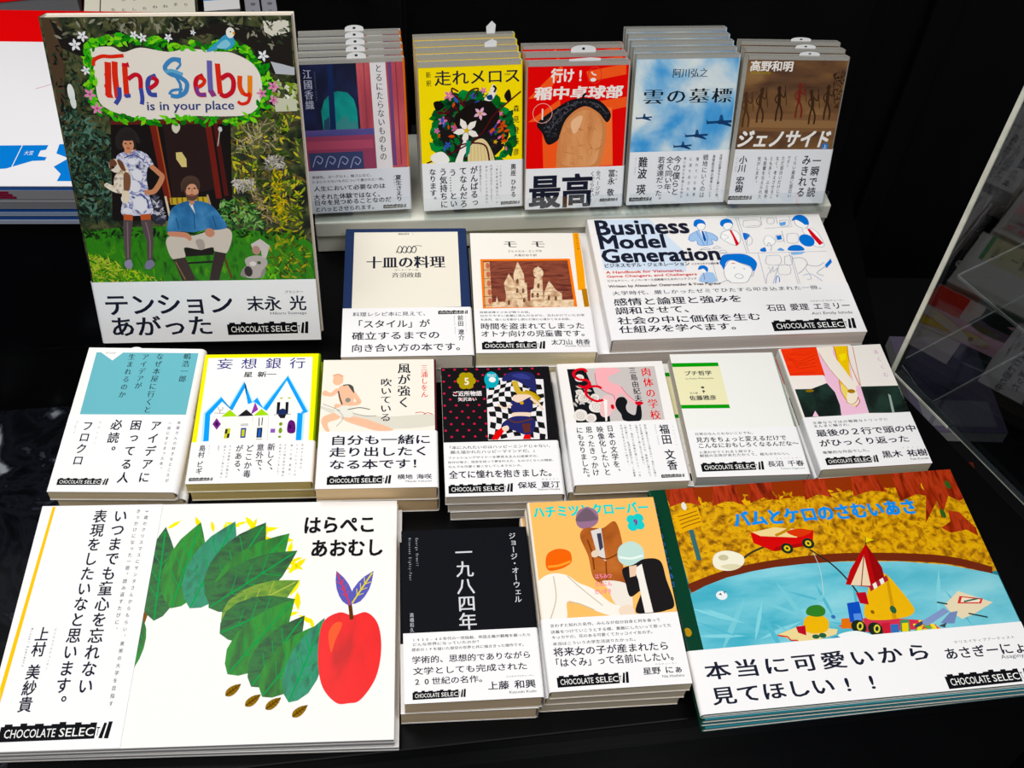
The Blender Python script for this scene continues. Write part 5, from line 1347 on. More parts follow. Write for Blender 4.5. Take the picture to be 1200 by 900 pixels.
ART['M']['band'] = [('t','#1a1d2e','「本に入れたいのはハッピーエンドじゃない、',2.4,94.7,99.4,98.6,{}),
  ('t','#1a1d2e','願え描かれたハッピーマインドだ。」',5.7,100,84.7,103.9,{}),
  ('t','#1a1d2e','ファッションデザイナーを夢見る主人公実果子の、',3.1,106.7,86.9,109.5,{}),
  ('t','#1a1d2e','自分の強さ、信念を持って夢を叶えた、ものづくりへの情熱、',3,111.7,100.2,114.4,{}),
  ('t','#1a1d2e','なんでも可愛く着こなしてしまうセンス、',3.2,116.7,71.3,119.4,{}),
  ('t','#1a1d2e','全てに憧れを抱きました。',3.6,122.2,100,131.2,{'w':0.012}),
  ('t','#1a1d2e','保坂\u3000夏汀',63.8,136.2,101.6,143.5,{'w':0.012}),
  ('t','#1a1d2e','Natsumi Hosaka',81.5,143.8,101.1,145.8,{'lat':1}),
  ('t','#1a1d2e','デザイナー',85.1,133.1,101.3,134.9,{}),
  ('k','#0c0d12',[2.8,136.9,59.8,147],1)]
ART['N'] = dict(w=0.1044, h=0.1447, bh=0.07, artmax=76.8, base='#f2efec', pages='#e2d2b8', s=-1)
ART['N']['cover'] = [('p','#c9c2c0',[9.2,7,95.9,6.6,94.2,73.7,10.2,73.3]),
  ('p','#121418',[9.2,7,26.7,7.4,33.2,42.4,43.2,56,42.3,73.9,10.1,73.7]),
  ('s','#e8e2dc',[15.4,19.2,17.7,15.1,20.6,14.1,23.9,16,24.2,20.8,21.2,23.6,16.8,22.8]),
  ('r','#8a7c78',[19.9,19.4,2.25,2.66,0.35]),
  ('r','#8a7c78',[19.9,19.4,0.99,1.18,0.35]),
  ('s','#e8e2dc',[15.3,43.8,18.2,38.7,21.9,37.3,26.3,39.8,26.6,45.8,22.7,49.3,17,48.3]),
  ('r','#8a7c78',[21,44,2.89,3.37,0.34]),
  ('r','#8a7c78',[21,44,1.27,1.5,0.34]),
  ('s','#e8e2dc',[14.2,37.1,16,34.1,18.1,33.3,20.7,34.7,20.9,38.3,18.6,40.4,15.3,39.8]),
  ('r','#8a7c78',[17.6,37.2,1.71,2,0.34]),
  ('r','#8a7c78',[17.6,37.2,0.75,0.89,0.34]),
  ('s','#e8e2dc',[26.8,44.3,29.1,40.4,31.9,39.4,35.2,41.3,35.5,45.8,32.5,48.6,28.1,47.8]),
  ('r','#8a7c78',[31.2,44.5,2.21,2.58,0.34]),
  ('r','#8a7c78',[31.2,44.5,0.97,1.15,0.34]),
  ('s','#e8e2dc',[24.4,55.1,28.2,48.6,33,46.9,38.5,50,38.9,57.7,33.8,62.2,26.6,60.9]),
  ('r','#8a7c78',[31.8,55.5,3.71,4.31,0.34]),
  ('r','#8a7c78',[31.8,55.5,1.63,1.91,0.34]),
  ('s','#e8e2dc',[8.2,65.1,11.6,59.3,15.9,57.8,20.9,60.6,21.4,67.5,16.8,71.5,10.2,70.4]),
  ('r','#8a7c78',[14.9,65.4,3.36,3.86,0.34]),
  ('r','#8a7c78',[14.9,65.4,1.48,1.72,0.34]),
  ('s','#e8e2dc',[19.5,68.9,22.1,64.5,25.3,63.4,29.1,65.4,29.4,70.6,25.9,73.6,21,72.8]),
  ('r','#8a7c78',[24.5,69.1,2.51,2.88,0.33]),
  ('r','#8a7c78',[24.5,69.1,1.1,1.28,0.33]),
  ('f',['#dcd6d0','#bfb8b2'],[11,28,29.3,33.3,28.7,51,9.5,54.4],(14,6.88,2.75,51)),
  ('s','#efb2b8',[35.5,13.3,40.8,6.7,60.6,8.8,56.6,14.3,48.7,18.5,49.4,25.3,58.9,31.4,64,42.7,74,54.1,67.5,52.7,57.5,40.2,54.5,43.4,48.5,60.5,45.4,58.7,50.2,43.2,41,36.1,35.7,26.9]),
  ('c','#a8586a',0.52,[35.8,13.3,35.7,26.9,41,36.1,50.5,43.6,45.6,58.2]),
  ('c','#a8586a',0.51,[58.9,31.4,64,42.7,74.3,54.8]),
  ('s','#e8c0c2',[40,42.7,49.9,45.4,45.7,62.6,38,68.6,33.9,62]),
  ('s','#121418',[50.3,52,53.6,45.5,59.4,44.7,62.1,50.3,59.7,56.7,60.7,63.2,66.9,66.7,70.8,55.1,74.2,53.1,71.2,73.3,55.8,73.3,53.7,65.1,50.7,58.5]),
  ('s','#c82030',[69,51.9,74.6,50.5,77.2,53.2,72.1,55.6]),
  ('p','#f2eee8',[39.6,46,43.1,47.7,39.4,72.9,37.7,73.3]),
  ('e','#c82030',[46.9,56.1,1.68,3.04,0]),
  ('c','#d02430',2.95,[27.8,11.8,25.8,7.8,18.7,8.4,14.8,14.1,18.9,20.5,26.5,22,28.8,27,22.8,30.8,17.9,28.3]),
  ('c','#d02430',2.88,[39.4,47.1,32.4,48.5,25.4,43.1,23.8,36.4,27,31,35.3,30,39.7,32.9]),
  ('t','#d8232c','肉体の学校',81.3,7,91.1,74.2,{'m':0.014,'v':1}),
  ('t','#26282e','三島由紀夫',69.6,6.9,76.8,50.8,{'m':0.006,'v':1})]
ART['N']['band'] = [('t','#1a1d2e','福田\u3000文香',86.7,79.5,96.4,132.9,{'w':0.012,'v':1}),
  ('t','#1a1d2e','Fumika Fukuda',82.7,79.2,84.7,103.9,{'v':1}),
  ('t','#1a1d2e','プロデューサー',99.3,80.9,100.6,110.7,{'v':1}),
  ('t','#1a1d2e','日本の文学を、',37.4,78.1,43.9,135.9,{'w':0.008,'v':1}),
  ('t','#1a1d2e','映像化したいと',27.7,78.9,34.2,135.9,{'w':0.008,'v':1}),
  ('t','#1a1d2e','思ったきっかけ',17.4,78.9,23.9,135.9,{'w':0.008,'v':1}),
  ('t','#1a1d2e','にもなりました。',8.5,79.3,15,140.6,{'w':0.008,'v':1}),
  ('t','#1a1d2e','昭和に書かれたとは思えない、現代にも通じ',72.9,78.8,75.2,139.2,{'v':1}),
  ('t','#1a1d2e','する言葉の掛け合いが、現実的に描かれて',68.2,78.5,70.5,139,{'v':1}),
  ('t','#1a1d2e','心情がすくすく映し出されて面白い。',64.5,78.3,66.7,127.2,{'v':1}),
  ('t','#1a1d2e','また、強烈な人物像が描いていて、一生',58.8,78.1,61.1,138.6,{'v':1}),
  ('t','#1a1d2e','一瞬の美しい、私達の家族感はこれ、この要素',54.1,77.9,56.3,138.4,{'v':1}),
  ('t','#1a1d2e','大切さを考えさせる一冊です。',50.3,77.7,52.6,126.6,{'v':1}),
  ('k','#0c0d12',[79.3,137,100.6,140.8],1)]
ART['O'] = dict(w=0.1056, h=0.1498, bh=0.055, artmax=96.8, base='#f0f0ec', spine='#9cb0a4', pages='#c6c4c0', s=1)
ART['O']['cover'] = [('p','#ece8c2',[0.5,16.6,47.3,16.9,47,66.3,-0.2,65.4]),
  ('p','#14982c',[-0,11.8,46.6,12,46.6,16.8,0.1,16.8]),
  ('p','#14982c',[-0.1,65,46.9,65.7,47,70.3,0.1,69.4]),
  ('t','#1a1d2e','プチ哲学',10.3,22.2,37.8,28.4,{'w':0.012}),
  ('t','#1a1d2e','La Petite Philosophie',10.7,31.2,38.2,33.8,{'lat':1}),
  ('t','#1a1d2e','文と絵',11.4,49.1,19.4,51.9,{}),
  ('t','#1a1d2e','佐藤雅彦',10,53.5,36.4,59.9,{'w':0.012}),
  ('e','#444',[25.3,43.7,1.66,1.3,0]),
  ('e','#444',[25.4,48.5,1.32,1.3,0]),
  ('l','#444',0.5,[24.8,49.7,25.1,51.4])]
ART['O']['band'] = [('t','#1a1d2e','日常のなんともないことでも、',6.8,99.2,64.9,102.5,{}),
  ('t','#1a1d2e','見方をちょっと変えるだけで',6.8,104.4,93.1,110.9,{'w':0.008}),
  ('t','#1a1d2e','こんなにおもしろくなるんだな〜',7.2,111.5,103.3,117.6,{'w':0.008}),
  ('t','#1a1d2e','と思わせてくれる１冊です。',6.9,120.6,60.6,123.8,{}),
  ('t','#1a1d2e','解説の文体があたたかくて、絵もかわいい。',6.9,124.4,94,127.8,{}),
  ('t','#1a1d2e','長沼\u3000千春',68,134.1,102.5,140.9,{'w':0.01}),
  ('t','#5a8a7a','Chiharu Naganuma',79.3,142.2,102,144.6,{'lat':1}),
  ('t','#1a1d2e','コピーライター',76.5,130.8,102.6,132.2,{}),
  ('k','#0c0d12',[6.1,133.6,64.7,144.1],1)]
ART['P'] = dict(w=0.1062, h=0.1499, bh=0.0611, artmax=90.9, base='#f1ece6', pages='#ded0ba', s=-1)
ART['P']['cover'] = [('p','#efc4da',[40,-0.7,57,-0.8,71.7,1.2,68.5,52.8,65.4,86.9,37.5,88.8,34.3,46.5]),
  ('p','#f4ece6',[56.4,-1.5,70.9,-1.5,67.7,52.8,62,52.4,69.3,3.3]),
  ('p','#f1ece6',[70.9,-1.5,106.2,-0,106,55.2,68.1,54.1]),
  ('p','@cloth',[-0.1,0.4,39.1,-0.3,37.5,19,36.8,38.2,-0.6,35.9]),
  ('c','#b02a08',0.5,[4.8,10.4,16.1,17.7,35.1,10.1]),
  ('c','#b02a08',0.49,[6.9,14.9,15.3,20.6,33.6,15.2]),
  ('c','#b02a08',0.49,[9,19.4,14.5,23.6,32.1,20.4]),
  ('c','#b02a08',0.49,[11.1,23.8,13.6,26.6,30.6,25.5]),
  ('p','#f3ebe4',[-0.6,35.9,35.4,37.3,35.9,47.7,15.6,54.1,1.1,53.2]),
  ('p','@darkcloth',[0.3,53.2,18.1,53.9,35.6,47.5,40.2,59.4,40.3,75.7,37.7,89.2,-0.1,88.8]),
  ('p','#efc4da',[9.3,87.8,13.9,81.1,15.6,88.2]),
  ('e','#8a6a20',[15.8,56.2,4.18,1.69,0]),
  ('p','@darkcloth',[68.1,54.1,106,55.2,106.2,89.5,65.6,87.3]),
  ('p','#9aa8a0',[92.5,64.7,94.3,66.9,91.1,88.1,88.5,88.4]),
  ('p','#f0c81c',[57.2,-0.1,71.3,0.3,67.9,16.5,63.8,31.4,60.4,50.2,53.7,58.1,48.8,57.9,49.1,45.3,54.3,26.5]),
  ('p','#fbe45a',[59.1,11.5,67.3,9.8,64.2,18.4,58.6,20.3]),
  ('s','#f2dc7a',[49.1,51.6,57.9,50.1,61.7,58.6,60.8,68.9,55.5,77.7,49.8,75.3,48.1,68.1]),
  ('c','#c87a10',0.84,[57.2,-0.1,54.3,26.5,49.1,45.3,46.6,59.8,49.2,72.2]),
  ('c','#c87a10',0.84,[71.3,0.3,67.2,20.8,67.3,46.5,67.7,52.8]),
  ('c','#c87a10',0.67,[76.7,1.5,73.1,23.3,68.5,52.8]),
  ('s','#f4ece0',[39.9,-0.3,55.7,0.7,53.7,11.2,60.2,37.6,63.6,54.6,57.5,61.5,54.3,56.1,44.2,30.2,40.1,10.4]),
  ('c','#b06a2c',0.5,[39.4,8.1,44.2,30.2,54.2,56.5]),
  ('s','#f6ecd8',[53,60.2,61.7,58.6,59.7,72.9,54.3,76.6,48.6,74.2]),
  ('c','#b0502c',0.64,[47.6,72.1,51.7,75.6,57.3,73.1,61.5,66.9]),
  ('c','#b0502c',0.63,[55,79.5,61.1,73,60.6,67.2]),
  ('e','#a87818',[56.9,59.4,3.86,2.55,0]),
  ('t','#d8a8c8','あくくむ',95.9,5.1,100.9,45.5,{'v':1})]
ART['P']['band'] = [('t','#1a1d2e','文章ならではの複雑なトリックに',6.4,94.4,81.8,97.8,{}),
  ('t','#1a1d2e','まんまと騙され、',6.3,98.3,44.9,101.7,{}),
  ('t','#1a1d2e','最後の２行で頭の中',6.3,104.1,105.4,112.9,{'w':0.01}),
  ('t','#1a1d2e','がひっくり返った',6,116.1,94.1,124.8,{'w':0.01}),
  ('t','#1a1d2e','衝撃的な作品でした。',6.3,129.5,53.8,133,{}),
  ('t','#1a1d2e','黒木\u3000祐樹',61.5,133,105.8,141.5,{'w':0.012}),
  ('t','#1a1d2e','Yuki Kuroki',86.4,143,104.3,145.3,{'lat':1}),
  ('t','#1a1d2e','プランナー',82.1,130.1,105.8,131.5,{}),
  ('k','#0c0d12',[6.2,136.7,56.8,145.7],1)]
ART['Q'] = dict(w=0.3031, h=0.218, base='#f4f2f0', pages='#b4b2b8', s=-1, bx=0.101, bh=0.01)
ART['Q']['cover'] = [('c','#7a5428',3.61,[98.5,147.9,102,109.8,113.4,69.6,144,49.2,180.8,53.2,204.5,86.9,213,129.9,234.4,152.3,263.8,153.3]),
  ('f',['#f0e21c','#f4ea50'],[100.9,19.9,204.2,19.1,226.9,78.6,221.7,113.3,246.6,108.4,237.2,119.4,206.7,112.9,208.9,78.1,178.7,31.3],(40,15.82,4.22,61)),
  ('p','@leaf_c',[99.5,109.7,96.7,111.9,94.1,117,93.2,124.8,93.6,134.2,95.5,143.7,98,151,99.8,155.9,101.5,151.8,103.9,145.6,105.7,136.9,106.1,127.7,105,119.5,102.4,113.2]),
  ('l','#2f9a54',1.24,[99.5,110.7,99.8,153.7]),
  ('l','#2f9a54',0.61,[99.6,121.6,95.8,127.2]),
  ('l','#2f9a54',0.61,[99.6,121.6,103.5,129]),
  ('l','#2f9a54',0.61,[99.6,129.5,95.8,135.1]),
  ('l','#2f9a54',0.61,[99.6,129.5,103.5,136.8]),
  ('l','#2f9a54',0.61,[99.7,137.8,95.9,143.4]),
  ('l','#2f9a54',0.61,[99.7,137.8,103.5,145]),
  ('p','@leaf_a',[109.9,112.8,116.3,108.9,122.1,99.8,124.1,85.5,122.8,67.6,117.9,48.6,111.5,33.5,106.7,23.2,102.5,31.9,97.1,44.8,93.5,62.3,93.4,80,96.5,95.2,103,106.6]),
  ('l','#2f9a54',1.24,[109.8,111.1,106.8,28]),
  ('l','#2f9a54',0.63,[109.1,91.5,117.9,80.9]),
  ('l','#2f9a54',0.63,[109.1,91.5,99.4,77.5]),
  ('l','#2f9a54',0.63,[108.6,76.5,117.5,65.7]),
  ('l','#2f9a54',0.63,[108.6,76.5,98.8,62.4]),
  ('l','#2f9a54',0.64,[108,60.4,117,49.3]),
  ('l','#2f9a54',0.64,[108,60.4,98.1,45.9]),
  ('p','@leaf_c',[121.8,101.9,129.8,100.1,137.9,93.3,142.9,80.8,144.8,64.1,143.1,45.4,138.9,29.9,135.6,19.1,129.4,25.8,120.8,36,113.5,51,109.9,67.1,110.4,82,115.5,94.2]),
  ('l','#2f9a54',1.25,[122.1,100.3,134.9,23.5]),
  ('l','#2f9a54',0.63,[125.1,82.1,136.9,74.9]),
  ('l','#2f9a54',0.63,[125.1,82.1,117.1,66.6]),
  ('l','#2f9a54',0.64,[127.4,68.3,139.3,60.9]),
  ('l','#2f9a54',0.64,[127.4,68.3,119.3,52.5]),
  ('l','#2f9a54',0.65,[129.9,53.4,142,45.9]),
  ('l','#2f9a54',0.65,[129.9,53.4,121.7,37.3]),
  ('p','@leaf_b',[136.8,102.3,145.8,101.9,155.7,96.4,163.1,84.4,167.8,67.4,168.8,47.7,166.7,30.7,164.7,18.8,156.8,24.6,145.9,33.6,135.5,47.8,129.1,64,127.4,79.6,131,93.2]),
  ('l','#2f9a54',1.25,[137.4,100.7,163.2,23.2]),
  ('l','#2f9a54',0.64,[143.5,82.4,157.5,77.1]),
  ('l','#2f9a54',0.64,[143.5,82.4,137,64.8]),
  ('l','#2f9a54',0.64,[148.1,68.5,162.3,63]),
  ('l','#2f9a54',0.64,[148.1,68.5,141.7,50.5]),
  ('l','#2f9a54',0.65,[153.1,53.4,167.5,47.9]),
  ('l','#2f9a54',0.65,[153.1,53.4,146.7,35.1]),
  ('p','@leaf_a',[152.8,99.9,162.4,100.9,173.7,97,182.8,86.1,189.5,69.8,192.5,50.1,191.9,32.6,190.9,20.4,181.9,24.9,169.3,32.1,156.7,44.7,148.2,60,144.8,75.4,147.4,89.8]),
  ('l','#2f9a54',1.26,[153.5,98.4,188.9,24.6]),
  ('l','#2f9a54',0.64,[161.9,80.9,177.5,77.8]),
  ('l','#2f9a54',0.64,[161.9,80.9,156.7,62.1]),
  ('l','#2f9a54',0.64,[168.3,67.6,184,64.5]),
  ('l','#2f9a54',0.64,[168.3,67.6,163.1,48.5]),
  ('l','#2f9a54',0.65,[175.1,53.3,191.1,50.1]),
  ('l','#2f9a54',0.65,[175.1,53.3,170,33.8]),
  ('p','@leaf_c',[158.1,102.9,167.9,105.7,180.1,103.8,191.4,94.8,201.3,80.1,208,61.4,210.5,44.2,211.8,32.1,201.8,34.8,187.6,39.5,172.4,49.5,160.8,62.9,154.4,77.4,154.5,92]),
  ('l','#2f9a54',1.26,[159.2,101.6,209,35.8]),
  ('l','#2f9a54',0.64,[171,85.9,187.5,85.8]),
  ('l','#2f9a54',0.64,[171,85.9,169.1,66.5]),
  ('l','#2f9a54',0.64,[180,74.1,196.7,73.9]),
  ('l','#2f9a54',0.64,[180,74.1,178.2,54.4]),
  ('l','#2f9a54',0.65,[189.7,61.3,206.5,61.1]),
  ('l','#2f9a54',0.65,[189.7,61.3,188,41.2]),
  ('p','@leaf_a',[151.8,102.2,160.4,106.2,172.5,106.5,185.4,100.5,198.3,89.3,209.1,74.2,215.6,59.8,219.7,49.5,209.7,50.2,195.2,51.9,178.4,58,164.2,67.7,154.5,79.3,151,92.1]),
  ('l','#2f9a54',1.26,[153.1,101.2,216.2,52.3]),
  ('l','#2f9a54',0.63,[168.2,89.4,183.9,92]),
  ('l','#2f9a54',0.63,[168.2,89.4,171.2,72.3]),
  ('l','#2f9a54',0.64,[179.6,80.6,195.4,83.2]),
  ('l','#2f9a54',0.64,[179.6,80.6,182.7,63.2]),
  ('l','#2f9a54',0.65,[191.8,71.1,207.8,73.7]),
  ('l','#2f9a54',0.65,[191.8,71.1,195.1,53.5]),
  ('p','@leaf_d',[163.2,114.4,170.1,118.5,180.2,119.9,191.5,116.2,202.9,108.3,212.8,97.2,219,86.3,223.1,78.5,214.8,78.1,202.7,78,188.3,81.3,175.9,87.7,167.1,96.2,163.2,106.1]),
  ('l','#a8b860',1.25,[164.4,113.7,220,80.3]),
  ('l','#a8b860',0.63,[177.8,105.6,190.7,109.2]),
  ('l','#a8b860',0.63,[177.8,105.6,181.4,92.1]),
  ('l','#a8b860',0.63,[187.9,99.6,200.9,103.2]),
  ('l','#a8b860',0.63,[187.9,99.6,191.6,85.9]),
  ('l','#a8b860',0.64,[198.7,93.1,211.7,96.7]),
  ('l','#a8b860',0.64,[198.7,93.1,202.5,79.3]),
  ('p','@leaf_a',[163.3,125.6,170.4,131.2,180.5,134.3,191.4,132.1,202.4,125.4,211.7,114.9,217.4,103.9,221,96.1,212.8,94.2,200.8,92.2,186.7,93.3,174.6,98.3,166.2,106.2,162.9,116.5]),
  ('l','#2f9a54',1.24,[164.4,125,218,97.6]),
  ('l','#2f9a54',0.62,[177.4,118.3,190.4,124.4]),
  ('l','#2f9a54',0.62,[177.4,118.3,180.4,104]),
  ('l','#2f9a54',0.63,[187.1,113.4,200.2,119.4]),
  ('l','#2f9a54',0.63,[187.1,113.4,190.2,98.9]),
  ('l','#2f9a54',0.63,[197.5,108.1,210.6,114.2]),
  ('l','#2f9a54',0.63,[197.5,108.1,200.7,93.5]),
  ('p','@leaf_c',[173.3,161,181.7,162.5,192.3,159.8,202.2,151.1,210.9,137.7,216.9,121.3,219.2,106.5,220.5,96.1,211.8,99.3,199.5,104.5,186.3,114.3,176.1,126.7,170.5,139.6,170.3,152]),
  ('l','#2f9a54',1.21,[174.2,159.7,218,99.5]),
  ('l','#2f9a54',0.61,[184.7,145.4,199,143.8]),
  ('l','#2f9a54',0.61,[184.7,145.4,183.3,129.1]),
  ('l','#2f9a54',0.62,[192.6,134.5,207,132.9]),
  ('l','#2f9a54',0.62,[192.6,134.5,191.2,117.9]),
  ('l','#2f9a54',0.62,[201,122.8,215.6,121.2]),
  ('l','#2f9a54',0.62,[201,122.8,199.8,106]),
  ('p','@leaf_a',[192.5,172,200.1,172.9,209.3,169.8,217.5,161.4,224.2,148.9,228.3,133.9,229.3,120.6,229.6,111.3,222.2,114.7,211.6,120.1,200.6,129.7,192.5,141.3,188.4,153.1,189.1,164.2]),
  ('l','#2f9a54',1.2,[193.2,170.9,227.7,114.5]),
  ('l','#2f9a54',0.61,[201.4,157.4,214,155.1]),
  ('l','#2f9a54',0.61,[201.4,157.4,199,142.9]),
  ('l','#2f9a54',0.61,[207.6,147.2,220.4,144.9]),
  ('l','#2f9a54',0.61,[207.6,147.2,205.3,132.6]),
  ('l','#2f9a54',0.62,[214.3,136.3,227.2,133.9]),
  ('l','#2f9a54',0.62,[214.3,136.3,212,121.4]),
  ('p','@leaf_c',[201.6,180.6,209.3,181.5,218.8,178.5,227.5,170.1,234.9,157.6,239.8,142.4,241.4,129,242.2,119.6,234.5,122.9,223.5,128.3,211.9,137.9,203.1,149.5,198.4,161.5,198.6,172.7]),
  ('l','#2f9a54',1.19,[202.4,179.4,240.1,122.8]),
  ('l','#2f9a54',0.6,[211.4,165.9,224.3,163.7]),
  ('l','#2f9a54',0.6,[211.4,165.9,209.6,151.3]),
  ('l','#2f9a54',0.61,[218.2,155.7,231.2,153.4]),
  ('l','#2f9a54',0.61,[218.2,155.7,216.5,140.8]),
  ('l','#2f9a54',0.62,[225.5,144.7,238.6,142.4]),
  ('l','#2f9a54',0.62,[225.5,144.7,223.9,129.6]),
  ('p','@leaf_b',[222.3,185.9,229.1,184.4,236.8,178.6,242.8,167.7,246.8,153.2,248.1,136.9,246.9,123.4,245.7,114,239.6,119.8,231,128.6,222.7,141.5,217.4,155.5,215.7,168.5,218.1,179.2]),
  ('l','#2f9a54',1.19,[222.7,184.5,244.4,117.8]),
  ('l','#2f9a54',0.6,[227.9,168.7,238.7,162.5]),
  ('l','#2f9a54',0.6,[227.9,168.7,223.4,155.1]),
  ('l','#2f9a54',0.61,[231.8,156.7,242.7,150.4]),
  ('l','#2f9a54',0.61,[231.8,156.7,227.3,142.9]),
  ('l','#2f9a54',0.62,[236,143.7,247.1,137.3]),
  ('l','#2f9a54',0.62,[236,143.7,231.6,129.7]),
  ('p','#8a6a20',[173.7,178.9,175.3,179.5,177.4,179.5,179.6,178.3,181.7,176.3,183.3,173.6,184.1,171.2,184.6,169.4,182.9,169.6,180.4,170,177.6,171.1,175.3,172.8,173.8,174.9,173.4,177.1]),
  ('l','#5a4010',1.19,[173.9,178.7,184,169.9]),
  ('l','#5a4010',0.6,[176.4,176.5,179.2,176.8]),
  ('l','#5a4010',0.6,[176.4,176.5,176.6,173.6]),
  ('l','#5a4010',0.6,[178.2,174.9,181.1,175.2]),
  ('l','#5a4010',0.6,[178.2,174.9,178.5,172]),
  ('l','#5a4010',0.6,[180.2,173.2,183,173.6]),
  ('l','#5a4010',0.6,[180.2,173.2,180.4,170.2]),
  ('p','#8a6a20',[189.5,187.8,191.1,188.4,193.3,188.4,195.5,187.3,197.5,185.3,199.1,182.6,200,180.2,200.5,178.5,198.8,178.7,196.3,179,193.5,180.2,191.2,181.9,189.7,183.9,189.2,186.1]),
  ('l','#5a4010',1.18,[189.8,187.6,199.9,179]),
  ('l','#5a4010',0.59,[192.3,185.5,195.1,185.8]),
  ('l','#5a4010',0.59,[192.3,185.5,192.5,182.6]),
  ('l','#5a4010',0.59,[194.1,183.9,196.9,184.2]),
  ('l','#5a4010',0.59,[194.1,183.9,194.4,181]),
  ('l','#5a4010',0.6,[196.1,182.2,198.9,182.6]),
  ('l','#5a4010',0.6,[196.1,182.2,196.3,179.3]),
  ('p','#8a6a20',[205.2,190.9,206.7,191.5,208.9,191.5,211.1,190.3,213.2,188.3,214.8,185.7,215.7,183.3,216.2,181.6,214.5,181.8,212.1,182.1,209.3,183.2,206.9,184.9,205.4,187,204.9,189.1]),
  ('l','#5a4010',1.18,[205.4,190.7,215.7,182.1]),
  ('l','#5a4010',0.59,[207.9,188.6,210.7,188.9]),
  ('l','#5a4010',0.59,[207.9,188.6,208.2,185.7]),
  ('l','#5a4010',0.59,[209.8,187,212.6,187.3]),
  ('l','#5a4010',0.59,[209.8,187,210.1,184.1]),
  ('l','#5a4010',0.6,[211.8,185.3,214.6,185.7]),
  ('l','#5a4010',0.6,[211.8,185.3,212.1,182.4]),
  ('p','#8a6a20',[225.8,197.6,227.3,198.3,229.5,198.2,231.7,197.1,233.8,195.1,235.5,192.5,236.4,190.1,237,188.4,235.3,188.6,232.8,189,230,190.1,227.6,191.7,226,193.7,225.5,195.9]),
  ('l','#5a4010',1.18,[226,197.4,236.4,188.9]),
  ('l','#5a4010',0.59,[228.6,195.3,231.3,195.7]),
  ('l','#5a4010',0.59,[228.6,195.3,228.9,192.5]),
  ('l','#5a4010',0.59,[230.5,193.8,233.2,194.1]),
  ('l','#5a4010',0.59,[230.5,193.8,230.8,190.9]),
  ('l','#5a4010',0.59,[232.5,192.1,235.3,192.5]),
  ('l','#5a4010',0.59,[232.5,192.1,232.8,189.2]),
  ('s','@apple',[242.7,128,246.5,115.5,258,109.3,268.3,112.4,279.6,109.9,289.1,121,292.1,143.3,288.3,167.4,277.2,185.2,267.7,188,258.1,187.1,247.3,173.9,242.7,152.6]),
  ('s','#f4674a',[249.7,128.2,254.7,118.8,260.3,120.1,255.5,133.9,252.6,144.8]),
  ('c','#5a3418',3.03,[267.7,116.1,265.3,100.3,259.8,85.4]),
  ('p','#5a5cae',[266.2,103.2,267.7,100.3,268.2,95.5,266.9,89.6,264,83.1,260,77.1,256.1,73,253.4,70.3,253.2,74.3,253.2,80.2,254.3,87.4,256.6,94.1,259.6,99.2,263.2,102.2]),
  ('l','#c8404a',1.28,[265.9,102.5,254,72]),
  ('l','#c8404a',0.64,[263,95.1,264.3,89.2]),
  ('l','#c8404a',0.64,[263,95.1,258.2,91.9]),
  ('l','#c8404a',0.64,[260.9,89.6,262.2,83.6]),
  ('l','#c8404a',0.64,[260.9,89.6,256,86.3]),
  ('l','#c8404a',0.65,[258.5,83.6,259.9,77.6]),
  ('l','#c8404a',0.65,[258.5,83.6,253.6,80.4]),
  ('p','#5a5cae',[267.1,101.8,270.2,101.6,274.2,99.5,277.8,94.9,281,88.6,283,81.4,283.8,75.3,284.2,71.1,281.1,73.2,276.6,76.4,271.8,81.6,268.1,87.5,266.1,93.2,266,98.3]),
  ('l','#e0d020',1.28,[267.5,101.2,283.3,72.7]),
  ('l','#e0d020',0.64,[271.3,94.2,276.6,92.2]),
  ('l','#e0d020',0.64,[271.3,94.2,270.8,87.7]),
  ('l','#e0d020',0.64,[274.2,89.1,279.5,87]),
  ('l','#e0d020',0.64,[274.2,89.1,273.6,82.5]),
  ('l','#e0d020',0.65,[277.3,83.6,282.6,81.5]),
  ('l','#e0d020',0.65,[277.3,83.6,276.7,77]),
  ('t','#101014','はらぺこ',222.7,14.5,285.6,33.8,{'w':0.022}),
  ('t','#101014','あおむし',230.1,38.4,292.6,57.2,{'w':0.022})]
ART['Q']['band'] = [('p','#f2c41c',[8.1,1,10.6,1.1,6.1,180,3.2,167.6]),
  ('t','#1a1d2e','3歳のクリスマスにサンタさんからもらい、美術の大学を目指す',86.9,4.1,90.2,185.8,{'tight':0,'v':1}),
  ('t','#1a1d2e','きっかけになった一冊。読み返すたびに、',79.5,3.9,83,122.9,{'v':1}),
  ('t','#1a1d2e','いつまでも童心を忘れない',60.9,4.3,72.9,174.7,{'w':0.01,'v':1}),
  ('t','#1a1d2e','表現をしたいなと思います。',44.1,4.5,55.6,187.8,{'w':0.01,'v':1}),
  ('t','#1a1d2e','上村\u3000美紗貴',19.8,115.8,30.4,187.9,{'w':0.012,'v':1}),
  ('t','#50545e','Misaki Kamimura',14.9,116.6,17.7,150.5,{'v':1}),
  ('t','#80848e','ビジネスプロデューサー',33.6,117.2,35.5,153.7,{'v':1}),
  ('k','#0c0d12',[11.3,196.2,92.4,210.7],1)]
ART['R'] = dict(w=0.1064, h=0.1555, bh=0.0591, artmax=98.4, base='#101116', spine='#101116', pages='#d8c4a8', s=1)
ART['R']['cover'] = [('t','#d8d8dc','一九八四年',44.4,15.3,59.4,95.9,{'m':0.004,'v':1}),
  ('t','#d4d4da','ジョージ・オーウェル',90.8,5.6,97,73.3,{'m':0.004,'v':1}),
  ('t','#b8bac4','George Orwell',11.5,7.1,14.6,35.4,{'v':1}),
  ('t','#b8bac4','Nineteen Eighty-Four',5.6,6.8,8.7,48.8,{'v':1}),
  ('t','#b8bac4','高橋和久',5.5,77.9,8.9,95.7,{'v':1})]
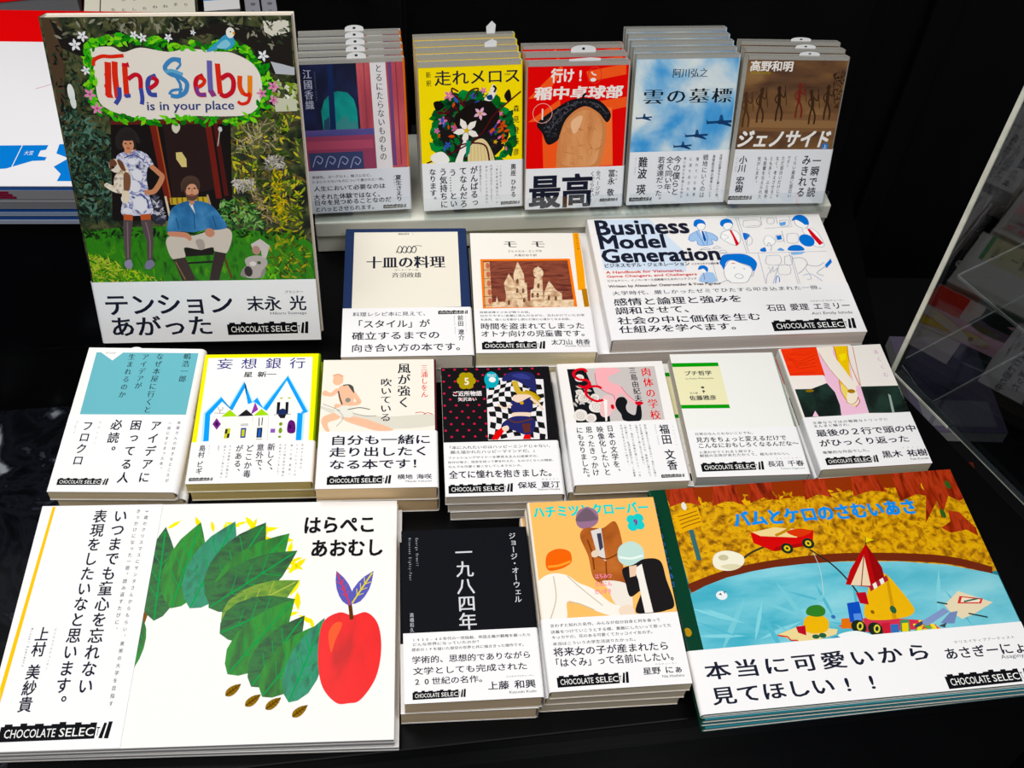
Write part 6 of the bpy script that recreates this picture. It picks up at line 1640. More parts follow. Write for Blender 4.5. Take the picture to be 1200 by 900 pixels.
ART['R']['band'] = [('t','#1a1d2e','1930-40年代の一党独裁、帝国主義が覇権を握ったら',6.6,101,101.3,104,{}),
  ('t','#1a1d2e','どんな世界になっていたのか？',6.9,105,61.7,107.9,{}),
  ('t','#1a1d2e','歴史のIFを描いた架空の世界と共に描ききった傑作です。',6.4,109.5,96.9,112.4,{}),
  ('t','#1a1d2e','学術的、思想的でありながら',6.3,116.4,100.1,123.1,{'w':0.006}),
  ('t','#1a1d2e','文学としても完成された',7,125.9,96.4,132.5,{'w':0.006}),
  ('t','#1a1d2e','20世紀の名作。',6.5,134.8,64.8,141.2,{'w':0.006}),
  ('t','#1a1d2e','上藤\u3000和興',64,140.6,101.5,148,{'w':0.01}),
  ('t','#1a1d2e','Kazuoki Kudo',80.5,149.4,101.3,151.5,{'lat':1}),
  ('t','#1a1d2e','ビジネスプロデューサー',78.9,136.8,100.9,138.2,{}),
  ('k','#0c0d12',[6.3,145.4,47.2,152.7],1)]
ART['S'] = dict(w=0.1115, h=0.1758, bh=0.0623, artmax=115.5, base='#f0be78', spine='#f2e8da', pages='#d8ccb8', s=-1)
ART['S']['cover'] = [('t','#4cd2ca','ハチミツとクローバー',3.9,3.7,105.9,16.7,{'w':0.034}),
  ('e','#4cc8c4',[94.7,28.3,4.36,4.62,0]),
  ('e','#4cc8c4',[88.4,29.5,4.35,4.6,0]),
  ('e','#4cc8c4',[88.5,22.3,4.37,4.65,0]),
  ('e','#4cc8c4',[94.8,21.1,4.39,4.67,0]),
  ('t','#7a2c8c','9',88.2,20.7,95.1,29.4,{'w':0.03}),
  ('s','#94708a',[40.1,23,42.5,12.2,51.5,7.2,59.5,12.7,58.9,23.1,50.8,29.1,43.6,28.8]),
  ('s','#6c5a68',[40.8,17.9,51.3,8.4,59.1,18.5,56.8,21.3,42.2,22]),
  ('s','@brownjacket',[41.5,37.2,46.5,28.9,55.6,29.2,62.8,29.5,73.9,23.6,76.8,44,74.1,65.8,74.2,79.1,72.2,85.8,63.8,86,48.2,79.4,45.9,56.6]),
  ('p','#d8d4d0',[51.4,31.9,60.9,29.4,60.1,62.6,53.9,56.9]),
  ('p','#3c3c4c',[56.2,34.9,60.1,34.5,59.8,49,56.5,52.1]),
  ('c','#7a3c18',1.41,[49.6,54.1,60.4,60.4,73.1,54.9]),
  ('c','#7a3c18',1.42,[47.3,40.2,49.6,54.1,49.1,70.2]),
  ('c','#7a3c18',1.17,[60.1,62.6,57.9,83.7]),
  ('s','#e0cdb8',[49.3,53,54.8,51,54.3,57,49.5,57.9]),
  ('s','#ece4da',[54.9,81,74.9,85.9,75.8,107.4,70.4,112.7,61.3,101.8,58.2,89.4]),
  ('s','#e66a1c',[9.1,63.3,11.7,52.7,20.9,48.1,30.6,51.2,31.2,61,26,65.6,19.6,68,11.7,68.8]),
  ('c','#f4a050',2.08,[10.7,65,20.1,64.3,30.3,60.9]),
  ('s','#f5efe6',[-0.1,84,5,75.1,14.6,71.5,25.8,74.1,34.1,81.4,46.8,88.9,58.5,101.7,75.4,109.9,72.1,115.8,52.4,111.9,31.5,100.6,22.6,99.2,19.7,114.5,2.4,114.2]),
  ('c','#c8bca8',0.92,[25.8,74.6,35.6,86.7,51.4,103.9]),
  ('c','#c8bca8',0.92,[14.3,74.1,14.1,94.8,7.4,113.5]),
  ('c','#c8bca8',0.9,[22.6,99.2,31.5,100.6,44.1,107.4]),
  ('s','#c2dcd4',[70.7,60.8,73.5,49.4,84.4,44.3,92.9,50.7,92.8,61.6,85.3,66.8,75.7,67.5]),
  ('c','#e6f2ec',2.12,[71.9,59.2,81.5,61.2,92.4,58.9]),
  ('s','#1a1719',[72.8,71.1,82.9,67.2,93.2,62.2,106,64.8,108.1,83.1,110.4,106.4,102.5,111.6,90.8,113.1,77.4,111.3,85.4,92.6,75.3,97.3,73.4,84.3]),
  ('p','#f0ebe4',[82.6,71.5,90,66.9,90.5,85,91.8,112.6,84.9,112.8,84.4,97.7,84.4,82.1]),
  ('p','#e6c8b0',[78.8,68.7,85.6,67.8,82.8,78.1,77.9,79.2]),
  ('s','#ecd8c4',[64.5,107,74,104.8,76.3,112.5,65.5,114.5]),
  ('t','#ee8ca0','はちみつ',48.6,73.9,63,79.2,{'w':0.02}),
  ('t','#ee8ca0','さんにん',47.5,81.2,61.9,86.4,{'w':0.02}),
  ('t','#ee8ca0','だいすき',46.5,88.4,60.7,93.6,{'w':0.02})]
ART['S']['band'] = [('t','#1a1d2e','言わずと知れた名作。みんなが自分自身と何を食って',6.1,118.2,96.4,121.4,{}),
  ('t','#1a1d2e','決着をつけていこうとする様、素敵にしたいって思ってた',5.9,123.7,104.4,126.9,{}),
  ('t','#1a1d2e','キッカケの、花のある可愛くてカッコイイ女の子。',6.2,128.5,90.1,131.7,{}),
  ('t','#1a1d2e','本当はこういう大学生活送りたかった。',6.4,134.2,75.5,137.3,{}),
  ('t','#1a1d2e','将来女の子が産まれたら',6,138.9,99.2,146.9,{'w':0.008}),
  ('t','#1a1d2e','「はぐみ」って名前にしたい。',2.7,148.1,105.4,156.1,{'w':0.008}),
  ('t','#1a1d2e','星野\u3000にぁ',74.3,160.3,106.2,166.8,{'w':0.01}),
  ('t','#1a1d2e','Nia Hoshino',89,167.6,106.5,169.9,{'lat':1}),
  ('t','#1a1d2e','プロデューサー',84.4,157.7,103.3,159.1,{}),
  ('k','#0c0d12',[6.2,162.6,62.8,172.7],1)]
ART['T'] = dict(w=0.286, h=0.2119, bh=0.0538, artmax=160, base='#3a7f8a', spine='#0e3a28', pages='#66878a', s=-1)
ART['T']['cover'] = [('p','@straw',[12.9,-1.1,286.5,-0.7,286.2,108.7,14.9,110.5]),
  ('p','#8a3416',[12.9,-1.1,286.5,-0.7,282.2,17.3,202,15.3,110.7,19.3,15.6,15.7]),
  ('f',['#c8901c','#e0b030','#a8741a'],[15.2,10.4,279.2,13.4,281.6,22.7,16.1,20.9],(110,7.54,2.61,71)),
  ('p','@bark',[20.6,-2.6,41.5,-2.8,41.3,9.3,44,20.1,29.1,14.5,15,19.1]),
  ('p','@bark',[59.7,-1.1,80.7,-1.3,79.5,11.1,83.1,23,70,16.2,53.4,21.6]),
  ('p','@bark',[91.5,-1.1,113.8,-1.2,112,12.3,116.3,20.5,102.5,16.4,88.8,21.4]),
  ('p','@bark',[142.9,-1.4,165.5,-1.5,163.2,11.7,165.3,21.5,153.2,16.8,139.5,22.6]),
  ('p','@bark',[189.7,-0.7,214.3,-0.7,214.2,11,218.5,20,202.9,17.2,185.3,21.9]),
  ('p','@bark',[228.3,-0.1,253.6,-0,251.3,18.1,257.8,28.7,244.2,24.6,226.2,30.7]),
  ('p','@bark',[253,-0.1,287.7,0.2,288.2,17.8,290,31.7,281,35.1,272.9,29,257.6,52,260.6,33.2,241.3,55.6,253,25.4]),
  ('p','@bark',[266.7,44.2,276.1,46.8,285,64.7,283.8,73,275.8,65.6,260.2,67.5,253.6,61.8,264.3,56]),
  ('e','#2f5c28',[277.2,16.8,2.38,4.53,0]),
  ('e','#2f5c28',[260.7,47.1,2.32,5.02,0]),
  ('c','#6a2a18',8.08,[14.1,101.4,49.4,91,92.9,84.8,150.1,83.2,205.7,87.8,248.9,95.1,282.1,108.3]),
  ('p','@pond',[13.5,106.8,28,100.3,48.7,94,71.9,90,92.1,87.9,120.6,86.8,154.3,87.8,204.1,92.1,244.4,99.1,277.2,109.7,285.3,113.3,285.6,168.2,278,178.7,12.1,161.4]),
  ('f',['#8ccfdb','#62b4c8','#80c6d4'],[24.9,114.4,267.3,119.3,268.3,155.2,24.7,151.6],(26,45.33,3.73,72)),
  ('p','#0e3a28',[-0.7,0.5,15,-0.9,13.1,159.3,1.2,161.5]),
  ('t','#3c6cb8','バムとケロのさむいあさ',-1.5,12.7,3.5,100.1,{'w':0.01,'v':1}),
  ('e','#b08a28',[3.8,141.3,3.12,3.94,0]),
  ('l','#3c6868',4.24,[28.8,44.1,29,75]),
  ('p','#e4ae48',[15.9,27.8,40.2,20.4,40.5,40.2,17.8,47.4]),
  ('c','#7a4a1c',0.86,[20.1,29.9,27.7,28.2,38.6,25.1]),
  ('c','#7a4a1c',0.85,[20.5,34,27.8,31.9,38.9,28.9]),
  ('c','#7a4a1c',0.85,[20.8,38,27.9,35.7,39.3,32.7]),
  ('c','#7a4a1c',0.85,[21.1,42.1,28,39.4,39.6,36.4]),
  ('e','#e8e4dc',[28.1,19.3,2.31,4.17,0]),
  ('c','#3a3420',1.94,[66.7,77.3,76.6,71.5,89.9,66.6]),
  ('s','#f0ecd8',[39.9,79.2,44.5,70.1,56.3,68,67.6,73.9,66.3,82.3,55.8,87.6,43.7,85.8]),
  ('s','#dcd4b4',[45.8,82.9,55.9,81.3,64,84,55.3,87.5]),
  ('e','#c8c0a0',[50.5,74.5,4.43,2.88,0]),
  ('p','#c81c1c',[80.5,52,137.5,54,132.3,68.7,96.3,72.4,80.6,62.5]),
  ('p','#ecd49a',[82.3,51.5,102.9,48.1,131.9,53.4,120.3,60.3,88.6,56]),
  ('s','#d04028',[112.9,53.7,125.2,51.5,135.7,55.1,122.7,59.9]),
  ('c','#b88a30',2.54,[102,56.6,113.4,52,129.8,41.8]),
  ('p','#a01414',[96.3,72.4,132.3,68.7,133.2,65.5,98.6,68.1]),
  ('e','#14241c',[108.6,70.3,5.31,5.24,0]),
  ('e','#d8c020',[108.6,70.3,2.8,2.95,0]),
  ('e','#14241c',[108.6,70.3,1.12,1.31,0]),
  ('e','#14241c',[128.7,67,5.34,5.3,0]),
  ('e','#d8c020',[128.7,67,2.81,2.98,0]),
  ('e','#14241c',[128.7,67,1.12,1.33,0]),
  ('t','#1f8ce0','バムとケロのさむいあさ',68.3,28.4,239.3,45.9,{'w':0.035}),
  ('e','#e8eef0',[40,110.5,4.82,4.2,0]),
  ('p','#3a4448',[37.6,109.1,40,108.1,40,110.5]),
  ('p','#3a4448',[42.4,107.1,44.1,106.7,42.9,109.6]),
  ('c','#c8d8d8',0.45,[130.4,76.6,131.1,94.1,126.8,118.1]),
  ('c','#20241c',1.4,[128,73.1,142.6,88.9,153.1,108.5,160.9,133.3]),
  ('p','#c83c50',[129.5,147.6,158.5,141.8,204.9,149.1,215.4,157.3,153.8,155.6]),
  ('s','#e6b53c',[155.3,141.5,162.2,124.5,174.7,104.4,186.5,103,194.2,119.1,199.2,134,199,140.4,190.2,144.8,168.1,145.6]),
  ('p','#c8982c',[186.2,103.9,188.4,104.2,181.8,145.2,177.9,145.6]),
  ('p','#b01c20',[148.8,109.9,157.1,96.5,179.7,71.8,185.9,96.7,184,110.2,168,114.2]),
  ('p','#8c1418',[179.7,71.8,185.9,96.7,184,110.2,174.8,112.4]),
  ('p','#ead4b8',[152.9,110.9,174.2,82.9,170,113.2]),
  ('l','#7a3a2c',0.84,[174,83.6,162,112.1]),
  ('l','#3a3420',1.13,[179.3,73.1,181.9,65.4]),
  ('p','#e8d04c',[181.9,65.4,188.3,68.7,180,70.8]),
  ('p','#a02838',[168.2,113.6,171.9,111.8,172.2,116.4,168.2,118.5]),
  ('p','#f0e8e0',[171.9,111.8,175.6,110,175.9,114.7,171.9,116.7]),
  ('p','#a02838',[175.6,110,179.3,108.2,179.6,112.9,175.6,114.9]),
  ('p','#f0e8e0',[179.3,108.2,183.1,106.4,183.4,111.1,179.3,113.1]),
  ('p','#a02838',[183.1,106.4,186.8,104.6,187.1,109.3,183,111.4]),
  ('p','#b0202c',[154.9,118.4,163.7,118.6,162.4,130.5,155.3,128.6]),
  ('e','#2c5c3c',[181.5,137,2.67,3.62,0]),
  ('e','#8a5a14',[163.2,137.6,1.6,1.79,0]),
  ('p','#d8742c',[134.8,141.2,153.2,141.3,152.6,151.3,131.9,150.1]),
  ('p','#1f4cb4',[144.1,127.5,154.9,126.8,152.6,144.7,141,145.3]),
  ('p','#5c8cd8',[146.3,137.7,152.8,137.8,151.8,144,145.1,144.5]),
  ('e','#182418',[147.1,149.9,6.3,6.4,0.5]),
  ('e','#d8d060',[148.3,149.4,2.63,4.08,0.5]),
  ('e','#182418',[148.3,149.4,1.31,2.33,0.5]),
  ('e','#182418',[160.4,153.4,6.29,6.4,0.5]),
  ('e','#d8d060',[161.7,153,2.62,4.08,0.5]),
  ('e','#182418',[161.7,153,1.31,2.33,0.5]),
  ('p','#4a8c5c',[183.9,147.1,191.4,147.2,188.2,161.7,179.6,161.5]),
  ('p','#e8d040',[184.4,150,189.9,150,187.5,157.7,182.1,157.8]),
  ('p','#3c6cb0',[173.2,150.4,181.3,150.3,178.8,160.8,170.8,160.6]),
  ('p','#c02c3c',[167.1,148.4,174.6,148.5,171.5,160.1,165.1,160.1]),
  ('f',['#e89c3c','#5cb050','#d83c50','#e8dc60'],[193.4,150.9,215.5,150.1,214.8,158.6,192.8,159.4],(20,5.81,3.17,73)),
  ('p','#e8d6a0',[76.7,150.5,98.3,144.1,128.6,150.4,126.2,154.7,104.5,159.3,98.4,162]),
  ('l','#c8342c',1.3,[77.1,151.1,85,153.2,86.8,156.5,91.9,157,93.4,161,98.4,162]),
  ('s','#e6b53c',[100.8,144.9,105.8,136.8,117.1,135.5,123.2,141.9,119.3,150.9,109.2,152.5,101.9,150.1]),
  ('s','#3c7c34',[106.7,133.9,110.6,127.9,119.7,127,123.7,131.5,121.1,136.5,113.7,137.5]),
  ('p','#b02030',[94.3,144.8,102.5,144.5,100.9,153.4,94.8,150.5]),
  ('e','#2c5c3c',[114.4,154.7,3.13,2.28,0]),
  ('e','#2c5c3c',[108.4,155.2,3.12,1.99,0]),
  ('e','#3c6cb0',[128.5,138.9,1.85,1.77,0]),
  ('s','#4a8cac',[119.1,158.5,126.7,156.4,135.7,158.4,132.4,162,122.2,162.1]),
  ('e','#c8e4ec',[114.3,161.9,12.94,2.82,0]),
  ('s','#f0f4f4',[126.9,155.9,143.8,153.3,157.5,160.2,140.6,162.8]),
  ('p','#e6d8ba',[227,136.6,243.7,125,269.7,138.3,249,147.5,237.1,151,229.2,143.3]),
  ('p','#c83c34',[243.1,129.8,262.6,134,259,138.5,238.7,136.5]),
  ('p','#efe6d0',[244.8,131.2,260.1,134.7,257.9,137.2,241.8,135.6]),
  ('l','#2c5c4c',1.35,[245,135.3,258.3,133.6]),
  ('l','#1c3c34',1.34,[221.5,133.7,229.9,136.3]),
  ('l','#1c3c34',1.33,[244.5,146.5,259.5,151.4]),
  ('p','#8496c0',[198.6,151.4,225.3,139.4,228.7,143.2,205.6,154.3]),
  ('p','#7488b4',[217,153.1,228.9,144.1,236.1,143.4,228.9,154.3]),
  ('p','#3c4450',[193.8,153.2,202.1,149.4,201.9,152.8,194.8,155.6]),
  ('p','#3c4450',[214.8,155.2,222.5,153.1,219.4,157.4])]
ART['T']['band'] = [('t','#1a1d2e','本当に可愛いから',7.9,169,200.4,184.9,{'w':0.012}),
  ('t','#1a1d2e','見てほしい!!',9.5,190.3,151.6,206,{'w':0.012}),
  ('t','#1a1d2e','あさぎーにょ',209.3,175.3,280.9,186.3,{'w':0.01}),
  ('t','#707480','クリエイティブアーティスト',221.1,169.8,275.1,172.7,{}),
  ('t','#505460','Asaginyo',255.6,185.9,278.9,190.4,{'lat':1}),
  ('k','#0c0d12',[202.1,197.6,275,210.6],1)]

# ---------------------------------------------------------------- books lying face up: art key, copies, thickness each, pose (mm, degrees), labels
def flat_stack(key, name, n, t, x, y, ang, ztop, label, under, hint=(0, 0, 0), cat='book', facedown=False, bare=False, zfit=None, **kw):
    d = dict(ART[key])
    if zfit:            # pose measured for another height of the top cover: slide along the sight line
        q = (838.38 - ztop) / (838.38 - zfit); x *= q; y *= q; d = rescale(d, q)
    d.update(kw); d['t'] = t; d['name'] = name
    rnd = random.Random(key)
    zb = ztop / 1000 - n * (t + .0009) + .0003
    root = None
    for i in range(n):                       # i = 0 is the topmost copy
        dx = dy = da = 0.0
        if i:
            dx = hint[0] * i / 1000 + rnd.uniform(-.0012, .0012); dy = hint[1] * i / 1000 + rnd.uniform(-.0012, .0012); da = radians(hint[2] * i) + rnd.uniform(-.008, .008)
        z = ztop / 1000 - (i + 1) * t - i * .0009
        M = pose(x / 1000 + dx, y / 1000 + dy, z, radians(ang) + da)
        if facedown and i: M = M @ Matrix.Translation((0, 0, t)) @ Matrix.Rotation(pi, 4, 'Y')
        r = make_book(d, M) if root is None else copy_tree(root, M)
        if root is None: root = r
        tag(r, label if i == 0 else under[i - 1], cat, ('copies of ' + label.split(',')[0]) if n > 1 else None)
        if bare and i:                       # the copies below carry no paper band
            for c in [q for q in r.children if q.name.startswith('belly_band')]: bpy.data.objects.remove(c)
        for c in r.children:
            if c.name.startswith('belly_band') and i == 0: c['label'] = 'white paper band with black lettering'
    return root
FLAT = {}
FLAT['G'] = flat_stack('G', 'paperback_book', 2, .0192, -116.1, 816.4, 7.52, 40, 'navy-bordered cream paperback with a small line drawing, under the white step',
    ['second book beneath the navy-bordered cream paperback, only page edges showing'], zfit=26)
FLAT['H'] = flat_stack('H', 'paperback_book', 2, .0192, 11.7, 829.7, 6.94, 40, 'thick white paperback with a brown castle picture framed in orange', ['thick paperback under the one with the brown castle picture'], zfit=26)
FLAT['I'] = flat_stack('I', 'business_book', 2, .0182, 213.3, 876, 8.9, 38, 'wide white business book with blue cartoon office workers and red ties',
    ['white business book lower in its stack, jutting out left beneath the wide cartoon cover'], hint=(-11, -2, 0), zfit=28, facedown=True)
FLAT['J'] = flat_stack('J', 'paperback_book', 2, .0115, -347.5, 624.5, 5.19, 24, 'white paperback with a plain teal upper half, leftmost of its row',
    ['white paperback lying under the teal and white one'], hint=(3, 1.5, .4))
FLAT['K'] = flat_stack('K', 'paperback_book', 2, .0118, -234, 636.5, 7.06, 25, 'yellow-edged paperback with a blue outlined town of pointed roofs',
    ['lower paperback beneath the yellow-edged one with pointed roofs'], hint=(1, 1, .5))
FLAT['L'] = flat_stack('L', 'paperback_book', 2, .0182, -119.3, 631.5, 6.84, 38, 'thick cream paperback with a pale painted runner mid-stride',
    ['thick paperback beneath the one with the painted runner'], hint=(1, 1, .3))
FLAT['M'] = flat_stack('M', 'comic_book', 3, .0112, -7.9, 635.7, 7.37, 36, 'black comic book with red dots and a checkered panel of navy clothes',
    ['middle copy in the stack under the black red-dotted comic', 'lowest copy in the stack under the black red-dotted comic'], hint=(2, 1, .4))
FLAT['N'] = flat_stack('N', 'paperback_book', 2, .0142, 104.3, 661.9, 8.49, 30, 'white paperback with pink, black and grey artwork and large red letters',
    ['paperback under the white one with pink and black artwork'], hint=(-4, 2, .3))
FLAT['O'] = flat_stack('O', 'paperback_book', 2, .0142, 215.5, 683.5, 7.71, 30, 'nearly blank white paperback with a pale yellow box between green bars',
    ['paperback lying below the blank white one with green bars'], hint=(-7, 1, .2))
FLAT['P'] = flat_stack('P', 'paperback_book', 2, .0142, 328.7, 705.2, 9.76, 30, 'paperback picturing two people holding hands, in orange, pink and black',
    ['paperback lying below the one with two held hands'], hint=(-2, 1, .2))
FLAT['Q'] = flat_stack('Q', 'picture_book', 3, .0063, -230.7, 430.5, 6.7, 22, 'wide white picture book with big green and red artwork',
    ['middle white picture book under the one with green and red artwork', 'lowest white picture book under the one with green and red artwork'], hint=(1.5, .6, .1), ct=.0014, dz=.000002, r=.001)
FLAT['R'] = flat_stack('R', 'paperback_book', 2, .0170, -20.2, 446.6, 8.07, 36, 'black paperback with thin white vertical lettering and a white band',
    ['thick paperback beneath the black one with white vertical lettering'], hint=(-2, -.5, -.4))
FLAT['S'] = flat_stack('S', 'comic_book', 3, .0117, 90, 475.7, 8.76, 38, 'orange-yellow comic book with brown, white and black jackets on its cover',
    ['middle comic in the stack under the orange-yellow cover', 'lowest comic in the stack under the orange-yellow cover'], hint=(-3, .5, -.3))
FLAT['T'] = flat_stack('T', 'picture_book', 4, .0056, 289.7, 507.8, 10.45, 26, 'large glossy picture book showing a blue pond, golden grass and small red cart',
    ['second picture book down under the glossy pond cover', 'third picture book down under the glossy pond cover', 'lowest picture book under the glossy pond cover'],
    hint=(1, -.4, .1), bare=True, ct=.0014, hard=.002, fin='gloss', dz=.000003, r=.0016)

# ---------------------------------------------------------------- leaning books
def lean_matrix(x, y, z, yaw, lean, inp, h, t, back=0.0, upw=0.0):
    e = Vector((cos(yaw), sin(yaw), 0)); n0 = Vector((-sin(yaw), cos(yaw), 0))
    u = cos(lean) * n0 + sin(lean) * Vector((0, 0, 1))
    e2 = cos(inp) * e + sin(inp) * u; u2 = -sin(inp) * e + cos(inp) * u
    nn = e2.cross(u2)
    p = Vector((x, y, z)) + u2 * (h / 2 + upw) - nn * (t + back)
    M = Matrix((e2, u2, nn)).transposed().to_4x4(); M.translation = p
    return M
k = 838.38 / (838.38 - 8.0)
cv = Vector((0, 0, .83838)); pa = cv + k * (Vector((-.29769, .73106, .01755)) - cv)
d = rescale(ART['A'], k); d.update(t=.020, name='photo_book', fin='gloss', dz=.0000025, ct=.0012, hard=.001, s=-1, pages='#cfc6ba', base='@garden', r=.0016)
SEL = make_book(d, lean_matrix(pa.x, pa.y, pa.z, .0823, radians(69.79), .042, d['h'], d['t']))
tag(SEL, 'large photo book of two people in a garden, leaning back at the left', 'book')
# its easel
ez = empty('book_easel', lean_matrix(pa.x, pa.y, 0.001, .0823, radians(69.79), 0, .2, .0255, 0, .006)); tag(ez, 'black easel propping up the large garden photo book', 'book easel')
mb = MB(); mb.box(-.07, -.1, -.003, .07, .1, 0, blk); mb.build('back_rest', ez)
mb = MB(); mb.prism([(-.06, -.003), (-.06, -.0075), (.06, -.0075), (.06, -.003)], -.1, .02, blk); mb.build('strut', ez)

RZ = .0545; RK = (838.38 - 54.5) / (838.38 - 74.84)
LEANY, YAW = radians(69.92), radians(11.49)
REAR = [('B', 'paperback_book', 5, .0112, (-169.02, 875.73, .0001), 'dusky pink and blue paperback of an arched window, leaning in the back row', 'dusky pink arched-window paperback'),
        ('C', 'paperback_book', 5, .0112, (-54.92, 894.18, .003), 'bright yellow paperback with a dark round tangle of leaves and flowers, leaning', 'bright yellow leafy paperback'),
        ('D', 'comic_book', 3, .0142, (49.63, 908.01, -.0133), 'red comic book with white title and huge black characters on its band, leaning', 'red comic'),
        ('E', 'paperback_book', 5, .0112, (157.73, 928.43, -.019), 'sky-blue paperback with small dark aeroplanes among clouds, leaning', 'sky-blue aeroplane paperback'),
        ('F', 'paperback_book', 3, .0122, (265.24, 939.19, -.045), 'brown paperback with a row of walking figures, leaning at the right end', 'brown paperback of walking figures')]
ORD = ['second', 'third', 'fourth', 'fifth']
LEAN = {}
for key, nm, n, t, (x, y, inp), lab, short in REAR:
    d = rescale(ART[key], RK); d.update(t=t, name=nm, sleeve=.0034); x *= RK; y *= RK
    root = None; LEAN[key] = []
    for i in range(n):
        rnd = random.Random(key + str(i))
        M = lean_matrix(x / 1000 + (rnd.uniform(-.0004, .0004) if i else 0), y / 1000, RZ + (.002 if key == 'F' else 0), YAW, LEANY, inp, d['h'], t, i * (t + .0016), i * (t + .0016) * .31)
        r = make_book(d, M) if root is None else copy_tree(root, M)
        if root is None: root = r
        LEAN[key].append((M, d['h'], t, d['w']))
        tag(r, lab if i == 0 else '%s copy from the front behind the %s, top edge showing' % (ORD[i - 1], short), 'book', 'copies of the ' + short)
    # clear stand
    st = empty('acrylic_book_stand', Matrix.Translation((x / 1000, y / 1000, .0452)) @ Matrix.Rotation(YAW, 4, 'Z'))
    tag(st, 'clear acrylic stand holding the %s copies' % short, 'book stand', 'clear acrylic book stands')
    w = d['w']; dep = n * (t + .0016) / sin(LEANY) + .004
    b = MB(); b.box(-w / 2, -.0045, 0, w / 2, dep, .0012, clear); b.build('base_plate', st)
    b = MB(); b.box(-w / 2, -.0065, 0, w / 2, -.0047, .030, clear); b.build('front_lip', st, bevel=.0006)
    b = MB(); q = dep + .0005; c_, s_ = cos(LEANY), sin(LEANY); H_ = .10
    b.add([(-w / 2 + .02, q, .0012), (w / 2 - .02, q, .0012), (w / 2 - .02, q + .0018, .0012), (-w / 2 + .02, q + .0018, .0012),
           (-w / 2 + .02, q + H_ * c_, H_ * s_), (w / 2 - .02, q + H_ * c_, H_ * s_), (w / 2 - .02, q + .0018 + H_ * c_, H_ * s_), (-w / 2 + .02, q + .0018 + H_ * c_, H_ * s_)],
          [(3, 2, 1, 0), (4, 5, 6, 7), (0, 1, 5, 4), (1, 2, 6, 5), (2, 3, 7, 6), (3, 0, 4, 7)], clear); b.build('back_rest', st)

# ---------------------------------------------------------------- white slips tucked into books
slip_paper = ink('#e9eaec', 'plain')
def slip(M, w, h, t, x, up, wid, label, kind='tab', zf=.6):
    m = MB(); n = 10
    if kind == 'tab':
        pts = [(-wid / 2, -.012), (wid / 2, -.012), (wid / 2, up * .45)] + [(wid / 2 * cos(a), up * .45 + up * .55 * sin(a)) for a in [pi * i / n for i in range(1, n)]] + [(-wid / 2, up * .45)]
    else:
        pts = [(-wid / 2, -.012), (wid / 2, -.012), (wid / 2 + .002, up * .7), (wid * .2, up), (-wid / 2 - .001, up * .55)]
    m.prism([(a, b) for a, b in pts], 0, .00025, slip_paper, axis='z')
    if kind == 'tab':
        m.prism([(-.0012, up * .35), (.0012, up * .35), (.0016, up * .6), (0, up * .72), (-.0016, up * .6)], .00026, .0003, ink('#2a2c32', 'plain'), axis='z')
    o = m.build('paper_slip')
    o.matrix_world = M @ Matrix.Translation((x, h / 2, t * zf)) @ Matrix.Rotation(radians(4), 4, 'X')
    tag(o, label, 'paper slip', 'white slips sticking out of books')
for i, (M, h, t, w) in enumerate(LEAN['B']):
    slip(M, w, h, t, .005, .0062, .019, 'rounded white slip in %s of the dusky pink paperbacks' % ('the front copy', 'the second copy', 'the third copy', 'the fourth copy', 'the rearmost copy')[i])
M, h, t, w = LEAN['C'][2]; slip(M, w, h, t, .024, .008, .010, 'folded white slip standing tall above the yellow paperbacks', 'strip')
M, h, t, w = LEAN['C'][4]; slip(M, w, h, t, .028, .013, .007, 'pointed white slip rising from the rearmost yellow paperback', 'strip')
M, h, t, w = LEAN['D'][0]; slip(M, w, h, t, .006, .0035, .03, 'wide white slip over the front red comic', 'strip')
M, h, t, w = LEAN['D'][1]; slip(M, w, h, t, .008, .0075, .026, 'white slip in the middle red comic', 'tab')
for i, (M, h, t, w) in enumerate(LEAN['F']):
    slip(M, w, h, t, .012, .0042, .022, 'grey-white slip in %s of the brown paperbacks' % ('the front copy', 'the middle copy', 'the rear copy')[i])
for key, x, lab in (('J', -.012, 'small white slip peeking above the teal-covered paperback'), ('O', .008, 'small white slip above the blank white paperback with green bars'), ('R', .035, 'small white slip at the top of the black paperback')):
    r = FLAT[key]; slip(r.matrix_world.copy() if r.matrix_world else r.matrix_basis, ART[key]['w'], ART[key]['h'], .012, x, .005, .011, lab, 'tab')

# ---------------------------------------------------------------- magazines on the left shelf
def magazine_text(mb, ops, w, h, t): paint(mb, ops, w, h, (0, 0, w * 1000, h * 1000), t, 'paper')
SZ = -.1908
def mag_pose(x, y, z, yaw): return Matrix.Translation((x, y, z)) @ Matrix.Rotation(yaw, 4, 'Z')
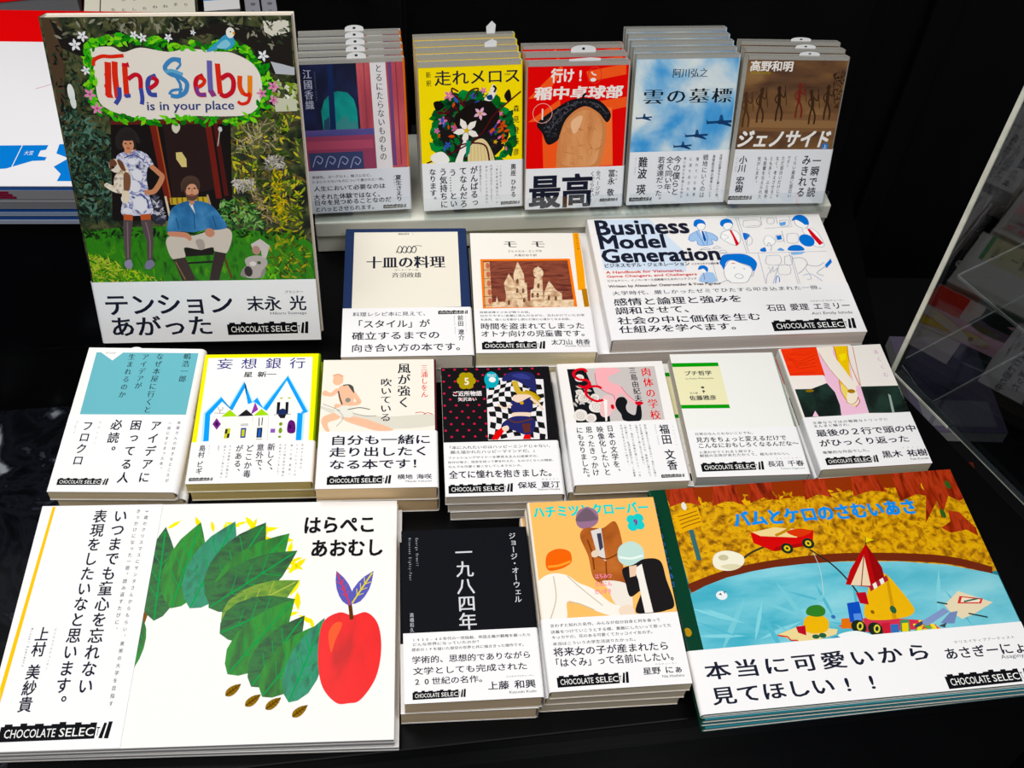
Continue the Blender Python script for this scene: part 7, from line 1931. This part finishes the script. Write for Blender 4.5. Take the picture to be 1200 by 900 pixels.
# white magazine stack: origin = middle of the near edge
mw, mh = .30, .42
cov = [('p', '#f4f3f6', (0, 0, 300, 0, 300, 420, 0, 420)),
       ('p', '#e3202c', (0, 0, 300, 0, 300, 86, 0, 86)),
       ('p', '#2f7fd2', (178, 332, 190, 331, 206, 350, 262, 350, 285, 352, 285, 372, 232, 392, 228, 410, 190, 410, 192, 395, 180, 380, 196, 362, 178, 352)),
       ('p', '#2f7fd2', (60, 336, 164, 334, 163, 344, 156, 346, 155, 358, 167, 360, 166, 367, 150, 368, 120, 384, 60, 392)),
       ('t', '#e8eef8', '新宿', 214, 366, 223, 384, {'v': 1}), ('t', '#e8eef8', '大宮', 136, 346, 148, 356, {}), ('l', '#f4f3f6', 1.2, (130, 334, 126, 385)),
       ('t', '#d8d4e4', 'ひらがな', 208, 160, 222, 245, {'v': 1, 'w': .01}), ('t', '#dcd8e6', 'まちあるき', 190, 175, 202, 240, {'v': 1, 'w': .01}), ('t', '#e6d4dc', 'さんぽ', 172, 185, 184, 235, {'v': 1, 'w': .01}),
       ('l', '#d88a9c', 1.2, (120, 205, 150, 188, 165, 180)), ('c', '#f6e2e4', 3, (118, 52, 135, 44, 155, 48, 175, 44)), ('c', '#f6e2e4', 3, (128, 58, 140, 50)), ('c', '#f6e2e4', 3, (150, 56, 160, 47)),
       ('b', '#f2b8c0', (262, 72, 9, .3)), ('b', '#f2b8c0', (254, 60, 7, .8)), ('t', '#f2c8cc', '街道', 262, 22, 274, 52, {'v': 1, 'w': .01})]
lay = [('#f4f3f6', '#dfe0e6', .0012), ('#2456a8', '#3a68b4', .006), ('#8f9096', '#9a9aa0', .014), ('#c9cad0', '#bfc0c6', .004), ('#8f9096', '#85868c', .012), ('#2a4f94', '#2c559c', .006), ('#a8b4c8', '#9aa8c0', .006), ('#2a4f94', '#34589a', .007), ('#b4bccc', '#a8b2c4', .006)]
z = SZ + sum(l[2] + .0003 for l in lay)
names_ = ['white magazine with a red band and blue map shapes, on top of the left stack', 'blue-covered magazine just under the white map magazine', 'thick grey magazine third in the left stack', 'pale magazine in the middle of the left stack', 'thick grey magazine below the pale one in the left stack',
          'dark blue magazine in the lower part of the left stack', 'light grey-blue magazine between two dark blue ones in the left stack', 'dark blue magazine second from the bottom of the left stack', 'pale magazine at the bottom of the left stack']
for i, (c1, c2, t) in enumerate(lay):
    z -= t + .0003
    r = empty('magazine', mag_pose(-.655 + .0015 * (i % 3), 1.094 + .0012 * (i % 2) + .008, z, radians(7)) @ Matrix.Translation((0, mh / 2, 0)))
    tag(r, names_[i], 'magazine', 'magazines in the stack on the left shelf')
    m = MB(); m.box(-mw / 2, -mh / 2, t - .0004, mw / 2, mh / 2, t, ink(c1)); m.box(-mw / 2, -mh / 2, 0, mw / 2, mh / 2, .0004, ink(c1)); m.box(-mw / 2 - .0004, -mh / 2, 0, -mw / 2 - .00005, mh / 2, t, ink(c1))
    if i == 0: magazine_text(m, cov, mw, mh, t)
    m.build('cover', r)
    m = MB(); m.box(-mw / 2 + .0002, -mh / 2 + .0002, .0004, mw / 2 - .0005, mh / 2 - .0002, t - .0004, page_mat(c2))
    if i == 2:
        for q in range(3): m.box(-.06 + q * .004, -mh / 2 - .0002, .001 + (2 - q) * .0042, -.025 + q * .004, -mh / 2 + .0001, .0045 + (2 - q) * .0042, ink('#8a2440'))
    m.build('pages', r)
# books lying farther back on the same shelf, seen above the photo book
def far_book(name, cx, cy, w, h, t, yaw, cover, base, page, label, z=SZ):
    r = empty(name, mag_pose(cx, cy, z, yaw)); tag(r, label, 'book', 'books lying at the back of the left shelf')
    m = MB(); m.box(-w / 2, -h / 2, t - .0005, w / 2, h / 2, t, ink(base)); m.box(-w / 2, -h / 2, 0, w / 2, h / 2, .0005, ink(base)); m.box(-w / 2 - .0005, -h / 2, 0, -w / 2 - .0001, h / 2, t, ink(base))
    paint(m, cover, w, h, (0, 0, w * 1000, h * 1000), t, 'paper'); m.build('cover', r)
    m = MB(); m.box(-w / 2 + .0003, -h / 2 + .001, .0005, w / 2 - .001, h / 2 - .001, t - .0005, page_mat(page)); m.build('pages', r)
    return r
txt = ['しずかなまち', 'ほんをよむひと', 'きせつのはなし', 'ゆうがたのみち', 'ことばのたね', 'ちいさなふね', 'とおいやま', 'あさのひかり']
far_book('magazine', -.85, 1.66, .15, .21, .05, radians(20), [('p', '#c8201f', (0, 0, 150, 0, 150, 210, 0, 210)), ('t', '#f4d0d0', '花', 95, 150, 130, 190, {'w': .01})], '#8e2430', '#8c8c90', 'thick red booklet behind the white map magazine')
far_book('paperback_book', -.662, 1.655, .17, .22, .045, radians(16), [('p', '#e6e2d2', (0, 0, 170, 0, 170, 220, 0, 220)), ('l', '#5c5a52', 2, (24, 0, 24, 220))] + [('t', '#4a483f', t_, 40 + i * 16, 6, 48 + i * 16, 214, {'v': 1}) for i, t_ in enumerate(txt)], '#dcd8c6', '#8a887e', 'cream book covered in vertical columns of text, behind the photo book')
far_book('paperback_book', -.532, 1.665, .055, .20, .055, radians(16), [('p', '#2a8cc8', (0, 0, 55, 0, 55, 170, 0, 170)), ('p', '#16243c', (8, 60, 30, 60, 30, 168, 8, 168)), ('t', '#e6f0f6', '旅', 28, 90, 50, 115, {'w': .02}), ('t', '#e6f0f6', '道', 28, 120, 50, 145, {'w': .02})], '#e6e6e6', '#b8b8b8', 'small bright blue book beside the cream book of text columns')
for i, nm in enumerate(('first grey book right of the small blue book', 'second grey book right of the small blue book', 'third grey book right of the small blue book')):
    far_book('paperback_book', -.485 + i * .026, 1.672 + i * .006, .023, .20, .04, radians(16), [('p', '#9a9aa2', (0, 0, 23, 0, 23, 200, 0, 200)), ('t', '#3c3c44', 'よみものしゅう', 6, 20, 17, 195, {'v': 1, 'w': .01})], '#7c7c86', '#8c8c94', nm)

# ---------------------------------------------------------------- behind the glass at the right (x along the pane, y away from the table)
sh = MB(); sp_ = [(.455, .835), (.775, .325), (1.2, .6), (1.05, 1.30), (.455, 1.24)]
sh.prism(sp_, -.32, -.30, blk2, axis='z'); sh.prism([(x + (.75 - x) * .05, y + (.85 - y) * .05) for x, y in sp_], -.598, -.3205, blk2, axis='z')
GS = Matrix.Translation((.3895, .782, -.30)) @ Matrix.Rotation(a, 4, 'Z')
o = sh.build('low_shelf'); tag(o, 'low black shelf seen through the glass side panel', 'shelf')
def behind(x, y, w, h, t, yaw, cols, label):
    r = empty('paperback_book', GS @ mag_pose(x, y, .0005, radians(yaw))); tag(r, label, 'book', 'books behind the glass panel')
    ops = [('p', cols[0], (0, 0, w * 1000, 0, w * 1000, h * 1000, 0, h * 1000)), ('p', cols[1], (w * 120, h * 150, w * 880, h * 120, w * 860, h * 480, w * 140, h * 520)), ('p', cols[2], (w * 100, h * 680, w * 900, h * 680, w * 900, h * 940, w * 100, h * 940))]
    m = MB(); m.box(-w / 2, -h / 2, t - .0005, w / 2, h / 2, t, ink(cols[0])); m.box(-w / 2, -h / 2, 0, w / 2, h / 2, .0005, ink(cols[0])); paint(m, ops, w, h, (0, 0, w * 1000, h * 1000), t, 'gloss'); m.build('cover', r)
    m = MB(); m.box(-w / 2 + .0002, -h / 2 + .0005, .0005, w / 2 - .0005, h / 2 - .0005, t - .0005, page_mat('#a8a8a8')); m.build('pages', r)
behind(.055, .15, .11, .15, .02, 60, ('#6a2a18', '#a8482c', '#5c5c5c'), 'orange-brown book lying behind the glass panel')
behind(-.10, .30, .12, .17, .02, 62, ('#5a5464', '#6c6478', '#77777c'), 'grey-violet book lying behind the glass panel')
behind(.21, .24, .13, .18, .015, 75, ('#28282c', '#45454c', '#5a5a64'), 'dark grey book nearest the camera behind the glass')
def sheet(pts, th, m_, label, legs=4):
    """clear plate on four corners, with bright polished edges"""
    c0 = Vector(pts[0]); r = empty('acrylic_shelf', Matrix.Translation(c0)); tag(r, label, 'shelf', 'clear acrylic shelves by the glass panel')
    q = [Vector(p) - c0 for p in pts]; cc = sum(q, Vector()) / 4
    def slab(corners, z0, z1, m, nm, mbb=None):
        b_ = mbb or MB(); n = len(corners)
        b_.add([(v.x, v.y, v.z + z0) for v in corners] + [(v.x, v.y, v.z + z1) for v in corners], [tuple(range(n - 1, -1, -1)), tuple(range(n, 2 * n))] + [(i, (i + 1) % n, n + (i + 1) % n, n + i) for i in range(n)], m)
        return b_
    slab(q, 0, th, m_, 'plate').build('plate', r)
    b_ = MB()
    for i in range(4):
        u_, v_ = q[i], q[(i + 1) % 4]; d_ = (u_ + v_) / 2 - cc; d_ = d_.normalized()
        slab([u_ + d_ * .0002, v_ + d_ * .0002, v_ + d_ * .0017, u_ + d_ * .0017], 0, th, cream_edge, 'e', b_)
    b_.build('polished_edge', r)
    for v in q[legs:]:
        v = v + (cc - v) * .12; b_ = MB(); b_.box(v.x - .002, v.y - .002, -.2995 - c0.z, v.x + .002, v.y + .002, -.0002, shm); b_.build('leg', r)
shm = clear_mat('sheet_acrylic', (.86, .89, .92), .03, .05)
sheet([(.3995, .7935, -.002), (.4191, .7403, -.002), (.5754, .8527, -.002), (.5975, .9391, -.002)], .003, shm, 'lower clear acrylic shelf with bright edges behind the glass')
sheet([(.4524, .8641, .06), (.503, .7904, .06), (.5945, .8741, .06), (.5347, .9224, .06)], .003, shm, 'upper clear acrylic shelf with bright edges behind the glass', 3)

bpy.data.objects.remove(_fo)
